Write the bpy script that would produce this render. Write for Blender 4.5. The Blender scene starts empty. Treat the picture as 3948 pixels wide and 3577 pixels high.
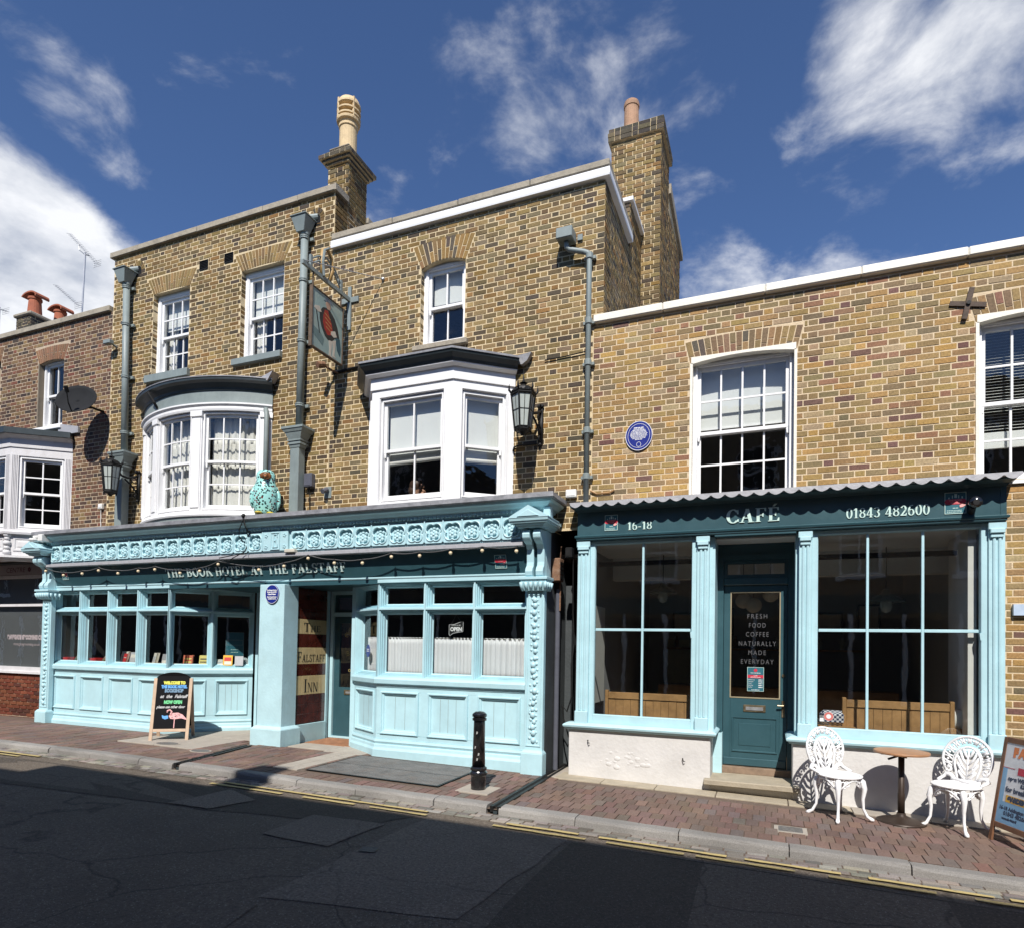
import bpy, bmesh, math, random
from mathutils import Vector, Matrix
rnd = random.Random(11)
sc = bpy.context.scene
col = sc.collection
R_ = math.radians

# ------------------------------------------------------------------ camera
F, CX, CY = 2460.3, 1974.0, 2432.1          # focal length and principal point, photograph pixels (3948 x 3577)
YAW, PITCH, ROLL = 0.386086, 0.0247464, 0.01846
O = Vector((0, -8.4, 1.68))
_r = Vector((math.cos(YAW), math.sin(YAW), 0)); _f = Vector((-math.sin(YAW), math.cos(YAW), 0)); _u = Vector((0, 0, 1))
FW = math.cos(PITCH) * _f + math.sin(PITCH) * _u
_u2 = math.cos(PITCH) * _u - math.sin(PITCH) * _f
RT = math.cos(ROLL) * _r + math.sin(ROLL) * _u2
UP = math.cos(ROLL) * _u2 - math.sin(ROLL) * _r
cd = bpy.data.cameras.new('camera'); cam = bpy.data.objects.new('camera', cd); col.objects.link(cam)
cd.sensor_fit = 'HORIZONTAL'; cd.sensor_width = 36; cd.lens = 36 * F / 3948
cd.shift_x = 0; cd.shift_y = (CY - 1788.5) / 3948; cd.clip_end = 2000; cd.clip_start = .05
cam.matrix_world = Matrix(((RT.x, UP.x, -FW.x, O.x), (RT.y, UP.y, -FW.y, O.y), (RT.z, UP.z, -FW.z, O.z), (0, 0, 0, 1)))
sc.camera = cam


def ray(px, py): return (px - CX) / F * RT + (CY - py) / F * UP + FW
def atY(px, py, Y): d = ray(px, py); return O + d * ((Y - O.y) / d.y)
def atZ(px, py, Z): d = ray(px, py); return O + d * ((Z - O.z) / d.z)
def proj(p):
    v = Vector(p) - O; w = v.dot(FW)
    return (CX + F * v.dot(RT) / w, CY - F * v.dot(UP) / w) if w > .1 else (-9e9, -9e9)


# ------------------------------------------------------------------ light
SUN = Vector((.26, -1.0, 1.12)).normalized()          # towards the sun
EL = math.asin(SUN.z); AZ = math.atan2(SUN.x, SUN.y)
sd = bpy.data.lights.new('sun', 'SUN'); so = bpy.data.objects.new('sun', sd); col.objects.link(so)
sd.energy = 5.0; sd.angle = R_(.53); sd.color = (1, .955, .89)
so.rotation_euler = (-SUN).to_track_quat('-Z', 'Y').to_euler(); so.location = (0, -6, 30)
wd = bpy.data.worlds.new('World'); sc.world = wd; wd.use_nodes = True
nt = wd.node_tree; nt.nodes.clear(); N = nt.nodes.new; L = nt.links.new
sky = N('ShaderNodeTexSky'); sky.sky_type = 'NISHITA'; sky.sun_disc = False; sky.sun_elevation = EL; sky.sun_rotation = AZ
sky.air_density = 1.0; sky.dust_density = .35; sky.ozone_density = 2.2; sky.altitude = 20
tc = N('ShaderNodeTexCoord')
sep = N('ShaderNodeSeparateXYZ'); L(tc.outputs['Generated'], sep.inputs[0])


def M(op, a, b=None, c=None, clamp=False):
    n = N('ShaderNodeMath'); n.operation = op; n.use_clamp = clamp
    for i, x in enumerate((a, b, c)):
        if x is None: continue
        if isinstance(x, (int, float)): n.inputs[i].default_value = x
        else: L(x, n.inputs[i])
    return n.outputs[0]


zc = M('MAXIMUM', M('ADD', sep.outputs[2], .18), .05)
cv = N('ShaderNodeCombineXYZ'); L(M('DIVIDE', sep.outputs[0], zc), cv.inputs[0]); L(M('DIVIDE', sep.outputs[1], zc), cv.inputs[1])
n1 = N('ShaderNodeTexNoise'); n1.inputs['Scale'].default_value = 5.0; n1.inputs['Detail'].default_value = 9; n1.inputs['Roughness'].default_value = .59; n1.inputs['Distortion'].default_value = .25
mp = N('ShaderNodeMapping'); mp.inputs['Location'].default_value = (3.1, 1.7, 0); L(cv.outputs[0], mp.inputs[0]); L(mp.outputs[0], n1.inputs['Vector'])
lob = None
for px, py, rad, wgt in ((-160, 1200, 13, 1.0), (120, 980, 6, .55), (1900, 330, 7, .09), (2060, 640, 5, .24), (1620, 780, 3, .12), (2500, 330, 5, .12), (3640, -60, 9, .42), (3820, 300, 6, .24), (3150, 740, 7, .10), (2750, 1080, 4.5, .34), (3350, 1000, 5, .22), (60, 560, 10, .06)):
    d = ray(px, py).normalized()
    dp = N('ShaderNodeVectorMath'); dp.operation = 'DOT_PRODUCT'; L(tc.outputs['Generated'], dp.inputs[0]); dp.inputs[1].default_value = d
    ms = N('ShaderNodeMapRange'); ms.interpolation_type = 'SMOOTHSTEP'
    L(dp.outputs['Value'], ms.inputs[0]); ms.inputs[1].default_value = math.cos(R_(rad)); ms.inputs[2].default_value = math.cos(R_(rad * .15)); ms.inputs[3].default_value = 0; ms.inputs[4].default_value = wgt
    lob = ms.outputs[0] if lob is None else M('ADD', lob, ms.outputs[0])
dens = M('ADD', n1.outputs['Fac'], M('MULTIPLY', lob, .62))
cm = N('ShaderNodeMapRange'); cm.interpolation_type = 'SMOOTHSTEP'; L(dens, cm.inputs[0]); cm.inputs[1].default_value = .545; cm.inputs[2].default_value = .92
n2 = N('ShaderNodeTexNoise'); n2.inputs['Scale'].default_value = 5; n2.inputs['Detail'].default_value = 6; L(mp.outputs[0], n2.inputs['Vector'])
cc = N('ShaderNodeMix'); cc.data_type = 'RGBA'
mo = N('ShaderNodeMapping'); mo.inputs['Location'].default_value = (3.1 + .05, 1.7 - .09, 0); L(cv.outputs[0], mo.inputs[0])
n3 = N('ShaderNodeTexNoise'); n3.inputs['Scale'].default_value = 5.0; n3.inputs['Detail'].default_value = 6; n3.inputs['Roughness'].default_value = .6; n3.inputs['Distortion'].default_value = .25; L(mo.outputs[0], n3.inputs['Vector'])
L(M('ADD', M('MULTIPLY', M('SUBTRACT', n1.outputs['Fac'], n3.outputs['Fac']), 2.2), M('MULTIPLY_ADD', n2.outputs['Fac'], .5, .38), clamp=True), cc.inputs[0])
cc.inputs[6].default_value = (5.4, 5.9, 6.9, 1); cc.inputs[7].default_value = (11.4, 11.5, 11.7, 1)
tint = N('ShaderNodeMix'); tint.data_type = 'RGBA'; tint.blend_type = 'MULTIPLY'; tint.inputs[0].default_value = 1; L(sky.outputs[0], tint.inputs[6]); tint.inputs[7].default_value = (.76, .93, 1.22, 1)
mx = N('ShaderNodeMix'); mx.data_type = 'RGBA'; L(M('MULTIPLY', cm.outputs[0], .88), mx.inputs[0]); L(tint.outputs[2], mx.inputs[6]); L(cc.outputs[2], mx.inputs[7])
bg = N('ShaderNodeBackground'); bg.inputs[1].default_value = .080; L(mx.outputs[2], bg.inputs[0])
wo = N('ShaderNodeOutputWorld'); L(bg.outputs[0], wo.inputs[0])
vs = sc.view_settings; vs.view_transform = 'Standard'; vs.look = 'None'; vs.exposure = .27; vs.gamma = 1; vs.use_curve_mapping = False
sc.render.engine = 'CYCLES'; sc.cycles.use_denoising = True
sc.cycles.max_bounces = 7; sc.cycles.diffuse_bounces = 3; sc.cycles.glossy_bounces = 3; sc.cycles.transparent_max_bounces = 14; sc.cycles.caustics_reflective = False; sc.cycles.caustics_refractive = False
sc.cycles.sample_clamp_indirect = 6

# ------------------------------------------------------------------ helpers
WORLD = set()          # things whose parts are written in world metres
GX = (-60, -12, -9, -6, -3, 0, 2, 6, 40); GZ = (.085, .065, .06, .03, -.012, -.062, -.105, -.19, -.6)


def gz(x):
    for i in range(len(GX) - 1):
        if x <= GX[i + 1]: t = (x - GX[i]) / (GX[i + 1] - GX[i]); return GZ[i] + t * (GZ[i + 1] - GZ[i])
    return GZ[-1]


def pl(A, B, z0=0):
    """local (u, d, z): u runs from A to B in plan, d is metres out of the face, z up"""
    dx, dy = B[0] - A[0], B[1] - A[1]; l = math.hypot(dx, dy); tx, ty = dx / l, dy / l
    f = lambda u, d, z: (A[0] + u * tx + d * ty, A[1] + u * ty - d * tx, z + z0)
    f.len = l; f.ang = math.atan2(ty, tx)
    return f


def face_at(Y): return pl((0, Y), (1, Y))


class MB:
    def __init__(s, xf=None, sub=0): s.v = []; s.f = []; s.xf = xf; s.t = []; s.sub = sub
    def add(s, pts):
        i = len(s.v); s.v += [s.xf(*p) if s.xf else tuple(p) for p in pts]; return i
    def face(s, *p):
        i = s.add(p); s.f.append(tuple(range(i, i + len(p)))); return s
    def box(s, x0, x1, y0, y1, z0, z1):
        if s.sub and x1 - x0 > s.sub:
            n = int(math.ceil((x1 - x0) / s.sub)); k, s.sub = s.sub, 0
            for i in range(n): s.box(x0 + (x1 - x0) * i / n, x0 + (x1 - x0) * (i + 1) / n, y0, y1, z0, z1)
            s.sub = k; return s
        i = s.add([(x, y, z) for z in (z0, z1) for y in (y0, y1) for x in (x0, x1)])
        for q in ((0, 2, 3, 1), (4, 5, 7, 6), (0, 1, 5, 4), (2, 6, 7, 3), (0, 4, 6, 2), (1, 3, 7, 5)): s.f.append(tuple(i + k for k in q))
        return s
    def cbox(s, x, y, z, w, d, h): return s.box(x - w / 2, x + w / 2, y - d / 2, y + d / 2, z - h / 2, z + h / 2)
    def rings(s, u0, u1, z0, z1, prof, cap=True):
        """nested rectangles: prof = [(inset, d), ...]; for panels, splayed window lights, picture frames"""
        pr = None
        for k, (n, d) in enumerate(prof):
            i = s.add([(u0 + n, d, z0 + n), (u1 - n, d, z0 + n), (u1 - n, d, z1 - n), (u0 + n, d, z1 - n)])
            if pr is not None:
                for a in range(4): b = (a + 1) % 4; s.f.append((pr + a, pr + b, i + b, i + a))
            pr = i
        if cap: s.f.append((pr, pr + 1, pr + 2, pr + 3))
        return s
    def frame(s, u0, u1, z0, z1, w, d0, d1, wb=None, wt=None):
        wb = w if wb is None else wb; wt = w if wt is None else wt
        s.box(u0, u0 + w, d0, d1, z0, z1); s.box(u1 - w, u1, d0, d1, z0, z1)
        s.box(u0 + w, u1 - w, d0, d1, z0, z0 + wb); s.box(u0 + w, u1 - w, d0, d1, z1 - wt, z1); return s
    def prism(s, poly, a, b, pl_='xz'):
        m = {'xz': lambda p, q: (p[0], q, p[1]), 'xy': lambda p, q: (p[0], p[1], q), 'yz': lambda p, q: (q, p[0], p[1])}[pl_]
        n = len(poly); i = s.add([m(p, a) for p in poly]); j = s.add([m(p, b) for p in poly])
        s.f.append(tuple(range(i, i + n))); s.f.append(tuple(range(j + n - 1, j - 1, -1)))
        for k in range(n): q = (k + 1) % n; s.f.append((i + k, j + k, j + q, i + q))
        return s
    def tube(s, pts, r, n=8, cap=True, closed=False):
        pts = [Vector(p) for p in pts]; m = len(pts); rs = r if isinstance(r, (list, tuple)) else [r] * m; st = []
        up = Vector((0, 0, 1)); prev = None
        for k in range(m):
            a = pts[(k - 1) % m] if (k or closed) else pts[0]; b = pts[(k + 1) % m] if (k < m - 1 or closed) else pts[-1]
            t = (b - a).normalized()
            if prev is None:
                x = t.cross(up)
                if x.length < .05: x = t.cross(Vector((0, 1, 0)))
            else: x = prev - t * prev.dot(t)
            x.normalize(); prev = x; y = t.cross(x)
            st.append(s.add([pts[k] + rs[k] * (math.cos(2 * math.pi * q / n) * x + math.sin(2 * math.pi * q / n) * y) for q in range(n)]))
        for k in range(m if closed else m - 1):
            i, j = st[k], st[(k + 1) % m]
            for q in range(n): w = (q + 1) % n; s.f.append((i + q, i + w, j + w, j + q))
        if cap and not closed:
            s.f.append(tuple(st[0] + q for q in range(n - 1, -1, -1))); s.f.append(tuple(st[-1] + q for q in range(n)))
        return s
    def lathe(s, prof, cx=0, cy=0, cz=0, n=20, sx=1, sy=1, axis='z'):
        st = []
        for r, z in prof:
            p = [(sx * r * math.cos(2 * math.pi * q / n), sy * r * math.sin(2 * math.pi * q / n), z) for q in range(n)]
            if axis == 'y': p = [(a, c, b) for a, b, c in p]
            if axis == 'x': p = [(c, a, b) for a, b, c in p]
            st.append(s.add([(cx + a, cy + b, cz + c) for a, b, c in p]))
        for k in range(len(prof) - 1):
            i, j = st[k], st[k + 1]
            for q in range(n): w = (q + 1) % n; s.f.append((i + q, i + w, j + w, j + q))
        s.f.append(tuple(st[0] + q for q in range(n - 1, -1, -1))); s.f.append(tuple(st[-1] + q for q in range(n)))
        return s
    def ball(s, x, y, z, r, n=10, sy=1, sz=1, m=6):
        return s.lathe([(r * math.sin(math.pi * k / m) + 1e-4, -r * sz * math.cos(math.pi * k / m)) for k in range(m + 1)], x, y, z, n, 1, sy)
    def mould(s, path, prof, ends=True):
        """sweep a closed profile [(out, z)] along a plan path; out = metres in front of the path, mitred corners"""
        m = len(path); st = []
        for k in range(m):
            def nrm(a, b):
                dx, dy = path[b][0] - path[a][0], path[b][1] - path[a][1]; l = math.hypot(dx, dy); return Vector((dy / l, -dx / l))
            if k == 0: nn = nrm(0, 1); sc_ = 1
            elif k == m - 1: nn = nrm(m - 2, m - 1); sc_ = 1
            else:
                a, b = nrm(k - 1, k), nrm(k, k + 1); nn = (a + b).normalized(); sc_ = 1 / max(.3, nn.dot(a))
            st.append(s.add([(path[k][0] + o * nn.x * sc_, path[k][1] + o * nn.y * sc_, z) for o, z in prof]))
        n = len(prof)
        for k in range(m - 1):
            for q in range(n): w = (q + 1) % n; s.f.append((st[k] + q, st[k + 1] + q, st[k + 1] + w, st[k] + w))
        if ends: s.f.append(tuple(st[0] + q for q in range(n))); s.f.append(tuple(st[-1] + q for q in range(n - 1, -1, -1)))
        return s
    def mesh(s, name='mesh', smooth=False, fix=True):
        me = bpy.data.meshes.new(name); me.from_pydata(s.v, [], s.f)
        if fix:
            b = bmesh.new(); b.from_mesh(me); bmesh.ops.recalc_face_normals(b, faces=b.faces); b.to_mesh(me); b.free()
        if s.t:
            at = me.attributes.new('tint', 'FLOAT_COLOR', 'POINT')
            at.data.foreach_set('color', [c for t in s.t for c in (t[0], t[1], t[2], 1.0)])
        if smooth: me.shade_smooth()
        return me
    def out(s, name, mat, parent=None, smooth=False, fix=True, bevel=0, kind=None):
        o = bpy.data.objects.new(name, s.mesh(name, smooth, fix)); o.data.materials.append(mat); col.objects.link(o); attach(o, parent)
        if bevel:
            b = o.modifiers.new('bevel', 'BEVEL'); b.width = bevel; b.segments = 1; b.limit_method = 'ANGLE'; b.angle_limit = R_(40)
        if smooth == 'auto': o.data.shade_auto_smooth() if hasattr(o.data, 'shade_auto_smooth') else None
        if kind: o['kind'] = kind
        return o


def attach(o, parent):
    if parent is None: return
    o.parent = parent
    if parent.name in WORLD: o.matrix_parent_inverse = Matrix.Translation(-parent.location)


def thing(name, label, cat, loc=(0, 0, 0), rz=0, group=None, world=False):
    o = bpy.data.objects.new(name, None); col.objects.link(o); o.location = loc; o.rotation_euler = (0, 0, rz); o.empty_display_size = .1
    o['label'] = label; o['category'] = cat
    if group: o['group'] = group
    if world: WORLD.add(o.name)
    return o


def tag(o, label, cat, group=None):
    o['label'] = label; o['category'] = cat
    if group: o['group'] = group
    return o


def struct(o): o['kind'] = 'structure'; return o


def dup(root, loc, rz, label=None):
    r = root.copy(); col.objects.link(r); r.location = loc; r.rotation_euler = (0, 0, rz)
    if label: r['label'] = label
    for ch in list(root.children):
        c = ch.copy(); col.objects.link(c); c.parent = r
        for g in ch.children:
            d = g.copy(); col.objects.link(d); d.parent = c
    return r


def arc(cx, cy, rx, ry, a0, a1, n): return [(cx + rx * math.cos(R_(a0 + (a1 - a0) * k / n)), cy + ry * math.sin(R_(a0 + (a1 - a0) * k / n))) for k in range(n + 1)]


# ------------------------------------------------------------------ materials
MATS = {}


def mat(name, c, rough=.6, metal=0, var=.12, scale=6, bump=.0, bscale=60, grime=0, gscale=2.2, gcol=None, spec=.5, streak=0, coat=0):
    if name in MATS: return MATS[name]
    m = bpy.data.materials.new(name); m.use_nodes = True; t = m.node_tree; b = t.nodes['Principled BSDF']
    b.inputs['Roughness'].default_value = rough; b.inputs['Metallic'].default_value = metal
    b.inputs['Specular IOR Level'].default_value = spec
    if coat: b.inputs['Coat Weight'].default_value = coat; b.inputs['Coat Roughness'].default_value = .15
    tc = t.nodes.new('ShaderNodeTexCoord'); n = t.nodes.new('ShaderNodeTexNoise'); n.inputs['Scale'].default_value = scale; n.inputs['Detail'].default_value = 8; n.inputs['Roughness'].default_value = .65
    t.links.new(tc.outputs['Object'], n.inputs['Vector'])
    r = t.nodes.new('ShaderNodeMapRange'); r.inputs[1].default_value = .3; r.inputs[2].default_value = .7
    t.links.new(n.outputs['Fac'], r.inputs[0])
    mx = t.nodes.new('ShaderNodeMix'); mx.data_type = 'RGBA'; t.links.new(r.outputs[0], mx.inputs[0])
    mx.inputs[6].default_value = (*[x * (1 - var) for x in c], 1); mx.inputs[7].default_value = (*[min(1, x * (1 + var)) for x in c], 1)
    o = mx.outputs[2]
    if grime:
        g = t.nodes.new('ShaderNodeTexNoise'); g.inputs['Scale'].default_value = gscale; g.inputs['Detail'].default_value = 10; g.inputs['Roughness'].default_value = .7
        if streak:
            mp = t.nodes.new('ShaderNodeMapping'); mp.inputs['Scale'].default_value = (streak, streak, 1); t.links.new(tc.outputs['Object'], mp.inputs[0]); t.links.new(mp.outputs[0], g.inputs['Vector'])
        else: t.links.new(tc.outputs['Object'], g.inputs['Vector'])
        gr = t.nodes.new('ShaderNodeMapRange'); gr.inputs[1].default_value = .5; gr.inputs[2].default_value = .78; gr.inputs[4].default_value = grime
        t.links.new(g.outputs['Fac'], gr.inputs[0])
        m2 = t.nodes.new('ShaderNodeMix'); m2.data_type = 'RGBA'; t.links.new(gr.outputs[0], m2.inputs[0]); t.links.new(o, m2.inputs[6])
        gc = gcol or tuple(x * .45 for x in c); m2.inputs[7].default_value = (*gc, 1); o = m2.outputs[2]
    t.links.new(o, b.inputs['Base Color'])
    rr = t.nodes.new('ShaderNodeMapRange'); rr.inputs[3].default_value = max(.03, rough - .12); rr.inputs[4].default_value = min(1, rough + .12); t.links.new(n.outputs['Fac'], rr.inputs[0]); t.links.new(rr.outputs[0], b.inputs['Roughness'])
    if bump:
        n2 = t.nodes.new('ShaderNodeTexNoise'); n2.inputs['Scale'].default_value = bscale; n2.inputs['Detail'].default_value = 6; t.links.new(tc.outputs['Object'], n2.inputs['Vector'])
        bp = t.nodes.new('ShaderNodeBump'); bp.inputs['Strength'].default_value = bump; bp.inputs['Distance'].default_value = .01; t.links.new(n2.outputs['Fac'], bp.inputs['Height']); t.links.new(bp.outputs[0], b.inputs['Normal'])
    MATS[name] = m
    return m


def tintmat(name, rough=.85, bump=.5, spk=.3, sscale=45):
    """colour of each brick or stone comes from its own tint (object property or point attribute), grain on top"""
    m = bpy.data.materials.new(name); m.use_nodes = True; t = m.node_tree; b = t.nodes['Principled BSDF']; b.inputs['Roughness'].default_value = rough; b.inputs['Specular IOR Level'].default_value = .3
    a1 = t.nodes.new('ShaderNodeAttribute'); a1.attribute_type = 'GEOMETRY'; a1.attribute_name = 'tint'
    a2 = t.nodes.new('ShaderNodeAttribute'); a2.attribute_type = 'OBJECT'; a2.attribute_name = 'tint'
    ad = t.nodes.new('ShaderNodeMix'); ad.data_type = 'RGBA'; ad.blend_type = 'ADD'; ad.inputs[0].default_value = 1; t.links.new(a1.outputs['Color'], ad.inputs[6]); t.links.new(a2.outputs['Color'], ad.inputs[7])
    g = t.nodes.new('ShaderNodeNewGeometry')
    n = t.nodes.new('ShaderNodeTexNoise'); n.inputs['Scale'].default_value = sscale; n.inputs['Detail'].default_value = 7; n.inputs['Roughness'].default_value = .7; t.links.new(g.outputs['Position'], n.inputs['Vector'])
    r = t.nodes.new('ShaderNodeMapRange'); r.inputs[1].default_value = .32; r.inputs[2].default_value = .68; r.inputs[3].default_value = 1 - spk; r.inputs[4].default_value = 1 + spk; t.links.new(n.outputs['Fac'], r.inputs[0])
    n3 = t.nodes.new('ShaderNodeTexNoise'); n3.inputs['Scale'].default_value = 1.1; n3.inputs['Detail'].default_value = 6; t.links.new(g.outputs['Position'], n3.inputs['Vector'])
    r3 = t.nodes.new('ShaderNodeMapRange'); r3.inputs[1].default_value = .3; r3.inputs[2].default_value = .7; r3.inputs[3].default_value = .78; r3.inputs[4].default_value = 1.2; t.links.new(n3.outputs['Fac'], r3.inputs[0])
    mm = t.nodes.new('ShaderNodeMath'); mm.operation = 'MULTIPLY'; t.links.new(r.outputs[0], mm.inputs[0]); t.links.new(r3.outputs[0], mm.inputs[1])
    sc_ = t.nodes.new('ShaderNodeVectorMath'); sc_.operation = 'SCALE'; t.links.new(ad.outputs[2], sc_.inputs[0]); t.links.new(mm.outputs[0], sc_.inputs['Scale'])
    t.links.new(sc_.outputs[0], b.inputs['Base Color'])
    bp = t.nodes.new('ShaderNodeBump'); bp.inputs['Strength'].default_value = bump; bp.inputs['Distance'].default_value = .008; t.links.new(n.outputs['Fac'], bp.inputs['Height']); t.links.new(bp.outputs[0], b.inputs['Normal'])
    MATS[name] = m
    return m


def glassmat(name, base=.045, tintc=(.86, .9, .88), wob=.015, k=1.0):
    m = bpy.data.materials.new(name); m.use_nodes = True; t = m.node_tree; t.nodes.clear(); n = t.nodes.new; l = t.links.new
    lw = n('ShaderNodeLayerWeight'); lw.inputs[0].default_value = .5
    p = n('ShaderNodeMath'); p.operation = 'POWER'; l(lw.outputs['Facing'], p.inputs[0]); p.inputs[1].default_value = 5
    q = n('ShaderNodeMath'); q.operation = 'MULTIPLY_ADD'; l(p.outputs[0], q.inputs[0]); q.inputs[1].default_value = .9 * k; q.inputs[2].default_value = base; q.use_clamp = True
    tr = n('ShaderNodeBsdfTransparent'); tr.inputs[0].default_value = (*tintc, 1)
    gl = n('ShaderNodeBsdfGlossy'); gl.inputs['Roughness'].default_value = .012; gl.inputs[0].default_value = (.95, .97, 1, 1)
    g = n('ShaderNodeNewGeometry'); no = n('ShaderNodeTexNoise'); no.inputs['Scale'].default_value = 3.5; no.inputs['Detail'].default_value = 2; l(g.outputs['Position'], no.inputs['Vector'])
    bp = n('ShaderNodeBump'); bp.inputs['Strength'].default_value = wob * 10; bp.inputs['Distance'].default_value = .02; l(no.outputs['Fac'], bp.inputs['Height']); l(bp.outputs[0], gl.inputs['Normal'])
    mx = n('ShaderNodeMixShader'); l(q.outputs[0], mx.inputs[0]); l(tr.outputs[0], mx.inputs[1]); l(gl.outputs[0], mx.inputs[2])
    o = n('ShaderNodeOutputMaterial'); l(mx.outputs[0], o.inputs[0]); MATS[name] = m
    return m


def emitmat(name, c, s):
    m = bpy.data.materials.new(name); m.use_nodes = True; b = m.node_tree.nodes['Principled BSDF']; b.inputs['Emission Color'].default_value = (*c, 1); b.inputs['Emission Strength'].default_value = s; b.inputs['Base Color'].default_value = (*c, 1)
    MATS[name] = m; return m


def cloth(name, c, rough=.9, tr=.2, **k):
    m = mat(name, c, rough, **k); t = m.node_tree; b = t.nodes['Principled BSDF']; o = t.nodes['Material Output']
    s = t.nodes.new('ShaderNodeBsdfTranslucent'); s.inputs[0].default_value = (*c, 1); x = t.nodes.new('ShaderNodeMixShader'); x.inputs[0].default_value = tr
    t.links.new(b.outputs[0], x.inputs[1]); t.links.new(s.outputs[0], x.inputs[2]); t.links.new(x.outputs[0], o.inputs[0]); return m


CY_ = mat('duck_egg_paint', (.43, .645, .70), .45, var=.08, scale=3, grime=.42, gscale=3.0, gcol=(.37, .54, .56), bump=.12, bscale=35, streak=3)
CYG = mat('duck_egg_weathered_paint', (.445, .645, .69), .6, var=.09, scale=2.5, grime=.55, gscale=2.6, gcol=(.36, .50, .50), bump=.3, bscale=25)
TEAL = mat('dark_teal_paint', (.030, .082, .100), .38, var=.10, scale=3, grime=.2, gscale=4, bump=.06, bscale=30, coat=.2)
WHITE = mat('white_paint', (.80, .80, .80), .45, var=.04, scale=5, grime=.22, gscale=4, gcol=(.55, .54, .52), bump=.1, bscale=30, streak=2)
CREAM = mat('cream_paint', (.80, .76, .66), .55, var=.05, scale=5, grime=.45, gscale=5, gcol=(.42, .38, .32), bump=.3, bscale=40)
RENDER = mat('white_rendered_wall', (.60, .585, .565), .8, var=.06, scale=4, grime=.45, gscale=2.4, gcol=(.45, .43, .405), bump=.45, bscale=22)
GREYB = mat('grey_blue_paint', (.215, .255, .25), .5, var=.12, scale=4, grime=.35, gscale=4, gcol=(.11, .135, .135), bump=.1, streak=3)
DKGREY = mat('charcoal_paint', (.035, .047, .052), .42, var=.15, scale=4, grime=.2, gscale=3, coat=.15)
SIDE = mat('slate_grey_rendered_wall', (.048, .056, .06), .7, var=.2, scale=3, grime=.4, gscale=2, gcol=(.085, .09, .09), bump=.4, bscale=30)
IRON = mat('black_iron', (.012, .012, .012), .5, var=.3, scale=10, spec=.25)
LEAD = mat('lead_sheet', (.26, .262, .275), .55, metal=.25, var=.3, scale=7, grime=.75, gscale=6, gcol=(.10, .098, .105), bump=.5, bscale=14)
LEADL = mat('pale_lead_sheet', (.42, .42, .44), .5, metal=.2, var=.15, scale=9, grime=.6, gscale=9, gcol=(.22, .215, .22), bump=.4, bscale=18)
STONE = mat('weathered_stone', (.33, .29, .225), .85, var=.18, scale=9, grime=.7, gscale=4, gcol=(.13, .115, .095), bump=.6, bscale=40)
YORK = mat('york_stone', (.36, .31, .23), .85, var=.15, scale=5, grime=.6, gscale=3, gcol=(.17, .15, .125), bump=.5, bscale=30)
MORTAR = mat('cream_mortar', (.62, .50, .31), .9, var=.15, scale=12, grime=.4, gscale=2, gcol=(.46, .37, .22), bump=.6, bscale=90)
MORTARC = mat('pinkish_mortar', (.64, .51, .34), .9, var=.15, scale=12, grime=.35, gscale=2, gcol=(.49, .39, .26), bump=.6, bscale=90)
MORTARR = mat('greyish_mortar', (.46, .365, .26), .9, var=.18, scale=12, grime=.4, gscale=2, gcol=(.30, .24, .17), bump=.6, bscale=90)
BRICK = tintmat('stock_brick')
PAVER = tintmat('paving_brick', .9, .4, .25, 60)
GRAN = tintmat('granite', .85, .5, .35, 130)
GLASS = glassmat('window_glass', .045, (.96, .97, .965)); GLASSD = glassmat('shop_window_glass', .065, (.95, .965, .96), .004)
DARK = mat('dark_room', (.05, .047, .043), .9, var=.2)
ROOM = mat('pale_room', (.72, .70, .66), .9, var=.05)
ROOMD = mat('grey_room_paint', (.34, .34, .35), .9, var=.05)
FLOORB = mat('room_floorboards', (.20, .14, .09), .7, var=.3)
CLOTH = cloth('white_muslin', (.86, .86, .88), .9, var=.05, bump=.2, bscale=120)
CURT = cloth('ivory_curtain', (.82, .80, .75), .9, var=.05, bump=.2, bscale=120)
BLIND = cloth('white_roller_blind', (.82, .83, .81), .85, var=.03)
TILE = mat('oxblood_glazed_tile', (.085, .018, .012), .12, var=.5, scale=6, coat=.6)
TILEC = mat('cream_glazed_tile', (.62, .48, .25), .15, var=.12, scale=9, coat=.6)
BLACK = mat('black_lettering', (.02, .015, .012), .5)
PALE = mat('pale_green_lettering', (.55, .73, .68), .5, var=.08, scale=8)
WTXT = mat('white_lettering', (.82, .82, .82), .5)
OAK = mat('oak_furniture', (.33, .18, .07), .5, var=.3, scale=5, bump=.2, bscale=20)
PINE = mat('pale_pine', (.50, .36, .25), .6, var=.15, scale=9, bump=.15)
TEAK = mat('teak_slats', (.36, .185, .09), .5, var=.2, scale=8, bump=.15)
BROWNW = mat('brown_stained_wood', (.17, .08, .04), .55, var=.25, scale=7)
CHALK = mat('chalkboard', (.008, .008, .009), .85, var=.25, scale=5, spec=.15)
TERRA = mat('terracotta', (.34, .105, .055), .85, var=.25, scale=7, grime=.5, gscale=5, gcol=(.13, .07, .05), bump=.4)
BUFFP = mat('buff_clay', (.62, .47, .27), .8, var=.12, scale=9, grime=.5, gscale=7, gcol=(.25, .17, .09), bump=.4)
BLUEP = mat('blue_plaque', (.016, .028, .22), .3, var=.05, coat=.4)
PLASTIC = mat('white_plastic', (.72, .72, .70), .4)
GREYP = mat('grey_plastic', (.10, .105, .13), .4)
RUST = mat('rusty_metal', (.20, .105, .06), .85, var=.4, scale=12, grime=.7, gscale=14, gcol=(.36, .30, .24), bump=.5)
STEEL = mat('galvanised_steel', (.40, .41, .42), .4, metal=.6, var=.2, scale=14)
BRASS = mat('aged_brass', (.24, .19, .12), .35, metal=.7, var=.3, scale=20)
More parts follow.
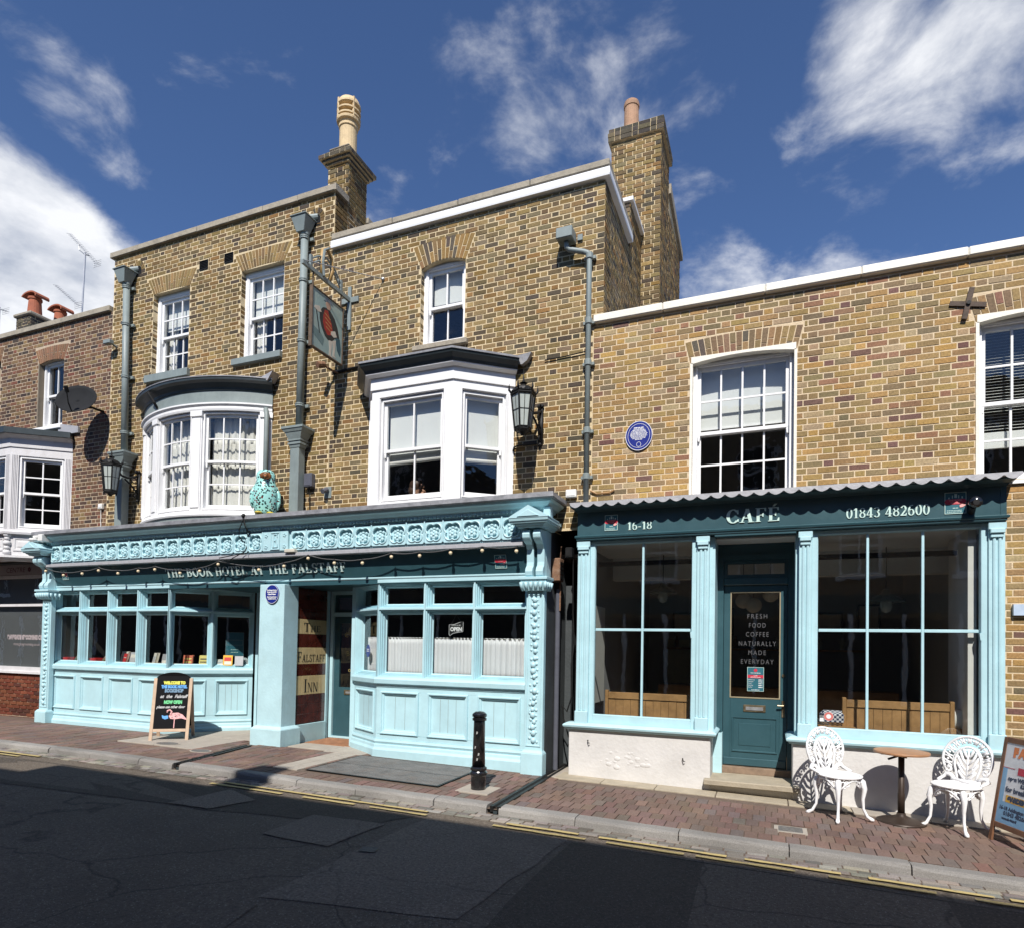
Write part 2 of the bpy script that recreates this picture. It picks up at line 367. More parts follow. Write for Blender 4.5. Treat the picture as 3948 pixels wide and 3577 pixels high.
WHITEM = mat('white_cast_metal', (.82, .82, .83), .35, var=.04, scale=20, bump=.15, bscale=60, grime=.15, gscale=14, gcol=(.5, .48, .44), coat=.3)


def asphalt(name, c, spk, cr):
    """dark binder with pale stones, soft stains and tarred cracks"""
    m = mat(name, c, .88, var=.5, scale=40, grime=.7, gscale=.6, gcol=tuple(x * .55 for x in c), bump=1.0, bscale=120, spec=.3); t = m.node_tree; b = t.nodes['Principled BSDF']; n = t.nodes.new; l = t.links.new
    src = b.inputs['Base Color'].links[0].from_socket; tc = n('ShaderNodeTexCoord')
    v = n('ShaderNodeTexVoronoi'); v.inputs['Scale'].default_value = 75; l(tc.outputs['Object'], v.inputs['Vector']); sp = n('ShaderNodeSeparateColor'); l(v.outputs['Color'], sp.inputs[0])
    g = n('ShaderNodeMapRange'); g.inputs[1].default_value = .80; g.inputs[2].default_value = 1; g.inputs[4].default_value = spk; l(sp.outputs[0], g.inputs[0])
    d = n('ShaderNodeMath'); d.operation = 'LESS_THAN'; d.inputs[1].default_value = .42; l(v.outputs['Distance'], d.inputs[0]); e = n('ShaderNodeMath'); e.operation = 'MULTIPLY'; l(d.outputs[0], e.inputs[0]); l(g.outputs[0], e.inputs[1])
    m1 = n('ShaderNodeMix'); m1.data_type = 'RGBA'; l(e.outputs[0], m1.inputs[0]); l(src, m1.inputs[6]); m1.inputs[7].default_value = (.34, .31, .27, 1)
    w = n('ShaderNodeTexNoise'); w.inputs['Scale'].default_value = 2.2; w.inputs['Detail'].default_value = 8; l(tc.outputs['Object'], w.inputs['Vector']); ad = n('ShaderNodeMix'); ad.data_type = 'VECTOR'; ad.inputs[0].default_value = .22; l(tc.outputs['Object'], ad.inputs[4]); l(w.outputs['Color'], ad.inputs[5])
    k = n('ShaderNodeTexVoronoi'); k.feature = 'DISTANCE_TO_EDGE'; k.inputs['Scale'].default_value = .5; l(ad.outputs[1], k.inputs['Vector'])
    q = n('ShaderNodeMapRange'); q.inputs[1].default_value = .0; q.inputs[2].default_value = .006; q.inputs[3].default_value = cr; q.inputs[4].default_value = 0; l(k.outputs['Distance'], q.inputs[0])
    m2 = n('ShaderNodeMix'); m2.data_type = 'RGBA'; l(q.outputs[0], m2.inputs[0]); l(m1.outputs[2], m2.inputs[6]); m2.inputs[7].default_value = (.012, .012, .012, 1); l(m2.outputs[2], b.inputs['Base Color'])
    return m

# ------------------------------------------------------------------ bricks, walls, windows, lettering
PAL_PUB = [((.165, .108, .042), 6), ((.205, .138, .056), 4), ((.115, .076, .036), 4), ((.072, .054, .036), 2.4), ((.18, .105, .036), 2), ((.25, .165, .065), 1.2), ((.14, .105, .058), 3)]
PAL_MID = [((.20, .132, .052), 6), ((.24, .165, .075), 4), ((.13, .09, .044), 3.4), ((.075, .058, .04), 2.4), ((.22, .125, .042), 1.3), ((.29, .195, .085), 1.4), ((.17, .13, .075), 3)]
PAL_CAFE = [((.33, .215, .085), 7), ((.285, .19, .085), 6), ((.38, .235, .08), 3), ((.23, .165, .085), 4), ((.25, .135, .08), 1.5), ((.16, .085, .07), .8), ((.18, .135, .078), 1.4), ((.35, .26, .15), 2)]
PAL_RED = [((.155, .085, .048), 5), ((.125, .072, .044), 4), ((.085, .05, .036), 4), ((.19, .125, .06), 3), ((.055, .04, .034), 2.5), ((.17, .07, .045), 2)]
PAL_OX = [((.14, .038, .02), 5), ((.18, .06, .03), 3), ((.08, .028, .02), 3)]


def pick(pal):
    t = rnd.random() * sum(w for _, w in pal)
    for c, w in pal:
        t -= w
        if t <= 0: break
    k = rnd.uniform(.88, 1.14); return tuple(min(.9, x * k * rnd.uniform(.94, 1.06)) for x in c)


def unit_brick(seed, depth=.022):
    r = random.Random(seed); m = MB(); j = lambda a: r.uniform(-a, a)
    b = m.add([(-.5, -depth, -.5), (.5, -depth, -.5), (.5, -depth, .5), (-.5, -depth, .5)])
    s = m.add([(-.5 + j(.008), -.002, -.5 + j(.03)), (.5 + j(.008), -.002, -.5 + j(.03)), (.5 + j(.008), -.002, .5 + j(.03)), (-.5 + j(.008), -.002, .5 + j(.03))])
    f = m.add([(-.478 + j(.01), j(.0015), -.43 + j(.03)), (.478 + j(.01), j(.0015), -.43 + j(.03)), (.478 + j(.01), j(.0015), .43 + j(.03)), (-.478 + j(.01), j(.0015), .43 + j(.03))])
    for p, q in ((b, s), (s, f)):
        for a in range(4): c = (a + 1) % 4; m.f.append((p + a, p + c, q + c, q + a))
    m.f.append((f, f + 1, f + 2, f + 3))
    # local axes of the finished mesh: x along the wall, -y outward, z up
    m.v = [(x, -y, z) for x, y, z in m.v]
    return m


UB = [unit_brick(s) for s in range(6)]
UBM = {}


def ubmesh(k, mt):
    if (k, mt.name) not in UBM:
        me = UB[k].mesh('brick'); me.materials.append(mt); UBM[(k, mt.name)] = me
    return UBM[(k, mt.name)]


def lay(u0, u1, z0, z1, holes, course=.075, S=.204, H=.097, j=.0145, bond='flemish'):
    """brick rectangles (u0,u1,z0,z1) of a wall, cut round the holes; a hole is f(z) -> (a, b) or None"""
    out = []; n = int(math.ceil((z1 - z0) / course - .05))
    for c in range(n):
        za = z0 + c * course; zb = min(za + course, z1); zm = (za + zb) / 2
        if zb - za < .03: continue
        iv = [(u0, u1)]
        for h in holes:
            g = h(zm)
            if not g: continue
            nv = []
            for a, b in iv:
                if g[1] <= a or g[0] >= b: nv.append((a, b)); continue
                if g[0] > a: nv.append((a, g[0]))
                if g[1] < b: nv.append((g[1], b))
            iv = nv
        per = S + H + 2 * j
        for a, b in iv:
            if b - a < .03: continue
            off = math.floor(a / per) * per - per + (per / 2 if c % 2 else 0) + rnd.uniform(-.006, .006); u = off; k = 0
            if bond == 'stretcher': off = math.floor(a / (S + j)) * (S + j) - (S + j) + ((S + j) / 2 if c % 2 else 0); u = off
            while u < b:
                l = S if (k % 2 == 0 or bond == 'stretcher') else H
                x0, x1 = max(u, a + j / 2), min(u + l, b - j / 2)
                if x1 - x0 > .028: out.append((x0, x1, za + j / 2, zb - j / 2))
                u += l + j; k += 1
    return out


def bricks(parent, xf, rects, pal, mt=None, n_ind=300, tintf=None, minpx=10):
    """the bricks that show largest as objects of their own, the rest as one part"""
    mt = mt or BRICK; sc_ = []
    for i, (a, b, c, d) in enumerate(rects):
        p = [proj(xf(u, 0, z)) for u, z in ((a, c), (b, c), (b, d), (a, d))]
        ar = abs(sum(p[k][0] * p[(k + 1) % 4][1] - p[(k + 1) % 4][0] * p[k][1] for k in range(4))) / 2
        mxp = sum(q[0] for q in p) / 4; myp = sum(q[1] for q in p) / 4
        inside = -20 < mxp < 3968 and -20 < myp < 3600
        w = max(abs(p[0][0] - p[1][0]), 1)
        sc_.append((ar if inside and w > minpx and ar > 150 else 0, i))
    ind = set(i for s, i in sorted(sc_, reverse=True)[:n_ind] if s > 0)
    rest = MB()
    for i, (a, b, c, d) in enumerate(rects):
        t = tintf(i, (a, b, c, d)) if tintf else pick(pal)
        out = rnd.uniform(-.002, .003)
        if i in ind:
            o = bpy.data.objects.new('brick', ubmesh(rnd.randrange(6), mt)); col.objects.link(o); o.parent = parent
            x, y, z = xf((a + b) / 2, out, (c + d) / 2); o.location = (x, y, z); o.rotation_euler = getattr(xf, 'rot', None) or (0, 0, xf.ang); o.scale = (b - a, 1, d - c)
            o['tint'] = t
        else:
            ub = UB[rnd.randrange(6)]; k = len(rest.v); um, zm, du, dz = (a + b) / 2, (c + d) / 2, b - a, d - c
            rest.v += [xf(um + x * du, -y + out, zm + z * dz) for x, y, z in ub.v]; rest.f += [tuple(k + q for q in f) for f in ub.f]; rest.t += [t] * len(ub.v)
    if rest.v:
        rest.out('brickwork', mt, parent, fix=False, kind='stuff')


def rect_hole(a, b, c, d): return lambda z: (a, b) if c - .02 < z < d + .02 else None


def wall(parent, name, mt, xf, u0, u1, z0, z1, holes=(), d0=-.30, d1=-.0035):
    us = sorted({u0, u1, *[h[0] for h in holes], *[h[1] for h in holes]}); zs = sorted({z0, z1, *[h[2] for h in holes], *[h[3] for h in holes]})
    us = [u for u in us if u0 <= u <= u1]; zs = [z for z in zs if z0 <= z <= z1]; m = MB(xf)
    for i in range(len(us) - 1):
        k = 0
        while k < len(zs) - 1:
            um = (us[i] + us[i + 1]) / 2; bad = lambda q: any(h[0] < um < h[1] and h[2] < (zs[q] + zs[q + 1]) / 2 < h[3] for h in holes)
            if bad(k): k += 1; continue
            e = k
            while e + 1 < len(zs) - 1 and not bad(e + 1): e += 1
            m.box(us[i], us[i + 1], d0, d1, zs[k], zs[e + 1]); k = e + 1
    return m.out(name, mt, parent)


def voussoirs(parent, xf, cx, half, zs, rise, h, n, pal, flare=.16, splitn=True):
    """a cambered brick arch over an opening; returns its hole function"""
    pts = lambda t, k: (cx + t * (half + flare * k) * 1.0, zs + rise * (1 - t * t) * (1 - .35 * k) + h * k)
    for i in range(n):
        t0, t1 = -1 + 2 * i / n, -1 + 2 * (i + 1) / n; g = .0055 / half
        segs = [(0, .48), (.53, 1)] if (splitn and i % 2) else ([(0, .30), (.34, 1)] if (splitn and i % 4 == 0) else [(0, 1)])
        for a, b in segs:
            m = MB(xf); q = [pts(t0 + g, a), pts(t1 - g, a), pts(t1 - g, b), pts(t0 + g, b)]
            k = m.add([(u, -.02, z) for u, z in q]); j = m.add([(u, .002, z) for u, z in q])
            m.f += [(k + e, k + (e + 1) % 4, j + (e + 1) % 4, j + e) for e in range(4)] + [(j, j + 1, j + 2, j + 3)]
            o = m.out('brick', BRICK, parent); o['tint'] = pick(pal)
    def hole(z):
        if z < zs - .02 or z > zs + h + .035: return None
        k = max(0, min(1, (z - zs) / h)); return (cx - half - flare * k - .006, cx + half + flare * k + .006)
    return hole


def lintel(parent, xf, cx, half, zs, rise, ztop, mt, d0=-.12, d1=-.004, name='lintel'):
    m = MB(xf); n = 10
    lo = [(cx + half * (-1 + 2 * k / n), zs + rise * (1 - (-1 + 2 * k / n) ** 2)) for k in range(n + 1)]
    poly = lo + [(cx + half, ztop), (cx - half, ztop)]
    m.prism([(u, z) for u, z in poly], d0, d1); return m.out(name, mt, parent)


def pane(parent, xf, u0, u1, z0, z1, d, mt=None):
    return MB(xf).box(u0, u1, d - .002, d + .002, z0, z1).out('pane', mt or GLASS, parent)


def grid(m, u0, u1, z0, z1, cols, rows, bw, d0, d1):
    w = (u1 - u0 - (cols - 1) * bw) / cols; h = (z1 - z0 - (rows - 1) * bw) / rows; out = []
    for c in range(1, cols): x = u0 + c * w + (c - 1) * bw; m.box(x, x + bw, d0, d1, z0, z1)
    for r in range(1, rows):
        z = z0 + r * h + (r - 1) * bw
        for c in range(cols): x = u0 + c * (w + bw); m.box(x, x + w, d0 + .003, d1 - .003, z, z + bw)
    for c in range(cols):
        for r in range(rows): out.append((u0 + c * (w + bw), u0 + c * (w + bw) + w, z0 + r * (h + bw), z0 + r * (h + bw) + h))
    return out


def sash(parent, xf, u0, u1, z0, z1, cols, rt, rb, d=0, fw=.07, mt=None, meet=.5, bw=.022, name='window', head=None, st=.042, sub=0):
    """a sliding sash window: box frame with an upper sash and, set back, a lower sash"""
    mt = mt or WHITE; fr = MB(xf, sub).frame(u0, u1, z0, z1, fw, d - .14, d, wb=.05, wt=head or fw); fr.frame(u0 + fw * .55, u1 - fw * .55, z0 + .03, z1 - (head or fw) * .55, .02, d, d + .012)
    w = fr.out(name, mt, parent); a, b, lo, hi = u0 + fw, u1 - fw, z0 + .05, z1 - (head or fw); zm = lo + (hi - lo) * meet
    for nm, p, q, dd, rows in (('upper_sash', zm - .02, hi, d - .035, rt), ('lower_sash', lo, zm + .02, d - .08, rb)):
        m = MB(xf, sub).frame(a, b, p, q, st, dd - .04, dd, wb=.042 if nm[0] == 'u' else .075, wt=.05 if nm[0] == 'u' else .04)
        if nm[0] == 'u':
            for x in (a, b - .035): m.prism([(x, p - .001), (x + .035, p - .001), (x + .028, p - .07), (x + .007, p - .07)], dd - .035, dd - .003)
        c = grid(m, a + st, b - st, p + (.042 if nm[0] == 'u' else .075), q - (.05 if nm[0] == 'u' else .04), cols, rows, bw, dd - .03, dd - .006)
        m.out(nm, mt, w)
        for x0, x1, y0, y1 in c: pane(w, xf, x0, x1, y0, y1, dd - .02)
    return w


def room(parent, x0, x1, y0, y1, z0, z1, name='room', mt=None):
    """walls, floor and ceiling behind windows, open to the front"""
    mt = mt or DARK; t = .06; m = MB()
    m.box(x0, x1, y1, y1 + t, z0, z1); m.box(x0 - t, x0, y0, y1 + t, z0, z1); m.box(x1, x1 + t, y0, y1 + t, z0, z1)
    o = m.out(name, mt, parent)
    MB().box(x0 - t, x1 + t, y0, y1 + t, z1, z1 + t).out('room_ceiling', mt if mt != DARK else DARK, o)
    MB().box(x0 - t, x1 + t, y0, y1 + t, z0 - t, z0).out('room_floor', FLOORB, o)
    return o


def curtain(parent, xf, u0, u1, z0, z1, d, mt, name='curtain', amp=.025, wl=.09, flare=0, top=0):
    m = MB(xf); n = max(24, int((u1 - u0) / .008)); r = 6; ph = rnd.random() * 6; p2 = rnd.random() * 6
    fold = lambda x, v: amp * (.62 * math.sin(6.283 * x / wl + ph + 1.5 * math.sin(x * 9 + p2) + .35 * v) + .38 * math.sin(6.283 * x / (wl * .43) + p2 + 1.1 * math.sin(x * 14)) * (.4 + .6 * v)) * (.7 + .4 * math.sin(x * 6 + ph))
    for t in range(r + 1):
        v = t / r
        m.add([(u0 + (u1 - u0) * k / n, d + fold((u1 - u0) * k / n, v), z0 + (z1 - z0) * v + (top * math.sin(k * .9) if t == r else 0)) for k in range(n + 1)])
    for t in range(r):
        for k in range(n): a = t * (n + 1) + k; m.f.append((a, a + 1, a + n + 2, a + n + 1))
    o = m.out(name, mt, parent, smooth=True, fix=False); s = o.modifiers.new('solid', 'SOLIDIFY'); s.thickness = .002
    return o


def text(parent, xf, s, u, z, size, mt, d=.002, align='CENTER', width=None, name='lettering', shear=0, bold=0, space=1):
    """sans lettering in the plane of xf; z = baseline"""
    cu = bpy.data.curves.new('t', 'FONT'); cu.body = s; cu.size = size * 1.37; cu.align_x = align; cu.resolution_u = 3; cu.shear = shear; cu.offset = bold; cu.space_character = space
    ob = bpy.data.objects.new('t', cu); col.objects.link(ob); dg = bpy.context.evaluated_depsgraph_get(); me = ob.evaluated_get(dg).to_mesh()
    vs = [(v.co.x, v.co.y) for v in me.vertices]; fs = [tuple(p.vertices) for p in me.polygons]; ob.evaluated_get(dg).to_mesh_clear(); bpy.data.objects.remove(ob); bpy.data.curves.remove(cu)
    if not vs: return None
    k = 1
    if width: w = max(v[0] for v in vs) - min(v[0] for v in vs); k = width / w
    m = MB(xf); m.add([(u + x * k, d, z + y) for x, y in vs]); m.f = fs
    return m.out(name, mt, parent, fix=False)


# serif capitals and figures drawn as filled strokes, height 1
def _stem(x, w=.17, a=0, b=1, sf=(1, 1), e=.075):
    p = [[(x, a), (x + w, a), (x + w, b), (x, b)]]
    if sf[0]: p.append([(x - e, a), (x + w + e, a), (x + w + e, a + .04), (x - e, a + .04)])
    if sf[1]: p.append([(x - e, b - .04), (x + w + e, b - .04), (x + w + e, b), (x - e, b)])
    return p


def _bar(x0, x1, y, t=.055): return [[(x0, y), (x1, y), (x1, y + t), (x0, y + t)]]
def _ring(cx, cy, rx, ry, a0, a1, wx=.17, wy=.055, n=18):
    o = arc(cx, cy, rx, ry, a0, a1, n); i = arc(cx, cy, rx - wx, ry - wy, a0, a1, n)
    return [[o[k], o[k + 1], i[k + 1], i[k]] for k in range(n)]


def _dia(x0, y0, x1, y1, w): return [[(x0, y0), (x0 + w, y0), (x1 + w, y1), (x1, y1)]]
GL = {
    'T': (.86, _stem(.34, sf=(1, 0)) + _bar(.02, .84, .945) + [[(.02, .76), (.06, .76), (.1, .96), (.02, .96)], [(.84, .76), (.8, .76), (.76, .96), (.84, .96)]]),
    'H': (1.0, _stem(.12) + _stem(.70) + _bar(.2, .75, .47)),
    'E': (.82, _stem(.12, e=.08) + _bar(.1, .72, .945) + _bar(.1, .55, .48) + _bar(.1, .76, 0) + [[(.76, 0), (.76, .24), (.72, .24), (.64, .04)], [(.72, 1), (.72, .78), (.68, .78), (.62, .96)], [(.55, .38), (.55, .64), (.52, .64), (.48, .51), (.52, .38)]]),
    'F': (.78, _stem(.12, e=.08) + _bar(.1, .72, .945) + _bar(.1, .55, .46) + [[(.72, 1), (.72, .76), (.68, .76), (.62, .96)], [(.55, .36), (.55, .62), (.52, .62), (.48, .49), (.52, .36)]]),
    'B': (.88, _stem(.12) + _ring(.42, .745, .36, .255, -90, 90) + _ring(.42, .26, .40, .26, -90, 90) + _bar(.2, .43, .945) + _bar(.2, .43, .48) + _bar(.2, .43, 0)),
    'O': (.98, _ring(.49, .5, .46, .52, 0, 360, .19, .055, 32)),
    'K': (.96, _stem(.12) + _dia(.26, .42, .68, 1, .07) + _dia(.78, 0, .40, .55, .2) + _bar(.6, .92, .96, .04) + _bar(.66, 1.0, 0, .04)),
    'L': (.80, _stem(.12, e=.08) + _bar(.1, .74, 0) + [[(.74, 0), (.76, .26), (.71, .26), (.62, .04)]]),
    'A': (.96, _dia(.08, 0, .42, 1, .075) + _dia(.64, 0, .38, 1, .2) + _bar(.22, .66, .30) + _bar(-.02, .28, 0, .04) + _bar(.56, .96, 0, .04)),
    'S': (.74, _ring(.38, .74, .30, .27, 35, 270, .13, .06) + _ring(.36, .26, .32, .27, -145, 90, .14, .06) + [[(.64, .98), (.66, .70), (.61, .70), (.58, .86)], [(.06, .02), (.05, .31), (.1, .31), (.14, .14)]]),
    'C': (.92, _ring(.50, .5, .45, .52, 42, 318, .19, .06, 30) + [[(.84, .98), (.86, .66), (.80, .66), (.74, .86)], [(.86, .06), (.88, .26), (.84, .28), (.78, .16)]]),
    'I': (.42, _stem(.12)), 'N': (.98, _stem(.12, .07, sf=(1, 1)) + _stem(.78, .07, sf=(0, 1)) + _dia(.68, 0, .12, 1, .17)),
    '0': (.74, _ring(.37, .5, .34, .52, 0, 360, .16, .06, 30)), '1': (.6, _stem(.24, sf=(1, 0), e=.12) + [[(.08, .82), (.24, 1), (.26, 1), (.26, .9), (.1, .78)]]),
    '8': (.74, _ring(.37, .755, .28, .255, 0, 360, .12, .05, 24) + _ring(.37, .265, .33, .275, 0, 360, .14, .055, 24)),
    '4': (.76, _stem(.42, sf=(1, 0), e=.09) + _dia(.03, .27, .46, 1, .07) + _bar(.03, .72, .22, .07)),
    '3': (.72, _ring(.33, .745, .30, .26, -90, 150, .15, .05) + _ring(.33, .26, .34, .28, -155, 90, .16, .055)),
    '2': (.74, _ring(.36, .71, .31, .30, -25, 165, .16, .06) + _dia(.06, .05, .47, .55, .17) + _bar(.05, .66, 0, .11) + [[(.66, 0), (.70, .26), (.65, .26), (.58, .08)]]),
    '6': (.74, _ring(.38, .30, .33, .32, 0, 360, .15, .055, 26) + _ring(.48, .42, .44, .60, 78, 195, .17, .06)),
    '-': (.5, _bar(.07, .43, .30, .1)), '\u00c9': None, ' ': (.40, [])}
GL['\u00c9'] = (GL['E'][0], GL['E'][1] + [[(.34, 1.08), (.44, 1.08), (.62, 1.26), (.46, 1.26)]])


def serif(parent, xf, s, u, z, size, mt, d=.004, width=None, name='lettering', thick=.004, small=None, align='L', bold=0):
    W = []; x = 0
    for i, ch in enumerate(s):
        k = 1 if (small is None or i == 0 or s[i - 1] == ' ') else small
        W.append((ch, x, k)); x += (GL[ch][0] + .07) * k
    kx = (width / (x * size)) if width else 1; tot = x * size * kx; u0 = u if align == 'L' else u - tot / 2; m = MB(xf)
    for ch, x, k in W:
        for pz, p in enumerate(GL[ch][1]):
          for bo in ((-bold, bold) if bold else (0,)):
            q = [(u0 + (x + a * k + bo) * size * kx, z + b * k * size) for a, b in p]; o = d + .0003 * (pz % 5) + (.0001 if bo > 0 else 0)
            j = m.add([(a, o + thick, b) for a, b in q]); i = m.add([(a, o, b) for a, b in q]); n = len(q)
            m.f.append(tuple(range(j, j + n))); m.f += [(i + e, i + (e + 1) % n, j + (e + 1) % n, j + e) for e in range(n)]
    return m.out(name, mt, parent, fix=False)


def disc(parent, xf, u, z, r, d0, d1, mt, name, n=40, rz=None, rim=None):
    m = MB(xf); rz = rz or r
    m.prism([(u + r * math.cos(2 * math.pi * k / n), z + rz * math.sin(2 * math.pi * k / n)) for k in range(n)], d0, d1); return m.out(name, mt, parent)


def ringflat(parent, xf, u, z, r0, r1, d, mt, name, n=48, k=1):
    m = MB(xf)
    for i in range(n):
        a, b = 2 * math.pi * i / n, 2 * math.pi * (i + 1) / n
        m.face((u + r0 * math.cos(a), d, z + k * r0 * math.sin(a)), (u + r1 * math.cos(a), d, z + k * r1 * math.sin(a)), (u + r1 * math.cos(b), d, z + k * r1 * math.sin(b)), (u + r0 * math.cos(b), d, z + k * r0 * math.sin(b)))
    return m.out(name, mt, parent, fix=False)

# ------------------------------------------------------------------ ground, road, kerb, pavement
KY = -2.15; RD = .085                       # kerb line, depth of the road below the pavement
ASPH = asphalt('asphalt', (.135, .110, .086), .75, .55)
ASPHD = asphalt('fresh_asphalt', (.080, .066, .053), .4, .0)
ASPHL = asphalt('worn_asphalt', (.18, .148, .118), .9, .3)
DIRT = mat('joint_sand', (.125, .09, .068), .95, var=.3, scale=20, bump=.6, bscale=80)
CONC = mat('concrete_paving', (.36, .32, .27), .9, var=.15, scale=8, grime=.55, gscale=4, gcol=(.17, .15, .13), bump=.5, bscale=60)
YEL = mat('road_yellow', (.46, .36, .15), .85, var=.25, scale=14, grime=1.0, gscale=14, gcol=(.09, .085, .075), bump=.3)


def strip(y0, y1, dz, x0=-60, x1=40, ny=1):
    m = MB(); xs = [x0] + [x for x in (-30, -20, -16, -14, -12, -10.5, -9, -7.5, -6, -4.5, -3, -1.5, 0, 1, 2, 3, 4, 6, 10, 20) if x0 < x < x1] + [x1]
    for a, b in zip(xs, xs[1:]):
        for k in range(ny):
            ya, yb = y0 + (y1 - y0) * k / ny, y0 + (y1 - y0) * (k + 1) / ny
            m.face((a, ya, gz(a) + dz), (b, ya, gz(b) + dz), (b, yb, gz(b) + dz), (a, yb, gz(a) + dz))
    return m


struct(MB().face((-400, -300, -1.2), (400, -300, -1.2), (400, 500, -1.2), (-400, 500, -1.2)).out('ground', DIRT))
road = struct(strip(-8.0, -2.02, -RD).out('road', ASPH, fix=False))


def flat(parent, name, pts, mt, dz):
    m = MB(); m.face(*[(x, y, gz(x) - RD + dz) for x, y in pts]); return m.out(name, mt, parent, fix=False)


def jag(pts, a=.03, n=5):
    out = []
    for (x0, y0), (x1, y1) in zip(pts, pts[1:] + pts[:1]):
        for k in range(n): t = k / n; out.append((x0 + (x1 - x0) * t + (rnd.uniform(-a, a) if k else 0), y0 + (y1 - y0) * t + (rnd.uniform(-a, a) if k else 0)))
    return out


flat(road, 'asphalt_patch', jag([(-11, -3.9), (-6.1, -3.45), (-5.35, -3.42), (-3.6, -3.05), (-3.4, -2.60), (-5.2, -2.60), (-9.6, -2.60), (-11, -2.75)]), ASPHD, .004)
flat(road, 'asphalt_patch', jag([(-4.32, -3.78), (-3.56, -3.80), (-3.50, -3.0), (-4.32, -3.06)], .015), ASPHL, .008)
flat(road, 'asphalt_patch', jag([(-3.3, -4.9), (-1.9, -4.6), (-1.75, -2.62), (-3.25, -2.62)], .03), ASPHL, .004)
flat(road, 'asphalt_patch', jag([(-1.65, -6.5), (6, -6.5), (6, -2.66), (-1.7, -2.66)], .03), ASPHD, .004)
flat(road, 'asphalt_patch', jag([(-5.95, -3.43), (-5.4, -3.4), (-5.25, -2.9), (-5.85, -2.66)], .012), ASPHL, .012)
flat(road, 'asphalt_patch', jag([(-9, -8), (-2.5, -8), (-3.2, -5.0), (-5.0, -4.3), (-8.5, -4.4)], .05), ASPH, .005)
cv_ = flat(road, 'inspection_cover', [(-3.25, -3.80), (-3.11, -3.76), (-3.15, -3.64), (-3.28, -3.68)], mat('iron_cover', (.09, .09, .092), .7, metal=.3, var=.3, scale=30, bump=.8, bscale=40), .013)
for y, runs in ((-2.425, ((-30, -9.7), (-6.2, -3.35), (-2.45, -1.7), (-1.5, -.35), (-.2, .55), (.75, 1.6), (1.7, 2.6), (2.7, 8))), (-2.545, ((-30, -9.95), (-6.3, -5.2), (-4.9, -4.2), (-4.0, -3.3), (-2.55, -1.6), (-1.4, -.7), (-.6, .2), (.45, 1.2), (1.45, 8)))):
    for a, b in runs:
        n = max(3, int((b - a) / .12)) if a > -15 else 8
        up = [(a + (b - a) * k / n, y + .026 + rnd.uniform(-.008, .006)) for k in range(n + 1)]; lo = [(a + (b - a) * k / n, y - .026 + rnd.uniform(-.006, .008)) for k in range(n, -1, -1)]
        m = MB()
        for k in range(n): m.face(*[(q[0], q[1], gz(q[0]) - RD + .017) for q in (up[k], up[k + 1], lo[n - k - 1], lo[n - k])])
        m.out('yellow_line', YEL, road, fix=False)

# gutter of granite setts
gut = struct(strip(-2.40, -2.10, -RD + .004, -30, 20).out('gutter', DIRT, fix=False))
gx = lambda u, d, z: (u, z, gz(u) - RD + .010 + d)
gx.rot = (-math.pi / 2, 0, 0); gx.ang = 0
PAL_SETT = [((.22, .20, .175), 4), ((.175, .16, .14), 3), ((.26, .235, .20), 2), ((.125, .115, .10), 1.5)]
rc = []
for r, y in enumerate((-2.395, -2.315, -2.235)):
    x = -16 + r * .07
    while x < 4.2:
        l = rnd.uniform(.12, .21); rc.append((x, x + l - .014, y + rnd.uniform(-.005, .005), y + .068 + rnd.uniform(-.006, .004))); x += l
bricks(gut, gx, rc, PAL_SETT, GRAN, 300, minpx=8)
for o in gut.children:
    if o.name.startswith('brick') and not o.name.startswith('brickwork'): o.name = 'sett'

# kerb stones
kerb = struct(strip(KY + .01, -1.98, -.03, -30, 20).out('kerb', DIRT, fix=False))
x = -18.3
while x < 6:
    l = rnd.uniform(.82, 1.05); a, b = x + .005, x + l - .005; dy = rnd.uniform(-.008, .008); dzk = rnd.uniform(-.006, .006); m = MB()
    if a < -7.35 < b: b = -7.42
    if a < -2.73 < b: b = -2.80
    pf = [(-1.99, -.14), (-1.99, 0), (KY + .035, 0), (KY + .012, -.008), (KY, -.028), (KY - .012, -.14)]
    n = 6
    st = [m.add([(a + (b - a) * k / n, y + dy + (rnd.uniform(-.004, .004) if y < -2.05 else 0), gz(a + (b - a) * k / n) + z + dzk + (rnd.uniform(-.003, .003) if z > -.1 else 0)) for y, z in pf]) for k in range(n + 1)]
    for k in range(n):
        for q in range(6): w = (q + 1) % 6; m.f.append((st[k] + q, st[k + 1] + q, st[k + 1] + w, st[k] + w))
    m.f.append(tuple(range(st[0], st[0] + 6))); m.f.append(tuple(range(st[n] + 5, st[n] - 1, -1)))
    o = m.out('kerb_stone', GRAN, kerb); kv = rnd.uniform(.20, .26); o['tint'] = (kv, kv * .95, kv * .885)
    x += l
    if b == -7.42: x = -7.28
    if b == -2.80: x = -2.66

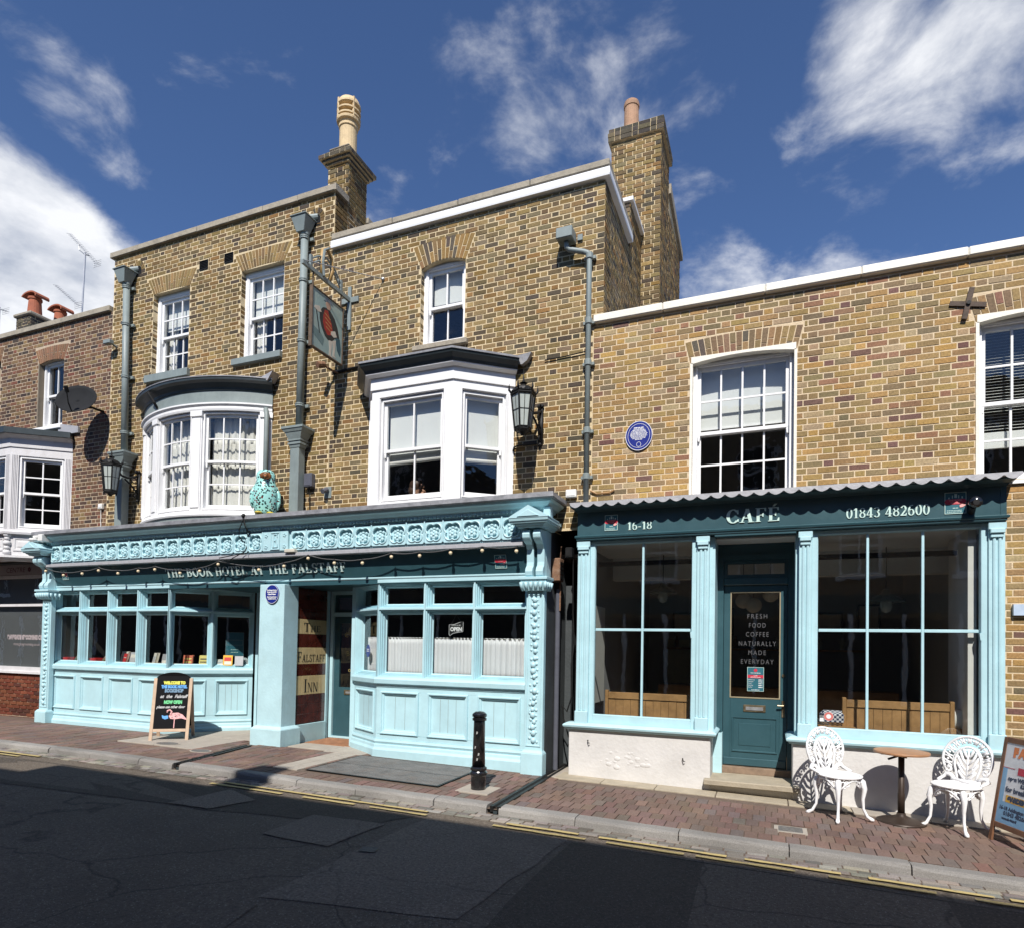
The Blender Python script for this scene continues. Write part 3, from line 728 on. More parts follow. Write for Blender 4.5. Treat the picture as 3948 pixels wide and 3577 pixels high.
# pavement: clay pavers on end in rows along the kerb
pav = struct(strip(-1.995, 3.0, -.012, -60, 40).out('pavement', DIRT, fix=False))
PAL_PAV = [((.172, .112, .09), 6), ((.16, .107, .087), 6), ((.15, .105, .088), 5), ((.18, .112, .088), 2), ((.142, .112, .098), 1.5)]
px_ = lambda u, d, z: (u, z, gz(u) + d)
px_.rot = (-math.pi / 2, 0, 0); px_.ang = 0
PLATE = (-5.62, -3.70, -1.60, -.42)
rc = []
for r in range(8):
    y0 = -1.985 + r * .232; x = -17.5 + (.061 if r % 2 else 0)
    while x < 3.6:
        a, b = x + .003, x + .118; ym = y0 + .115; x += .1225
        xm = (a + b) / 2
        if xm > -2.55 and y0 + .22 > -.39: continue
        if xm < -2.7 and y0 + .1 > -.30 and not (-9.6 < xm < -5.6): continue
        if PLATE[0] - .05 < xm < PLATE[1] + .05 and PLATE[2] - .1 < ym < PLATE[3] + .1: continue
        if abs(xm + 2.75) < .09 or abs(xm - (-7.36 - .18 * (ym + 2.2))) < .11: continue
        if -9.75 < xm < -8.1 and ym > -1.25: continue
        if -8.05 < xm < -5.65 and ym > -.35: continue
        if -6.15 < xm < -5.72 and ym > -1.7: continue
        if abs(xm - .19) < .17 and abs(ym + 1.50) < .13: continue
        if abs(xm + 3.2) < .21 and abs(ym + 1.5) < .2: continue
        rc.append((a, b, y0 + .003, y0 + .228))
bricks(pav, px_, rc, PAL_PAV, PAVER, 300, minpx=6)
for o in pav.children:
    if o.name.startswith('brick') and not o.name.startswith('brickwork'): o.name = 'paver'


def slab(x0, x1, y0, y1, mt=YORK, name='paving_slab', dz=.004, par=None, th=.05):
    m = MB(); j = lambda: rnd.uniform(-.004, .004)
    t = [(x0 + j(), y0 + j(), gz(x0) + dz), (x1 + j(), y0 + j(), gz(x1) + dz), (x1 + j(), y1 + j(), gz(x1) + dz), (x0 + j(), y1 + j(), gz(x0) + dz)]
    i = m.add(t); k = m.add([(a, b, c - th) for a, b, c in t]); m.f.append((i, i + 1, i + 2, i + 3)); m.f += [(i + e, k + e, k + (e + 1) % 4, i + (e + 1) % 4) for e in range(4)]
    return m.out(name, mt, par or pav, bevel=.004)


x = -2.62
for l in (.62, .68, .72, .80, .66, .74, .6, .8):
    slab(x, x + l - .008, -.40, .02, YORK if rnd.random() < .7 else CONC); x += l
for a, b, c, d in ((-9.72, -8.92, -1.24, -.2), (-8.91, -8.1, -1.24, -.2), (-9.72, -8.6, -.19, 1.2), (-8.59, -7.74, -.19, 1.2), (-6.13, -5.92, -1.68, -.4), (-5.91, -5.73, -1.68, -.4), (-7.1, -6.35, -.30, .12), (-6.34, -5.66, -.38, .25)): slab(a, b, c, d, CONC)
slab(-3.41, -2.99, -1.70, -1.30, CONC, dz=.006)
slab(-7.14, -6.2, .14, 1.1, mat('terracotta_doormat_tiles', (.30, .14, .07), .8, var=.3, scale=14, grime=.5, gscale=5), 'lobby_tile', dz=.006)
slab(-2.74, -2.45, -.35, 1.3, CONC, dz=.002)

# ------------------------------------------------------------------ things let into or standing on the pavement
STUDS = mat('worn_iron_plate', (.15, .145, .138), .7, metal=.2, var=.3, scale=5, grime=.7, gscale=3.5, gcol=(.19, .15, .12), bump=.9, bscale=55)
t = thing('cellar_hatch', 'large dark patterned iron cellar plate set in the pavement before the pub', 'cellar hatch', (-4.66, -1.0, gz(-4.66)), world=True)
m = MB(); X0, X1, Y0, Y1 = PLATE
m.face(*[(x, y, gz(x) + .007) for x, y in ((X0, Y0), (X1, Y0), (X1, Y1), (X0, Y1))]); pm = m.out('plate', STUDS, t, fix=False)
m = MB()
for i in range(30):
    for k in range(19):
        x, y = X0 + .06 + i * .0625, Y0 + .06 + k * .0605; s = .016; z = gz(x) + .0075
        j = m.add([(x - s, y, z), (x, y - s * .5, z), (x + s, y, z), (x, y + s * .5, z), (x, y, z + .005)]); m.f += [(j, j + 1, j + 4), (j + 1, j + 2, j + 4), (j + 2, j + 3, j + 4), (j + 3, j, j + 4)]
m.out('tread_studs', STUDS, t, fix=False, kind='stuff')
m = MB()
for a, b, c, d in ((X0 - .03, X1 + .03, Y0 - .03, Y0), (X0 - .03, X1 + .03, Y1, Y1 + .03), (X0 - .03, X0, Y0, Y1), (X1, X1 + .03, Y0, Y1)): m.face(*[(x, y, gz(x) + .006) for x, y in ((a, c), (b, c), (b, d), (a, d))])
m.out('rim', IRON, t, fix=False)
m = MB(); m.face((X0, -1.02, gz(X0) + .0075), (X1, -1.02, gz(X1) + .0075), (X1, -1.005, gz(X1) + .0075), (X0, -1.005, gz(X0) + .0075)); m.out('seam', IRON, t, fix=False)


def channel(x0, y0, x1, y1, label, w=.042):
    t = thing('drain_channel', label, 'drain', ((x0 + x1) / 2, (y0 + y1) / 2, gz(x0) - .02), world=True); dx, dy = x1 - x0, y1 - y0; l = math.hypot(dx, dy); nx, ny = -dy / l, dx / l
    xf = lambda u, d, z: (x0 + dx * u / l + nx * d, y0 + dy * u / l + ny * d, gz(x0 + dx * u / l) + z)
    for s in (-1, 1): MB(xf).box(0, l, s * w - .02, s * w + .02, -.06, .006).out('side_bar', IRON, t)
    MB(xf).box(0, l, -w + .02, w - .02, -.08, -.045).out('trough', DKGREY, t)
    m = MB(xf); n = int(l / .05)
    for k in range(n): m.box(.02 + k * .05, .035 + k * .05, -w + .02, w - .02, -.012, .003)
    m.out('cross_bars', IRON, t, kind='stuff')


channel(-2.70, -2.14, -2.76, 1.0, 'black iron drain channel running from the alley beside the cafe to the kerb')
channel(-7.32, -2.14, -7.66, -.55, 'thin black iron drain channel running to the kerb from the pub pillar')
for x, y, a, b, lb in ((-8.80, -1.08, .20, .075, 'oval black stopcock cover in the pavement at the chalkboard sign'), (-7.85, -1.30, .16, .06, 'small oval cover in the pavement beside the drain channel')):
    t = thing('stopcock_cover', lb, 'cover', (x, y, gz(x)), world=True); m = MB(); m.prism(arc(x, y, a, b * 1.5, 0, 345, 23), gz(x) + .003, gz(x) + .010, 'xy'); c = m.out('lid', STUDS, t)
    MB().prism(arc(x, y, a * 1.18, b * 1.9, 0, 345, 23), gz(x) - .01, gz(x) + .0065, 'xy').out('surround', CONC, t)
t = thing('stopcock_cover', 'square iron cover in the brick pavement before the cafe', 'cover', (.19, -1.5, gz(.19)), world=True)
MB().box(.04, .34, -1.62, -1.38, gz(.19) - .05, gz(.19) + .004).out('surround', CONC, t); MB().box(.08, .30, -1.59, -1.41, gz(.19) - .02, gz(.19) + .008).out('lid', STUDS, t, bevel=.003)
m = MB()
for k in range(5): m.box(.10, .28, -1.575 + k * .034, -1.56 + k * .034, gz(.19) + .008, gz(.19) + .012)
m.out('ribs', STUDS, t)

# bollard
t = thing('bollard', 'black cast iron bollard with ringed base and domed cap near the kerb', 'bollard', (-3.2, -1.5, gz(-3.2)))
BOLL = mat('glossy_black_bollard', (.010, .010, .011), .22, var=.4, scale=14, coat=.6)
MB().lathe([(.088, -.03), (.088, .16), (.092, .165), (.104, .175), (.106, .20), (.094, .212), (.086, .225), (.098, .235), (.100, .258), (.084, .272)], n=24).out('base', BOLL, t, smooth=False)
MB().lathe([(.078, .27), (.068, .80), (.067, .81)], n=24).out('shaft', BOLL, t, smooth=True)
MB().lathe([(.068, .808), (.085, .815), (.086, .84), (.072, .85), (.074, .855), (.088, .862), (.088, .885), (.076, .90), (.05, .918), (.002, .925)], n=24).out('cap', BOLL, t)
m = MB()
for z, a in ((.36, -1.4), (.50, -1.75), (.42, -1.2), (.67, -1.5)):
    j = m.add([(.0775 * math.cos(a + q), .0775 * math.sin(a + q), z + w) for q, w in ((-.12, -.012), (.10, -.006), (.16, .018), (-.06, .022))]); m.f.append((j, j + 1, j + 2, j + 3))
m.out('chipped_paint', mat('chipped_grey_paint', (.35, .34, .32), .8), t, fix=False)

# ------------------------------------------------------------------ the four brick houses
W0 = face_at(0)
GRP = None


def coping(parent, x0, x1, z0, z1, y0, y1, mt, name='coping', n=4):
    ln = (x1 - x0) / n
    for k in range(n): MB().box(x0 + k * ln + .003, x0 + (k + 1) * ln - .003, y0 + rnd.uniform(-.004, .004), y1, z0, z1 + rnd.uniform(-.004, .004)).out(name, mt, parent, bevel=.008)


def jamb(parent, x, z0, z1, pal, depth=.11, right=False):
    xf = pl((x, 0), (x, 1)) if not right else pl((x, depth), (x, 0))
    r = []; n = int((z1 - z0) / .075)
    for k in range(n):
        l = depth - .004 if k % 2 else depth - .004
        r.append((.004, l, z0 + k * .075 + .006, z0 + (k + 1) * .075 - .006))
    bricks(parent, xf, r, pal, n_ind=0)


# --- left house (tall, bow window)
H1 = thing('brick_house', 'tall brown brick house with a bow window, between the drainpipes', 'house', (-9.3, 2, .05), group='houses along the street', world=True)
hl = [(-10.82, -9.89, 6.62, 8.17), (-8.66, -7.71, 6.60, 8.17), (-10.55, -8.0, 3.75, 5.55)]
w = wall(H1, 'wall', MORTAR, W0, -11.92, -6.69, 3.3, 9.08, hl)
holes = [rect_hole(-10.82, -9.89, 6.62, 8.15), rect_hole(-8.66, -7.71, 6.60, 8.15), rect_hole(-10.55, -8.0, 3.75, 5.55)]
for cx, hw in ((-10.355, .465), (-8.185, .475)): holes.append(voussoirs(w, W0, cx, hw, 8.165, .03, .30, 17, [((.235, .155, .062), 3), ((.19, .125, .052), 2), ((.14, .095, .045), 1.5)]))
for u, z in ((-9.56, 8.47), (-8.965, 8.475)): holes.append(rect_hole(u - .105, u + .105, z - .09, z + .09))
ARCH = ((-11.25, 8.72), (-7.06, 8.72))
for u, z in ARCH: holes.append((lambda u, z: lambda q: (u - .17 * math.sqrt(max(0, 1 - ((q - z) / .2) ** 2)) - .005, u + .17 * math.sqrt(max(0, 1 - ((q - z) / .2) ** 2)) + .005) if z < q < z + .2 else None)(u, z))
bricks(w, W0, lay(-11.92, -6.69, 3.33, 9.08, holes), PAL_PUB)
for cx, hw in ((-10.355, .465), (-8.185, .475)): lintel(w, W0, cx, hw + .01, 8.165, .02, 8.26, MORTAR)
for x, z0 in ((-10.82, 6.62), (-8.66, 6.60)): jamb(w, x, z0, 8.17, PAL_PUB)
for u, z in ((-9.56, 8.47), (-8.965, 8.475)):
    m = MB(W0).frame(u - .1, u + .1, z - .085, z + .085, .012, -.003, .012); m.box(u - .088, u + .088, -.003, .0, z - .073, z + .073); v = m.out('air_vent', IRON, H1)
    m = MB(W0)
    for k in range(6): zz = z - .07 + k * .027; m.face((u - .09, .010, zz), (u + .09, .010, zz), (u + .09, .001, zz + .014), (u - .09, .001, zz + .014))
    m.out('louvre', IRON, v, fix=False)
for u, z in ARCH:                                   # little brick arches over the hoppers
    for k in range(9):
        a0, a1 = R_(180 * k / 9 + 2), R_(180 * (k + 1) / 9 - 2); m = MB(W0); q = [(u + r * math.cos(a), z + r * 1.15 * math.sin(a)) for r, a in ((.085, a0), (.085, a1), (.168, a1), (.168, a0))]
        j = m.add([(a, .003, b) for a, b in q]); i = m.add([(a, -.02, b) for a, b in q]); m.f += [(j, j + 1, j + 2, j + 3)] + [(i + e, i + (e + 1) % 4, j + (e + 1) % 4, j + e) for e in range(4)]; o = m.out('brick', BRICK, w); o['tint'] = pick(PAL_PUB)
    m = MB(W0); m.prism([(u - .08, z - .12), (u + .08, z - .12)] + arc(u, z, .08, .09, 0, 180, 8), -.01, .002); m.out('outlet_shade_plate', IRON, w)  # solid plate, no hole: the outlet's shade is put into its black
for x0, x1, z0, z1 in hl[:2]:
    wn = sash(H1, W0, x0, x1, z0, z1, 3, 2, 2, d=-.10, fw=.085, head=.10)
    curtain(wn, W0, x0 + .09, x0 + .32, z0 + .1, z1 - .1, -.30, CURT, amp=.02, wl=.07)
    MB(W0).box(x0 + .1, x1 - .08, -.26, -.255, z1 - .62 if x0 < -9 else z1 - .80, z1 - .08).out('blind', BLIND, wn)
MB(W0).box(-8.78, -7.70, -.2, .07, 6.49, 6.60).out('window_sill', GREYB, H1, bevel=.006)
MB(W0).box(-10.93, -9.83, -.2, .07, 6.48, 6.62).out('window_sill', GREYB, H1, bevel=.006)
coping(H1, -11.99, -6.66, 9.085, 9.19, -.06, .34, STONE, n=7)
MB().lathe([(.09, 9.05), (.09, 9.28), (.11, 9.29), (.11, 9.33), (.085, 9.34)], -9.55, .9, 0, 14).out('chimney_pot', TERRA, H1)
# its gable above the lower roof, with the chimney
XS = pl((-6.67, 0), (-6.67, 1))
w2 = wall(H1, 'side_wall', MORTAR, XS, .31, 5, 7.9, 9.08)
bricks(w2, XS, [r for r in lay(0, 5, 7.9, 9.08, [])], PAL_PUB, n_ind=120)
for a, b in ((0, .29), (.84, 1.9), (1.91, 3.2), (3.21, 4.8)): MB().box(-6.98, -6.63, a + .003, b - .003, 9.085, 9.19).out('coping', STONE, H1, bevel=.008) if a else None
MB().box(-6.66, -6.63, -.06, .29, 9.083, 9.187).out('coping', STONE, H1)


def stack(parent, x0, x1, y0, y1, z0, z1, pal, left=False):
    c = MB().box(x0 + .008, x1 - .008, y0 + .008, y1, z0, z1).out('chimney', MORTAR, parent)
    xf = pl((0, y0), (1, y0)); bricks(c, xf, lay(x0, x1, z0, z1, []), pal, n_ind=90)
    xs = pl((x1, 0), (x1, 1)); bricks(c, xs, lay(y0, y1, z0, z1, []), pal, n_ind=70)
    return c


def cap(c, x0, x1, y0, y1, z0, rows, pal):
    for k, (o, h) in enumerate(rows):
        m = MB().box(x0 - o + .006, x1 + o - .006, y0 - o + .006, y1 + o - .006, z0, z0 + h); m.out('corbel_bed', MORTAR, c)
        for xf, a, b in ((pl((0, y0 - o), (1, y0 - o)), x0 - o, x1 + o), (pl((x1 + o, 0), (x1 + o, 1)), y0 - o, y1 + o)):
            bricks(c, xf, lay(a, b, z0, z0 + h, [], course=h, j=.008), pal, n_ind=30)
        z0 += h
    return z0


DKP = [((.09, .075, .055), 3), ((.055, .048, .04), 4), ((.12, .095, .06), 2)]
c = stack(H1, -7.09, -6.665, .29, .83, 9.0, 9.80, PAL_PUB)
z = cap(c, -7.09, -6.665, .29, .83, 9.80, ((.035, .05), (.075, .045), (.115, .07), (.04, .075), (-.01, .065)), DKP)
MB().box(-7.08, -6.68, .30, .82, z, z + .03).out('flaunching', STONE, c, bevel=.01)
pc = MB().lathe([(.165, 0), (.150, .10), (.148, .48), (.165, .49), (.165, .53), (.150, .54), (.16, .57), (.20, .585), (.205, .62), (.20, .63)], -6.89, .56, z + .02, 20).out('chimney_pot', BUFFP, c, smooth=False)
for k in range(3): zz = z + .02 + .655 + k * .098; MB().lathe([(.19, zz), (.205, zz + .004), (.205, zz + .032), (.19, zz + .036)] if k < 2 else [(.165, zz), (.205, zz + .016), (.203, zz + .05), (.17, zz + .12), (.10, zz + .165), (.01, zz + .18)], -6.89, .56, 0, 20).out('cowl_ring', BUFFP, c)
MB().lathe([(.12, .6), (.12, .95)], -6.89, .56, z, 12).out('cowl_shade_core', IRON, c)  # added black core; the shade in the cowl gaps is put into its colour
m = MB()
for k in range(4): a = R_(-118 + 90 * k); m.cbox(-6.89 + .188 * math.cos(a), .56 + .188 * math.sin(a), z + .80, .03, .03, .36)
m.out('cowl_ribs', BUFFP, c)
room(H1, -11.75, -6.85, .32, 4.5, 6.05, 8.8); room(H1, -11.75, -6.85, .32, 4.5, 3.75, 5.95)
MB().box(-11.9, -6.70, .32, 6, 8.95, 9.05).out('roof', LEAD, H1); MB().box(-11.92, -11.7, .32, 6, 3.3, 9.05).out('party_wall', MORTAR, H1)

# --- middle house (canted bay, white parapet band)
H2 = thing('brick_house', 'brown brick house with white parapet band and canted bay window', 'house', (-4.4, 2, 0), group='houses along the street', world=True)
hl = [(-5.03, -4.27, 6.25, 7.53), (-5.85, -3.5, 3.1, 5.5), (-2.29, -2.0, 3.0, 6.15)]
w = wall(H2, 'wall', MORTAR, W0, -6.685, -2.158, 3.3, 8.10, hl)
holes = [rect_hole(-5.03, -4.27, 6.25, 7.44), rect_hole(-5.85, -3.5, 3.1, 5.5), rect_hole(-2.29, -2.0, 3.0, 6.1)]
holes.append(voussoirs(w, W0, -4.65, .38, 7.45, .085, .36, 13, [((.28, .17, .06), 3), ((.22, .14, .06), 3), ((.10, .08, .06), 2)], .15))
bricks(w, W0, lay(-6.685, -2.15, 3.33, 8.10, holes), PAL_MID)
lintel(w, W0, -4.65, .39, 7.45, .08, 7.62, MORTAR); jamb(w, -5.03, 6.25, 7.45, PAL_MID)
wn = sash(H2, W0, -5.03, -4.27, 6.25, 7.55, 2, 1, 1, d=-.10, fw=.075, head=.10, meet=.5)
MB(W0).box(-4.93, -4.37, -.26, -.255, 6.98, 7.5).out('blind', BLIND, wn)
MB(W0).prism([(-5.13, 6.16), (-4.20, 6.15), (-4.20, 6.235), (-5.13, 6.24)], -.2, .07).out('window_sill', STONE, H2, bevel=.01)
mf = MB(); mf.mould([(-6.70, 0), (-2.15, 0), (-2.15, 1.5)], [(-.05, 8.11), (.07, 8.11), (.075, 8.14), (.07, 8.225), (-.05, 8.225)]); mf.out('parapet_band', WHITE, H2)
mf = MB(); mf.mould([(-6.685, .0), (-2.15, 0), (-2.15, 1.6)], [(-.05, 8.226), (.045, 8.226), (.045, 8.25), (-.05, 8.25)]); mf.out('parapet_course', IRON, H2)
for a, b in ((-6.70, -5.55), (-5.54, -4.4), (-4.39, -3.25), (-3.24, -2.09)): MB().box(a, b, -.062, .28, 8.252, 8.35 + rnd.uniform(-.004, .004)).out('coping', STONE, H2, bevel=.01)
for a, b in ((.285, .85), (.86, 1.55)): MB().box(-2.43, -2.088, a, b, 8.253, 8.35).out('coping', STONE, H2, bevel=.01)
XM = pl((-2.15, 0), (-2.15, 1))
w2 = wall(H2, 'side_wall', MORTAR, XM, .31, 5.2, 5.8, 8.10)
bricks(w2, XM, lay(0, 5.2, 5.8, 8.10, []), PAL_MID, n_ind=150)
pier = MB().box(-2.46, -2.158, 1.62, 2.6, 8.1, 8.86).out('parapet_pier', MORTAR, H2)
bricks(pier, XM, lay(1.6, 2.6, 8.1, 8.86, []), PAL_MID, n_ind=40); bricks(pier, pl((0, 1.61), (1, 1.61)), lay(-2.46, -2.15, 8.25, 8.86, []), PAL_MID, n_ind=20)
MB().box(-2.5, -2.10, 1.57, 2.52, 8.862, 8.92).out('coping', WHITE, H2)
c = stack(H2, -2.71, -1.825, 2.54, 3.42, 6.0, 10.66, PAL_MID)
z = cap(c, -2.71, -1.825, 2.54, 3.42, 10.66, ((.05, .08), (.055, .08), (.04, .075)), DKP)
MB().box(-2.68, -1.85, 2.57, 3.39, z, z + .03).out('flaunching', STONE, c, bevel=.01)
c2 = MB().box(-2.70, -1.833, 3.43, 5.0, 6.0, 9.85).out('chimney_shoulder', MORTAR, H2); bricks(c2, pl((-1.825, 0), (-1.825, 1)), lay(3.42, 5.0, 6.0, 9.85, []), PAL_MID, n_ind=60)
MB().prism([(3.40, 10.12), (3.40, 10.30), (5.12, 10.0), (5.12, 9.83)], -2.73, -1.78, 'yz').out('shoulder_coping', STONE, c2)
MB().prism([(3.42, 9.85), (3.42, 10.13), (5.0, 9.86)], -2.70, -1.833, 'yz').out('shoulder_fill', MORTAR, c2)
BPOT = mat('pinkish_clay', (.40, .24, .15), .85, var=.2, scale=6, grime=.5, gscale=5, gcol=(.16, .11, .08), bump=.4)
MB().lathe([(.145, 0), (.135, .05), (.128, .50), (.14, .505), (.142, .56), (.13, .57), (.13, .60), (.10, .60), (.10, .4)], -2.41, 2.80, z + .02, 18).out('chimney_pot', BPOT, c)
MB().lathe([(.13, 0), (.115, .05), (.11, .30), (.125, .31), (.125, .36), (.09, .36), (.09, .2)], -2.18, 3.1, z + .02, 16).out('chimney_pot', TERRA, c)
MB().lathe([(.10, 0), (.12, .05), (.10, .10), (.02, .12)], -1.99, 3.2, z + .02, 14).out('chimney_pot', IRON, c)
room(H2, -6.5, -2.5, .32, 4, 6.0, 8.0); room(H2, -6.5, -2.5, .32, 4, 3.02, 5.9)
MB().box(-6.66, -2.44, .30, 5.2, 8.0, 8.1).out('roof', LEAD, H2)

# --- cafe house
H3 = thing('brick_house', 'low yellow stock brick house above the cafe, with cream coping', 'house', (1, 2, -.05), group='houses along the street', world=True)
hl = [(-.985, .255, 3.60, 5.42), (2.09, 3.33, 3.60, 5.42), (-3, 2.33, -1, 3.42)]
w = wall(H3, 'wall', MORTARC, W0, -2.29, 7, -.4, 6.10, hl)
holes = [rect_hole(*hl[0][:3], 5.35), rect_hole(*hl[1][:3], 5.35), rect_hole(-3, 2.33, -1, 3.42)]
ARP = [((.19, .13, .075), 3), ((.26, .17, .08), 3), ((.11, .09, .07), 2), ((.22, .11, .07), 1)]
holes.append(voussoirs(w, W0, -.365, .63, 5.36, .06, .29, 18, ARP, .07)); holes.append(voussoirs(w, W0, 2.71, .63, 5.36, .06, .29, 18, ARP, .07))
bricks(w, W0, lay(-2.29, 5.2, -.3, 6.10, holes, S=.21, H=.10, j=.0135), PAL_CAFE)
for cx in (-.365, 2.71):
    lintel(w, W0, cx, .62, 5.36, .055, 5.45, CREAM, d1=.006); MB(W0).box(cx - .632, cx - .60, -.15, .006, 3.58, 5.37).out('painted_reveal', CREAM, w); MB(W0).box(cx + .60, cx + .632, -.15, .006, 3.58, 5.37).out('painted_reveal', CREAM, w)
    wn = sash(H3, W0, cx - .6, cx + .6, 3.585, 5.43, 4, 2, 2, d=-.11, fw=.05, head=.075, meet=.495, bw=.022)
    if cx < 0: MB(W0).box(cx - .54, cx + .54, -.30, -.295, 4.60, 5.35).out('blind', BLIND, wn); MB(W0).box(cx - .54, cx + .54, -.312, -.288, 4.575, 4.605).out('blind_bar', WHITE, wn)
    else:
        m = MB(W0)
        for k in range(34): z = 4.2 + k * .034; m.face((cx - .54, -.285, z), (cx + .54, -.285, z), (cx + .54, -.31, z + .012), (cx - .54, -.31, z + .012))
        o = m.out('venetian_blind', BLIND, wn, fix=False)
        MB(W0).box(cx - .54, cx + .54, -.31, -.285, 4.02, 4.20).out('blind_bar', BLIND, wn)
    MB(W0).box(cx - .62, cx + .62, -.12, .03, 3.545, 3.585).out('window_sill', WHITE, wn)
for a in (-2.28, -1.35, -.1, .95, 2.0, 3.2, 4.4): b = {-2.28: -1.352, -1.35: -.102, -.1: .948, .95: 1.998, 2.0: 3.198, 3.2: 4.398, 4.4: 6.9}[a]; MB().box(a, b, -.07 + rnd.uniform(-.003, .003), .32, 6.105, 6.21 + rnd.uniform(-.004, .004)).out('coping', CREAM, H3, bevel=.012)
room(H3, -2.1, 5.0, .32, 4.2, 3.62, 5.9); MB().box(-2.14, 7, .32, 6, 5.98, 6.08).out('roof', LEAD, H3)

# --- leftmost house
H4 = thing('brick_house', 'dull red-brown brick house at the far left with a satellite dish', 'house', (-15, 2, .07), group='houses along the street', world=True)
hl = [(-13.1, -11.9, -.1, 3.3), (-14.10, -13.32, 5.98, 7.40), (-16.6, -15.38, 5.0, 7.62), (-16.9, -13.05, 3.8, 5.5), (-19, -13.5, .1, 3.3)]
w = wall(H4, 'wall', MORTARR, W0, -19, -11.925, .0, 8.05, hl)
holes = [rect_hole(-13.1, -11.9, -.1, 3.3), rect_hole(-14.10, -13.32, 5.98, 7.33), rect_hole(-16.6, -15.38, 5.0, 7.6), rect_hole(-16.9, -13.05, 3.8, 5.5), rect_hole(-19, -13.5, 1.0, 3.35)]
RP = [((.22, .115, .065), 3), ((.18, .10, .06), 2)]
holes.append(voussoirs(w, W0, -13.71, .39, 7.33, .05, .30, 15, RP, .13)); holes.append(voussoirs(w, W0, -15.99, .61, 7.60, .05, .30, 20, RP, .1))
bricks(w, W0, lay(-17.5, -11.925, 2.0, 8.05, holes), PAL_RED)
bricks(w, face_at(-.004), lay(-17.5, -13.25, .0, .98, [], bond='stretcher'), PAL_OX, n_ind=120); MB(W0).box(-17.6, -13.25, -.3, -.012, 0, 1.0).out('stall_riser', MORTARR, w)
lintel(w, W0, -13.71, .40, 7.33, .05, 7.5, MORTARR); MB(W0).box(-14.12, -14.085, -.13, .004, 5.98, 7.36).out('painted_reveal', mat('taupe_paint', (.20, .165, .12), .8, var=.1), w)
MB(W0).box(-16.6, -15.38, -.2, -.10, 5.0, 7.63).out('blocked_opening', mat('taupe_render', (.30, .235, .16), .9, var=.1), w)
wn = sash(H4, W0, -14.08, -13.34, 6.0, 7.4, 2, 1, 1, d=-.10, fw=.06)
MB(W0).box(-14.26, -13.26, -.15, .08, 5.90, 5.98).out('window_sill', WHITE, H4, bevel=.012)
for k in range(5): MB().box(-19 + k * 1.41, -19 + (k + 1) * 1.41 - .006, -.06, .30, 8.055, 8.165).out('coping', STONE, H4, bevel=.01)
room(H4, -18.5, -12.1, .32, 4, 5.6, 7.9); room(H4, -18.5, -12.1, .32, 4, 3.65, 5.5); room(H4, -18.5, -13.25, .32, 4, .1, 3.4)
MB().box(-18.9, -11.95, .31, 6, 7.95, 8.04).out('roof', LEAD, H4)
c = stack(H4, -17.05, -16.50, 1.2, 3.4, 8.0, 9.42, DKP)
MB().box(-17.10, -16.45, 1.15, 3.45, 9.42, 9.50).out('chimney_cap', STONE, c, bevel=.02)
for y, k, hood in ((1.45, 1.0, 1), (2.05, .95, 1), (2.62, .9, 0), (3.15, .6, 0)):
    p = MB().lathe([(.165 * k, 0), (.155 * k, .05), (.13 * k, .42 * k), (.15 * k, .43 * k), (.15 * k, .48 * k), (.11 * k, .48 * k), (.10 * k, .3 * k)], -16.78, y, 9.50, 18).out('chimney_pot', TERRA, c)
    if hood:
        m = MB(); pts = arc(0, 0, .25, .10, 165, -15, 10); z0 = 9.50 + .46 * k
        m.prism([(-16.78 + a, z0 + b) for a, b in pts] + [(-16.78 + a * 1.14, z0 + b * 1.3 + .005) for a, b in reversed(pts)], y - .16, y + .16); m.out('pot_hood', TERRA, c)

# ------------------------------------------------------------------ bays, pipes and fittings on the upper walls
def frus(m, x, y, z0, z1, w0, d0, w1, d1):
    i = m.add([(x - w0 / 2, y - d0 / 2, z0), (x + w0 / 2, y - d0 / 2, z0), (x + w0 / 2, y + d0 / 2, z0), (x - w0 / 2, y + d0 / 2, z0), (x - w1 / 2, y - d1 / 2, z1), (x + w1 / 2, y - d1 / 2, z1), (x + w1 / 2, y + d1 / 2, z1), (x - w1 / 2, y + d1 / 2, z1)])
    m.f += [(i, i + 1, i + 2, i + 3), (i + 4, i + 5, i + 6, i + 7)] + [(i + k, i + (k + 1) % 4, i + 4 + (k + 1) % 4, i + 4 + k) for k in range(4)]; return m


# canted bay
P = [(-5.90, 0), (-5.48, -.56), (-4.135, -.56), (-3.44, 0)]
B2 = thing('bay_window', 'white canted bay window with dark cornice and lead top on the middle house', 'bay window', (-4.75, -.3, 3.7), world=True)
for k in range(3):
    xf = pl(P[k], P[k + 1]); l = xf.len; a = .15 if k == 1 else .13
    pnl = MB(xf).frame(.0, l, 3.64, 5.41, a, -.09, 0, wb=.10, wt=.14); fr = pnl.out('face_frame', WHITE, B2)
    MB(xf).rings(a - .03, l - a + .03, 3.71, 5.30, [(0, .0), (.004, .018), (.022, .018), (.03, .002)], cap=False).out('architrave', WHITE, fr)
    wn = sash(B2, xf, a, l - a, 3.74, 5.27, 2 if k == 1 else 1, 1, 1, d=-.03, fw=.035, head=.05, st=.045)
    zb = 4.33 if k == 1 else 4.30
    MB(xf).box(a + .05, l - a - .05, -.19, -.186, zb + .05, 5.24).out('blind', BLIND, wn)
    m = MB(xf); m.tube([(a + .05, -.19, zb + .03), (l - a - .05, -.19, zb + .045)], .035, 10); m.out('rolled_blind_hem', CURT, wn)
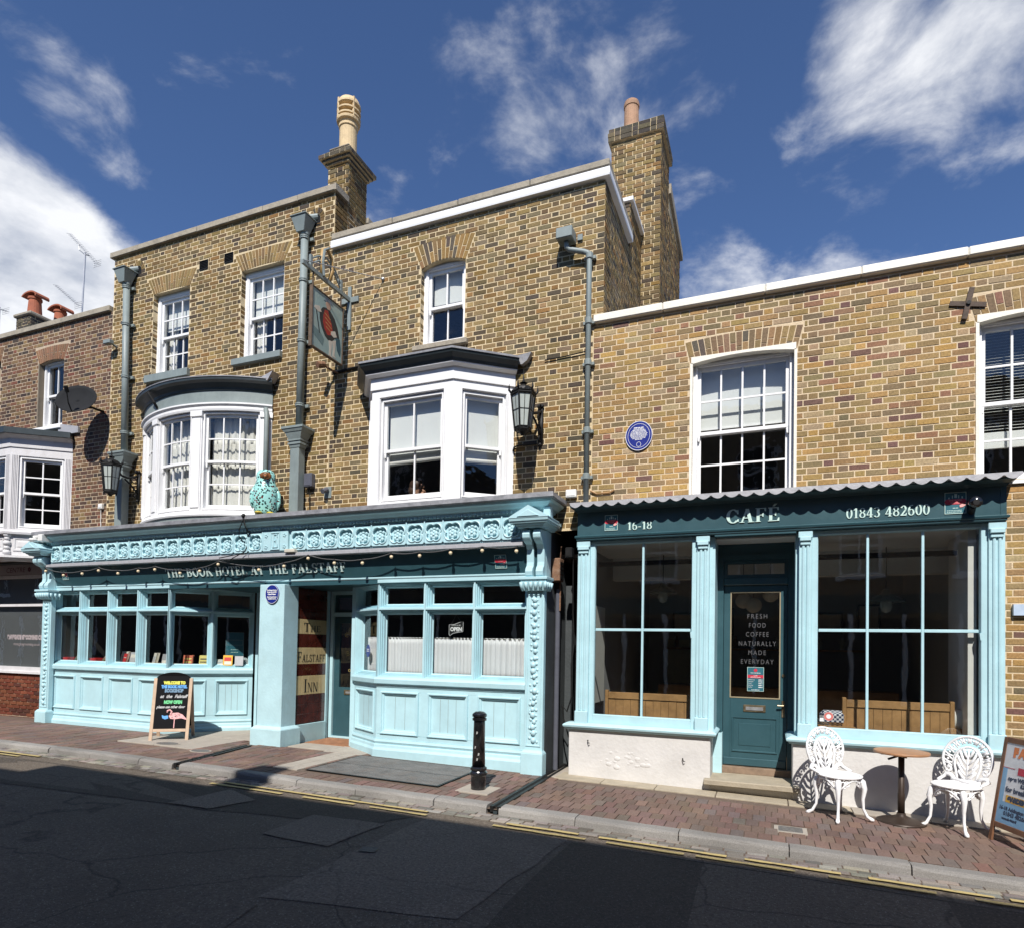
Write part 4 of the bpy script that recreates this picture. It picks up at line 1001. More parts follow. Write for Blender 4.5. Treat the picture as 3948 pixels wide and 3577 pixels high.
for nm, mt, pf in (('frieze', WHITE, [(-.1, 5.40), (.025, 5.40), (.025, 5.57), (-.1, 5.57)]), ('bed_mould', WHITE, [(-.1, 5.571), (.06, 5.571), (.105, 5.60), (.105, 5.615), (-.1, 5.615)]), ('cornice', DKGREY, [(-.1, 5.616), (.115, 5.616), (.135, 5.65), (.19, 5.70), (.205, 5.735), (-.1, 5.735)]), ('lead_capping', LEAD, [(-.35, 5.737), (.215, 5.737), (.215, 5.765), (.10, 5.79), (-.35, 5.83)])):
    m = MB(); m.mould(P, pf); m.out(nm, mt, B2)
MB().prism([(-5.75, .0), (-5.40, -.44), (-4.2, -.44), (-3.6, 0)], 5.74, 5.84, 'xy').out('lead_roof', LEAD, B2)
MB().prism([(-3.55, 5.79), (-3.16, 5.83), (-3.22, 5.72), (-3.3, 5.67)], -.02, -.10).out('lead_upstand', LEAD, B2)

# bow window
XC, S_, Wd = -9.40, .52, 1.52
RB = (Wd * Wd + S_ * S_) / (2 * S_); TH = math.asin(Wd / RB); AL = RB * TH
xb = lambda u, d, z: (XC + (RB + d) * math.sin(u / RB), (RB - S_) - (RB + d) * math.cos(u / RB), z)
xb.ang = 0; xb.len = 2 * AL
PB = [xb(-AL + 2 * AL * k / 28, 0, 0)[:2] for k in range(29)]
B1 = thing('bow_window', 'curved white bow window with grey-green cornice and net curtains on the left house', 'bow window', (-9.25, -.3, 3.6), world=True)
for nm, mt, pf in (('base', GREYB, [(-.12, 3.60), (0, 3.60), (.02, 3.70), (.02, 3.785), (-.12, 3.785)]), ('sill', WHITE, [(-.12, 3.786), (.05, 3.786), (.06, 3.81), (.045, 3.84), (.02, 3.87), (-.12, 3.87)]), ('head_moulding', WHITE, [(-.1, 5.555), (.035, 5.555), (.045, 5.585), (.045, 5.625), (.075, 5.655), (.075, 5.68), (-.1, 5.68)]), ('entablature', GREYB, [(-.1, 5.681), (.03, 5.681), (.03, 5.895), (-.1, 5.895)]), ('cornice', DKGREY, [(-.1, 5.896), (.05, 5.896), (.06, 5.935), (.12, 6.0), (.17, 6.03), (.175, 6.07), (-.1, 6.07)]), ('lead_capping', LEAD, [(-.5, 6.072), (.185, 6.072), (.185, 6.09), (.1, 6.12), (-.5, 6.15)])):
    m = MB(); m.mould(PB, pf); m.out(nm, mt, B1, smooth=False)
MB().prism([(x, y) for x, y in [xb(u, -.3, 0)[:2] for u in [-AL + AL / 8 * k for k in range(17)]]], 6.08, 6.155, 'xy').out('lead_roof', LEAD, B1)
MB().prism([(-7.95, 6.12), (-7.72, 6.19), (-7.83, 6.04)], -.02, -.2).out('lead_upstand', LEADL, B1)
for a, b in ((-1, -.90), (-.48, -.375), (.16, .285), (.89, 1)):
    MB(xb).box(a * AL, b * AL, -.1, .018, 3.87, 5.555).box(a * AL + .02, b * AL - .02, .018, .032, 3.93, 5.44).box(a * AL - .012, b * AL + .012, -.05, .045, 5.465, 5.555).out('pilaster', WHITE, B1, bevel=.004)
for a, b in ((-.90, -.48), (-.375, .16), (.285, .89)):
    wn = sash(B1, xb, a * AL, b * AL, 3.87, 5.555, 3, 2, 2, d=-.015, fw=.04, head=.04, st=.04, sub=.09)
    for k in range(4): curtain(wn, xb, a * AL + .05, b * AL - .05, 3.94 + k * .38, 3.94 + k * .38 + .43, -.20 - .012 * k, CURT, amp=.028, wl=.13, top=0)
m = MB(); m.tube([(-7.99, -.03, 5.62), (-7.93, -.10, 5.60), (-7.89, -.12, 5.5), (-7.88, -.12, 3.72)], .04, 10); tag(m.out('drainpipe', GREYB, None, smooth=True), 'thin grey pipe running down the right side of the bow window', 'drainpipe')
m = MB(xb); m.tube([(-.62, .03, 5.74), (-.60, .10, 5.82), (-.70, .17, 6.0)], .022, 8); m.out('overflow_pipe', IRON, B1)

# far left bay
P4 = [(-17.0, 0), (-16.2, -.65), (-13.78, -.65), (-12.95, 0)]
B4 = thing('bay_window', 'white painted bay window with dark flat top at the far left', 'bay window', (-15, -.3, 3.3), world=True)
WH2 = mat('chalky_white_paint', (.62, .61, .62), .7, var=.07, scale=3, grime=.5, gscale=4, gcol=(.40, .39, .38), bump=.3, streak=3)
for k in range(3):
    xf = pl(P4[k], P4[k + 1]); l = xf.len
    fr = MB(xf).frame(0, l, 3.72, 5.42, .14, -.1, 0, wb=.10, wt=.18).out('face_frame', WH2, B4)
    m = MB(xf)
    for q in range(4): m.box(.03 + q * .025, .04 + q * .025, 0, .012, 3.82, 5.25); m.box(l - .04 - q * .025, l - .03 - q * .025, 0, .012, 3.82, 5.25)
    m.out('reeding', WH2, fr)
    if k == 1:
        for q in range(2): sash(B4, xf, .14 + q * 1.12, 1.16 + q * 1.12, 3.82, 5.24, 3, 2, 2, d=-.03, fw=.05)
    else: sash(B4, xf, .14, l - .14, 3.82, 5.24, 2, 2, 2, d=-.03, fw=.045)
    ap = MB(xf).box(0, l, -.1, .0, 3.28, 3.70).out('apron', WH2, B4)
    n = 2 if k != 1 else 4
    for q in range(n):
        a = .10 + q * (l - .1) / n; MB(xf).rings(a, a + (l - .1) / n - .10, 3.38, 3.64, [(0, .001), (.0, .014), (.03, .014), (.045, .002), (.07, .002), (.08, .010)]).out('apron_panel', WH2, ap)
for x, y in (P4[1], P4[2]):
    m = MB()
    for z, r in ((3.34, .075), (3.43, .06), (3.52, .075), (3.61, .055), (3.68, .07)): m.ball(x, y, z, r, 10, 1, .75)
    m.out('corner_scroll', WH2, B4, smooth=True)
for nm, mt, pf in (('sill', WH2, [(-.1, 3.70), (.08, 3.70), (.09, 3.74), (.0, 3.78), (-.1, 3.78)]), ('entablature', WH2, [(-.1, 5.40), (.02, 5.40), (.03, 5.56), (.09, 5.60), (.12, 5.63), (-.1, 5.63)]), ('cornice', DKGREY, [(-.2, 5.631), (.17, 5.631), (.175, 5.74), (-.2, 5.76)]), ('bottom_moulding', WH2, [(-.1, 3.18), (.02, 3.18), (.10, 3.24), (.10, 3.28), (-.1, 3.28)])):
    m = MB(); m.mould(P4, pf); m.out(nm, mt, B4)
MB().prism([(-16.9, 0), (-16.1, -.6), (-13.83, -.6), (-13.05, 0)], 5.70, 5.765, 'xy').out('flat_roof', DKGREY, B4)
MB().prism([(-13.35, 5.76), (-12.75, 5.76), (-12.75, 5.88), (-13.35, 6.0)], -.012, -.05).out('flashing', LEADL, B4)
MB().prism([(-14.0, 5.76), (-13.1, 5.76), (-13.1, 5.86), (-14.0, 5.86)], -.01, -.02).out('tar_band', DKGREY, B4)
# ground floor of that house: a shop with a grey blind
S4 = thing('shop_window', 'grooming shop window with lettered grey blind and white frame at far left', 'shop window', (-15, 0, .07), world=True)
MB(W0).frame(-17.4, -13.42, 1.0, 2.98, .06, -.12, .02, wb=.09).box(-17.34, -13.48, -.1, .012, 2.335, 2.385).out('frame', WH2, S4)
MB(W0).box(-17.5, -13.35, -.1, .05, .955, 1.0).out('sill', WH2, S4)
pane(S4, W0, -17.34, -13.48, 1.09, 2.335, -.05, GLASSD); pane(S4, W0, -17.34, -13.48, 2.385, 2.92, -.05, GLASSD)
MB(W0).box(-17.34, -13.48, -.09, -.085, 1.08, 2.93).out('grey_blind', mat('grey_window_film', (.105, .108, .112), .6, var=.06), S4)
LPINK = mat('pale_pink_lettering', (.62, .50, .52), .6)
text(S4, W0, 'RAMSGATE GROOMING CENTRE', -14.28, 1.66, .085, LPINK, -.083, width=1.35, bold=.012, name='lettering'); text(S4, W0, 'ramsgategrooming.co.uk', -14.32, 1.53, .06, LPINK, -.083, width=.85, name='lettering')
f4 = MB(W0).box(-17.5, -13.30, -.1, .04, 2.99, 3.20).out('fascia', mat('dull_mauve_board', (.44, .39, .40), .6, var=.12, scale=2, grime=.4), S4)
PURP = mat('maroon_lettering', (.16, .055, .075), .6)
text(f4, W0, 'CENTRE', -14.55, 3.04, .105, PURP, .043, width=.62, name='lettering', shear=.12)
m = MB(W0)
for k in range(5): a = k * 1.2566; m.prism(arc(-14.1 + .03 * math.cos(a), 3.09 + .03 * math.sin(a), .022, .022, 0, 330, 11), .043, .047)
m.out('flower_mark', PURP, f4)
MB(W0).box(-17.5, -13.2, -.1, .16, 3.205, 3.235).out('drip_board', DKGREY, S4)


# drainpipes
def pipe(x, xb_, label, zt=8.42, zc=5.18, z1=3.66):
    t = thing('drainpipe', label, 'drainpipe', (x, -.12, z1), group='grey drainpipes with hoppers', world=True); y = -.12
    m = MB(); frus(m, x - .02, y - .02, zt, zt + .235, .15, .15, .30, .26); m.box(x - .185, x + .145, y - .165, y + .125, zt + .235, zt + .258); m.out('hopper', GREYB, t, bevel=.006)
    MB().lathe([(.06, zt - .03), (.073, zt - .02), (.073, zt + .02), (.06, zt + .02)], x, y, 0, 16).out('collar', GREYB, t)
    m = MB(); m.tube([(x, y, zt), (xb_, y, zc)], .060, 16); m.out('pipe', GREYB, t, smooth=True)
    for f in (.02, .24, .55, .88):
        z = zt + (zc - zt) * f; xx = x + (xb_ - x) * f
        c = MB().lathe([(.064, -.03), (.075, -.024), (.075, -.008), (.066, 0), (.075, .008), (.075, .024), (.064, .03)], xx, y, z, 16).out('collar', GREYB, t); MB().box(xx - .12, xx + .12, y + .06, y + .10, z - .025, z + .025).out('fixing_lug', GREYB, c)
    m = MB(); a = xb_
    for z0, zz, w0, w1 in ((zc - .035, zc, .44, .44), (zc - .085, zc - .035, .36, .42), (zc - .20, zc - .085, .24, .34), (zc - .225, zc - .20, .27, .27), (zc - .25, zc - .225, .23, .23), (zc - .28, zc - .25, .26, .26), (zc - .33, zc - .28, .20, .23)): frus(m, a, y - .02, z0, zz, w0, w0 * .72, w1, w1 * .72)
    m.out('moulded_head', GREYB, t)
    MB().box(a - .10, a + .08, y - .085, y + .065, z1, zc - .32).out('square_pipe', GREYB, t, bevel=.006)
    MB().tube([(x + .03, y + .05, zt + .30), (x + .15, y + .13, zt + .34)], .05, 10).out('outlet', GREYB, t)
    return t


pipe(-11.40, -11.31, 'tall grey drainpipe with hopper at the left edge of the bow-windowed house')
pipe(-7.19, -7.20, 'tall grey drainpipe with hopper behind the hanging pub sign')
t = thing('drainpipe', 'slim grey drainpipe with box hopper and elbow at the cafe house corner', 'drainpipe', (-2.34, -.08, 3.6), world=True)
MB().box(-2.78, -2.55, -.24, -.02, 7.27, 7.42).out('hopper', GREYB, t, bevel=.01)
MB().box(-2.53, -2.46, -.03, -.01, 7.32, 7.40).out('fixing_lug', GREYB, t)
m = MB(); m.tube([(-2.66, -.13, 7.28), (-2.66, -.12, 7.20), (-2.62, -.11, 7.16), (-2.42, -.09, 7.10), (-2.36, -.09, 7.07), (-2.34, -.09, 7.0), (-2.335, -.09, 3.58)], .037, 12); m.out('pipe', GREYB, t, smooth=True)
for z in (7.02, 6.12, 5.55, 4.62, 4.0): c = MB().lathe([(.040, -.045), (.050, -.035), (.050, .035), (.040, .045)], -2.337, -.09, z, 14).out('collar', GREYB, t); MB().box(-2.42, -2.26, -.06, -.01, z - .02, z + .02).out('fixing_lug', GREYB, c)


# lanterns
FROST = mat('frosted_lantern_glass', (.42, .46, .43), .3, var=.1)


def lantern(loc, label, off=(-.08, -.50)):
    t = thing('wall_lantern', label, 'lantern', loc, group='wrought iron wall lanterns'); cx, cy = off; n = 6
    pt = lambda r, a, z: (cx + r * math.cos(a), cy + r * math.sin(a), z)
    A = [R_(60 * k + 30) for k in range(n)]; zt, zb, rt, rb = .50, .06, .165, .11
    body = MB(); fr = MB()
    for k in range(n): a, b = A[k], A[(k + 1) % n]; body.face(pt(rb - .006, a, zb), pt(rb - .006, b, zb), pt(rt - .006, b, zt), pt(rt - .006, a, zt))
    body.out('glass_panels', FROST, t, fix=False)
    for k in range(n):
        a, b = A[k], A[(k + 1) % n]; fr.tube([pt(rb, a, zb - .02), pt(rt, a, zt + .02)], .013, 6)
        mid = lambda r, z: tuple((p + q) / 2 for p, q in zip(pt(r, a, z), pt(r, b, z)))
        fr.tube([mid(rb, zb), mid(rt, zt)], .004, 4); zm = .29; rm = rb + (rt - rb) * .52; fr.tube([pt(rm, a, zm), pt(rm, b, zm)], .004, 4)
        for r, z, q in ((rb, zb, .012), (rt, zt, .016), (rt + .005, zt + .03, .010), (rb, zb - .03, .012)): fr.tube([pt(r, a, z), pt(r, b, z)], q, 6)
        fr.tube([pt(rt, a, zt + .02), pt(rt + .03, a, zt + .06), pt(rt + .028, a, zt + .14)], [.014, .016, .002], 6); fr.tube([pt(rb, a, zb - .03), pt(rb - .005, a, zb - .085)], [.012, .002], 6)
        for q in range(3):
            f = (q + .5) / 3; p = tuple(x * (1 - f) + y * f for x, y in zip(pt(rt, a, zt + .04), pt(rt, b, zt + .04))); fr.ball(*p, .016, 6, 1, 1.2, 4)
    fr.out('frame', IRON, t)
    MB().lathe([(.155, zt + .03), (.145, zt + .075), (.10, zt + .11), (.05, zt + .125), (.03, zt + .15), (.055, zt + .165), (.03, zt + .18), (.014, zt + .20), (.012, zt + .24), (.002, zt + .30)], cx, cy, 0, 12).out('roof', IRON, t)
    MB().lathe([(.02, zb - .10), (.05, zb - .06), (.10, zb - .03), (.10, zb - .01)], cx, cy, 0, 12).out('base', IRON, t)
    m = MB(); m.box(-.035, .035, -.03, 0, -.02, .50); m.tube([(0, -.03, .44), (0, -.10, .40), (cx * .5, -.2, .36), (cx * .75, cy * .62, .38), (cx * .9, cy * .72, .44)], .020, 8)
    m.tube([(0, -.03, .10), (0, -.09, .16), (cx * .3, -.17, .26), (cx * .6, -.26, .33)], .016, 8)
    for y, z, r in ((-.10, .33, .05), (-.07, .20, .035), (-.06, .50, .03), (-.05, .05, .035)): m.tube([(0, y + r * math.cos(a), z + r * math.sin(a)) for a in [k * .7 for k in range(9)]], .010, 6)
    for x, z in ((-.025, .51), (.025, .51), (0, -.03)): m.ball(x, -.03, z, .028, 8)
    m.out('bracket', IRON, t, smooth=True)
    return t


l1 = lantern((-3.03, 0, 4.55), 'black wrought iron lantern right of the white canted bay')
dup(l1, (-11.04, 0, 4.32), 0, 'black wrought iron lantern at the left drainpipe')

# hanging sign
XG = -6.336
t = thing('hanging_sign', 'hanging pub sign board painted with a figure in red, on a grey iron bracket', 'pub sign', (XG, 0, 7.2), world=True)
GB = GREYB
MB().box(XG - .02, XG + .02, -1.14, 0, 7.175, 7.235).out('beam', GB, t)
MB().box(XG - .03, XG + .03, -.03, 0, 6.72, 7.42).out('wall_plate', GB, t); MB().box(XG - .17, XG + .17, -.028, 0, 7.16, 7.245).out('wall_plate', GB, t)
m = MB()
for dz in (0, .075): m.tube([(XG, -.97, 7.26 + dz), (XG, -.80, 7.40 + dz), (XG, -.60, 7.48 + dz), (XG, -.40, 7.40 + dz), (XG, -.25, 7.26 + dz)], .015, 6)
for y, z in ((-.80, 7.43), (-.7, 7.47), (-.5, 7.47), (-.4, 7.43), (-.32, 7.36)): m.tube([(XG, y, z - .03), (XG, y, z + .05)], .010, 5)
for y in (-.96, -.25): m.box(XG - .02, XG + .02, y - .02, y + .02, 7.235, 7.40)
m.out('arched_rail', GB, t)
GOLD = mat('dull_gold_paint', (.42, .26, .09), .5, var=.15)
m = MB(); m.tube([(XG, -.70, 7.22), (XG, -.73, 7.42), (XG, -.70, 7.62), (XG, -.60, 7.70), (XG, -.50, 7.62), (XG, -.47, 7.42), (XG, -.53, 7.24)], .03, 8); m.out('gilded_horseshoe', GOLD, t, smooth=True)
m = MB(); m.tube([(XG + .035, -.70, 7.22), (XG + .035, -.73, 7.42), (XG + .035, -.70, 7.62), (XG + .035, -.60, 7.70)], .02, 6); m.out('horseshoe_edge', GB, t)
WR = mat('rusted_sign_frame', (.11, .075, .05), .8, var=.4, scale=14)
XSg = pl((XG + .02, -.94), (XG + .02, 1)); u1 = .74
b = MB(XSg).box(.02, u1 - .02, -.04, 0, 6.08, 6.95).out('board', mat('painted_sky_board', (.27, .37, .35), .6, var=.14, scale=4, grime=.5, gscale=5, gcol=(.48, .45, .33)), t)
MB(XSg).frame(0, u1, 6.06, 6.97, .016, -.045, .012).out('board_frame', WR, t)
m = MB()
for y in (-.90, -.24): m.tube([(XG, y, 7.18), (XG, y, 6.97)], .012, 6)
m.out('hanger', WR, t)


def blob(pts, d, mt, nm): MB(XSg).prism([(u * u1, 6.06 + z * .91) for u, z in pts], 0, d).out(nm, mt, b)


PR, PD, PC, PS = mat('painted_red', (.32, .025, .02), .6, var=.25, scale=14), mat('painted_black', (.02, .022, .025), .6), mat('painted_cream', (.55, .50, .42), .6), mat('painted_blue', (.03, .09, .12), .6)
blob([(.24, .66), (.34, .76), (.44, .79), (.58, .78), (.72, .70), (.82, .58), (.88, .44), (.86, .36), (.74, .38), (.66, .30), (.54, .27), (.42, .31), (.31, .42), (.25, .54)], .002, PD, 'painted_coat')
blob([(.40, .74), (.50, .76), (.55, .66), (.62, .58), (.66, .48), (.60, .38), (.50, .35), (.40, .42), (.35, .52), (.36, .64)], .0032, PR, 'painted_waistcoat')
for k in range(4): blob([(.40 + .015 * k, .68 - .07 * k), (.58 + .02 * k, .63 - .07 * k), (.58 + .02 * k, .645 - .07 * k), (.40 + .015 * k, .695 - .07 * k)], .0042, GOLD, 'painted_braid')
blob([(.54, .28), (.66, .30), (.64, .16), (.63, .05), (.68, .02), (.56, .02), (.57, .14)], .0025, PC, 'painted_stocking'); blob([(.66, .31), (.78, .36), (.76, .20), (.74, .08), (.80, .05), (.68, .05), (.69, .18)], .0022, PC, 'painted_stocking')
blob([(.62, .46), (.74, .50), (.80, .42), (.70, .38), (.60, .40)], .0045, PC, 'painted_cuff'); blob([(.10, .70), (.24, .74), (.30, .66), (.20, .63), (.08, .66)], .0028, PC, 'painted_sleeve')
blob([(.76, .40), (.90, .42), (.94, .26), (.92, .12), (.82, .20)], .003, PS, 'painted_scabbard')
blob([(.42, .86), (.46, .91), (.55, .91), (.59, .85), (.56, .79), (.47, .78)], .0025, mat('painted_flesh', (.42, .27, .20), .6), 'painted_head'); blob([(.36, .89), (.46, .97), (.60, .96), (.66, .90), (.54, .905)], .0035, mat('painted_grey', (.16, .20, .24), .6), 'painted_hat')
blob([(.12, .66), (.15, .66), (.27, .30), (.245, .29)], .0022, PD, 'painted_stick'); blob([(.05, .36), (.30, .31), (.40, .24), (.36, .12), (.20, .18), (.05, .22)], .0018, mat('painted_shade', (.13, .20, .20), .6), 'painted_rock')
wx = atY(1478, 1079, 0)
m = MB(); m.tube([(XG, -1.12, 7.235), (wx.x, -.01, wx.z)], .007, 5); m.out('stay_rod', STEEL, t); MB().ball(wx.x, -.01, wx.z, .03, 8).out('stay_fixing', STEEL, t)

# satellite dish
t = thing('satellite_dish', 'dark grey oval satellite dish on the far left brick house', 'satellite dish', (-12.1, -.02, 5.9), world=True)
nv = Vector((.42, -.80, .42)).normalized(); ux = Vector((0, 0, 1)).cross(nv).normalized(); uy = nv.cross(ux); c0 = Vector((-12.15, -.48, 6.17))
fd = lambda a, b, c: tuple(c0 + a * ux + b * uy + c * nv)
DISH = mat('dish_grey', (.022, .023, .025), .9, var=.15, spec=.1)
m = MB(); st = []
for k in range(7): r = .335 * k / 6 + 1e-3; st.append(m.add([fd(r * math.cos(a) * 1.08, r * math.sin(a), .08 * (r / .335) ** 2 - .05) for a in [2 * math.pi * q / 28 for q in range(28)]]))
for k in range(6):
    for q in range(28): w_ = (q + 1) % 28; m.f.append((st[k] + q, st[k] + w_, st[k + 1] + w_, st[k + 1] + q))
o = m.out('reflector', DISH, t, smooth=True, fix=False); o.modifiers.new('s', 'SOLIDIFY').thickness = .008
m = MB(); m.tube([fd(0, -.31, .03), fd(0, -.25, .18), fd(0, -.10, .32)], .012, 6); m.out('feed_arm', IRON, t); MB().tube([fd(0, -.11, .29), fd(0, -.05, .38)], .035, 10).out('receiver', IRON, t)
m = MB(); m.tube([fd(0, 0, -.06), fd(0, 0, -.18), (-12.08, -.25, 6.1), (-12.08, -.01, 6.1)], .022, 8); m.out('mount', IRON, t)


def yagi(t, a, b, n, w):
    a, b = Vector(a), Vector(b); m = MB(); m.tube([a, b], .011, 5); d = (b - a).normalized(); s = d.cross(Vector((0, 1, 0))).normalized(); s = (s * .35 + Vector((0, 1, 0)) * .93).normalized()
    for k in range(n): p = a + (b - a) * (k / (n - 1)); m.tube([p - s * w, p + s * w], .004, 4)
    m.out('boom', STEEL, t); m = MB(); q = b; e = Vector((0, 1, 0)) * .0 + Vector((1, 0, 0)) * .14
    for dz in (-.07, -.025, .025, .07): m.tube([q - e + Vector((0, 0, dz)), q + e + Vector((0, 0, dz))], .004, 4)
    for dx in (-1, 0, 1): m.tube([q + e * dx + Vector((0, 0, -.08)), q + e * dx + Vector((0, 0, .08))], .004, 4)
    m.out('reflector', STEEL, t)


t = thing('television_aerial', 'tall television aerial on a white mast above the far left roof', 'aerial', (-15.94, 2, 8.1), world=True)
MB().tube([(-15.94, 2, 8.1), (-15.84, 2, 11.25)], .022, 8).out('mast', mat('pale_metal', (.55, .55, .56), .4, metal=.4), t); yagi(t, (-16.45, 2.0, 11.86), (-15.38, 2.0, 10.87), 18, .07)
m = MB(); m.tube([(-16.10, 2, 11.52), (-16.06, 2, 11.36), (-15.85, 2, 11.2), (-15.70, 2, 11.14)], .014, 6); m.out('cradle', STEEL, t)
yagi(t, (-16.84, 1.95, 10.6), (-15.95, 1.95, 9.92), 14, .06)
t = thing('television_aerial', 'small television aerial at the left picture edge above the roof', 'aerial', (-19.1, 2, 8.1), world=True)
MB().tube([(-19.2, 2, 8.1), (-19.2, 2, 10.5)], .02, 6).out('mast', STEEL, t); yagi(t, (-19.6, 2, 10.62), (-18.93, 2, 10.34), 8, .08)

# small boxes and fixings on the walls
def wbox(name, label, cat, x, z, w, h, d, mt, extra=None):
    t = thing(name, label, cat, (x, -d / 2, z - h / 2), world=True); MB(W0).box(x - w / 2, x + w / 2, .001, d, z - h / 2, z + h / 2).out('case', mt, t, bevel=.008)
    MB(W0).box(x - w / 2 + .015, x + w / 2 - .015, d, d + .006, z - h / 2 + .02, z + h / 2 - .02).out('cover', mt, t, bevel=.003)
    if extra: extra(t)
    return t


wbox('alarm_box', 'small slate grey box on the wall right of the second drainpipe', 'box', -7.02, 4.34, .16, .22, .10, GREYP, lambda t: MB().tube([(-7.02, -.05, 4.23), (-7.03, -.02, 3.95), (-7.02, -.02, 3.82)], .008, 5).out('cable', IRON, t))
t = thing('wall_light', 'small downlight on a square grey plate left of the white canted bay', 'light', (-6.68, 0, 4.13), world=True)
MB(W0).box(-6.75, -6.61, .001, .012, 4.04, 4.22).out('plate', GREYB, t); MB().tube([(-6.68, -.03, 4.17), (-6.69, -.13, 4.12)], .04, 12).out('lamp', GREYP, t)
wbox('junction_box', 'small white box on brick at the lead roof corner beside the slim drainpipe', 'box', -2.56, 3.80, .15, .11, .06, PLASTIC)
wbox('junction_box', 'small white box low on the wall left of the first drainpipe', 'box', -12.03, 4.25, .11, .10, .06, PLASTIC, lambda t: MB().tube([(-12.03, -.03, 4.2), (-12.04, -.02, 3.95), (-12.02, -.02, 3.8)], .007, 5).out('cable', PLASTIC, t))
t = thing('flood_lamp', 'small grey lamp on the wall left of the first drainpipe', 'lamp', (-11.78, 0, 7.35), world=True)
MB().tube([(-11.78, 0, 7.33), (-11.80, -.12, 7.36)], .02, 8).out('arm', GREYB, t); MB().box(-11.90, -11.72, -.20, -.10, 7.32, 7.40).out('head', GREYB, t, bevel=.01)
t = thing('flood_lamp', 'rusty spot lamp on a bracket below the hanging sign', 'lamp', (-6.2, 0, 5.6), world=True)
a = atY(1265, 1420, -.12); MB().tube([(a.x + .12, -.01, a.z - .05), (a.x + .06, -.10, a.z - .04), (a.x, -.2, a.z)], .018, 8).out('arm', RUST, t); MB().tube([(a.x - .01, -.20, a.z + .02), (a.x - .05, -.32, a.z - .02)], .05, 10).out('head', RUST, t)
def cable(pts, r, label, mt=IRON, name='cable'):
    m = MB(); m.tube([tuple(p) for p in pts], r, 6); return tag(m.out(name, mt, None), label, 'cable')
cable([atY(1285, 1440, -.015), atY(1340, 1425, -.02), atY(1400, 1412, -.02), (-5.9, -.02, 5.62)], .022, 'black cable running along the brick from spot lamp to bay')
cable([atY(1978, 1740, -.02), atY(1982, 1725, -.02), atY(2000, 1716, -.02), atY(2070, 1711, -.02)], .012, 'black cable from the right lantern to the white bay')
cable([atY(2100, 1390, -.02), atY(2180, 1375, -.02), atY(2258, 1356, -.02)], .008, 'thin black cable across the brick to the slim drainpipe')
cable([atY(2275, 1890, -.02), atY(2300, 1902, -.02), atY(2350, 1897, -.02), atY(2368, 1888, -.02)], .012, 'short ochre cable on cafe brickwork beside the drainpipe', OAK)
t = thing('wall_tie_plate', 'rusty iron cross-shaped tie plate on the cafe brickwork', 'tie plate', (2.0, 0, 5.58), world=True)
xt = W0
for ang in (-12, 78):
    c_, s_ = math.cos(R_(ang)), math.sin(R_(ang)); f = lambda u, d, z, c_=c_, s_=s_: (2.0 + u * c_ - z * s_, -d, 5.585 + u * s_ + z * c_)
    MB(f).box(-.175, .175, .006 if ang < 0 else .02, .022 if ang < 0 else .04, -.026, .026).out('bar', mat('rusted_iron', (.085, .06, .045), .8, var=.4, scale=16, bump=.5), t)
MB().tube([(2.0, -.03, 5.585), (2.0, -.06, 5.585)], .022, 6).out('bolt', IRON, t)


# blue plaques
def plaque(Y, u, z, r, lines, label, rim=.012, kz=1.12):
    xf = face_at(Y); t = thing('blue_plaque', label, 'plaque', (u, Y, z), world=True)
    d = disc(t, xf, u, z, r, .001, .022, BLUEP, 'disc', rz=r * kz); ringflat(t, xf, u, z, r * .965, r * 1.0, .0235, WTXT, 'rim', k=kz)
    for s, dz, h, w in lines: text(d, xf, s, u, z + dz * r * kz, h * r, WTXT, .024, width=w * r, name='lettering', bold=.0008)
    return d


def words(parent, xf, u, z, w, h, mt, d, seed=1):
    r = random.Random(seed); m = MB(xf); x = -w / 2
    while x < w / 2:
        l = min(r.uniform(1.2, 4.5) * h, w / 2 - x)
        if l > h * .4: m.box(u + x, u + x + l, d - .0015, d, z, z + h * r.uniform(.8, 1))
        x += l + h * .55
    return m.out('lettering', mt, parent)


d = plaque(0, -1.645, 4.50, .178, [], 'round blue plaque with white text high on the cafe brickwork', kz=1.1)
for k, w_ in enumerate((.13, .14, .17, .20, .215, .225, .225, .22, .20, .17, .10)): words(d, W0, -1.645, 4.60 - k * .0155, w_, .0085 if k else .012, WTXT, .0245, k)
ringflat(d, W0, -1.645, 4.50, .178 * .80, .178 * .82, .024, WTXT, 'ring', k=1.1); ringflat(d, W0, -1.645, 4.50 - .115, .026, .030, .024, WTXT, 'crest', k=1.1)

# ------------------------------------------------------------------ the pub shopfront
PUB = thing('pub_shopfront', 'long pale blue pub shopfront with carved frieze, panelled bays and corner pillar', 'shopfront', (-8, -.1, .02), world=True)
CA, CB = (-9.89, -.22), (-9.89 + 1.40 * math.cos(R_(46)), -.22 + 1.40 * math.sin(R_(46)))
PL_ = [(-13.02, -.22), CA, CB]; PR_ = [(-6.22, .20), (-5.51, -.22), (-3.10, -.22)]
ZS_, ZT_, ZH_ = 1.19, 2.22, 2.62
SPLAY = [(0, .016), (.012, .016), (.016, -.006), (.028, -.004), (.032, -.038), (.046, -.032), (.049, -.070), (.063, -.064), (.067, -.108), (.082, -.12)]


def light(parent, xf, u0, u1, z0, z1):
    o = MB(xf).rings(u0, u1, z0, z1, SPLAY, cap=False).out('light_frame', CY_, parent, fix=False); pane(o, xf, u0 + .07, u1 - .07, z0 + .07, z1 - .07, -.117, GLASSD); return o


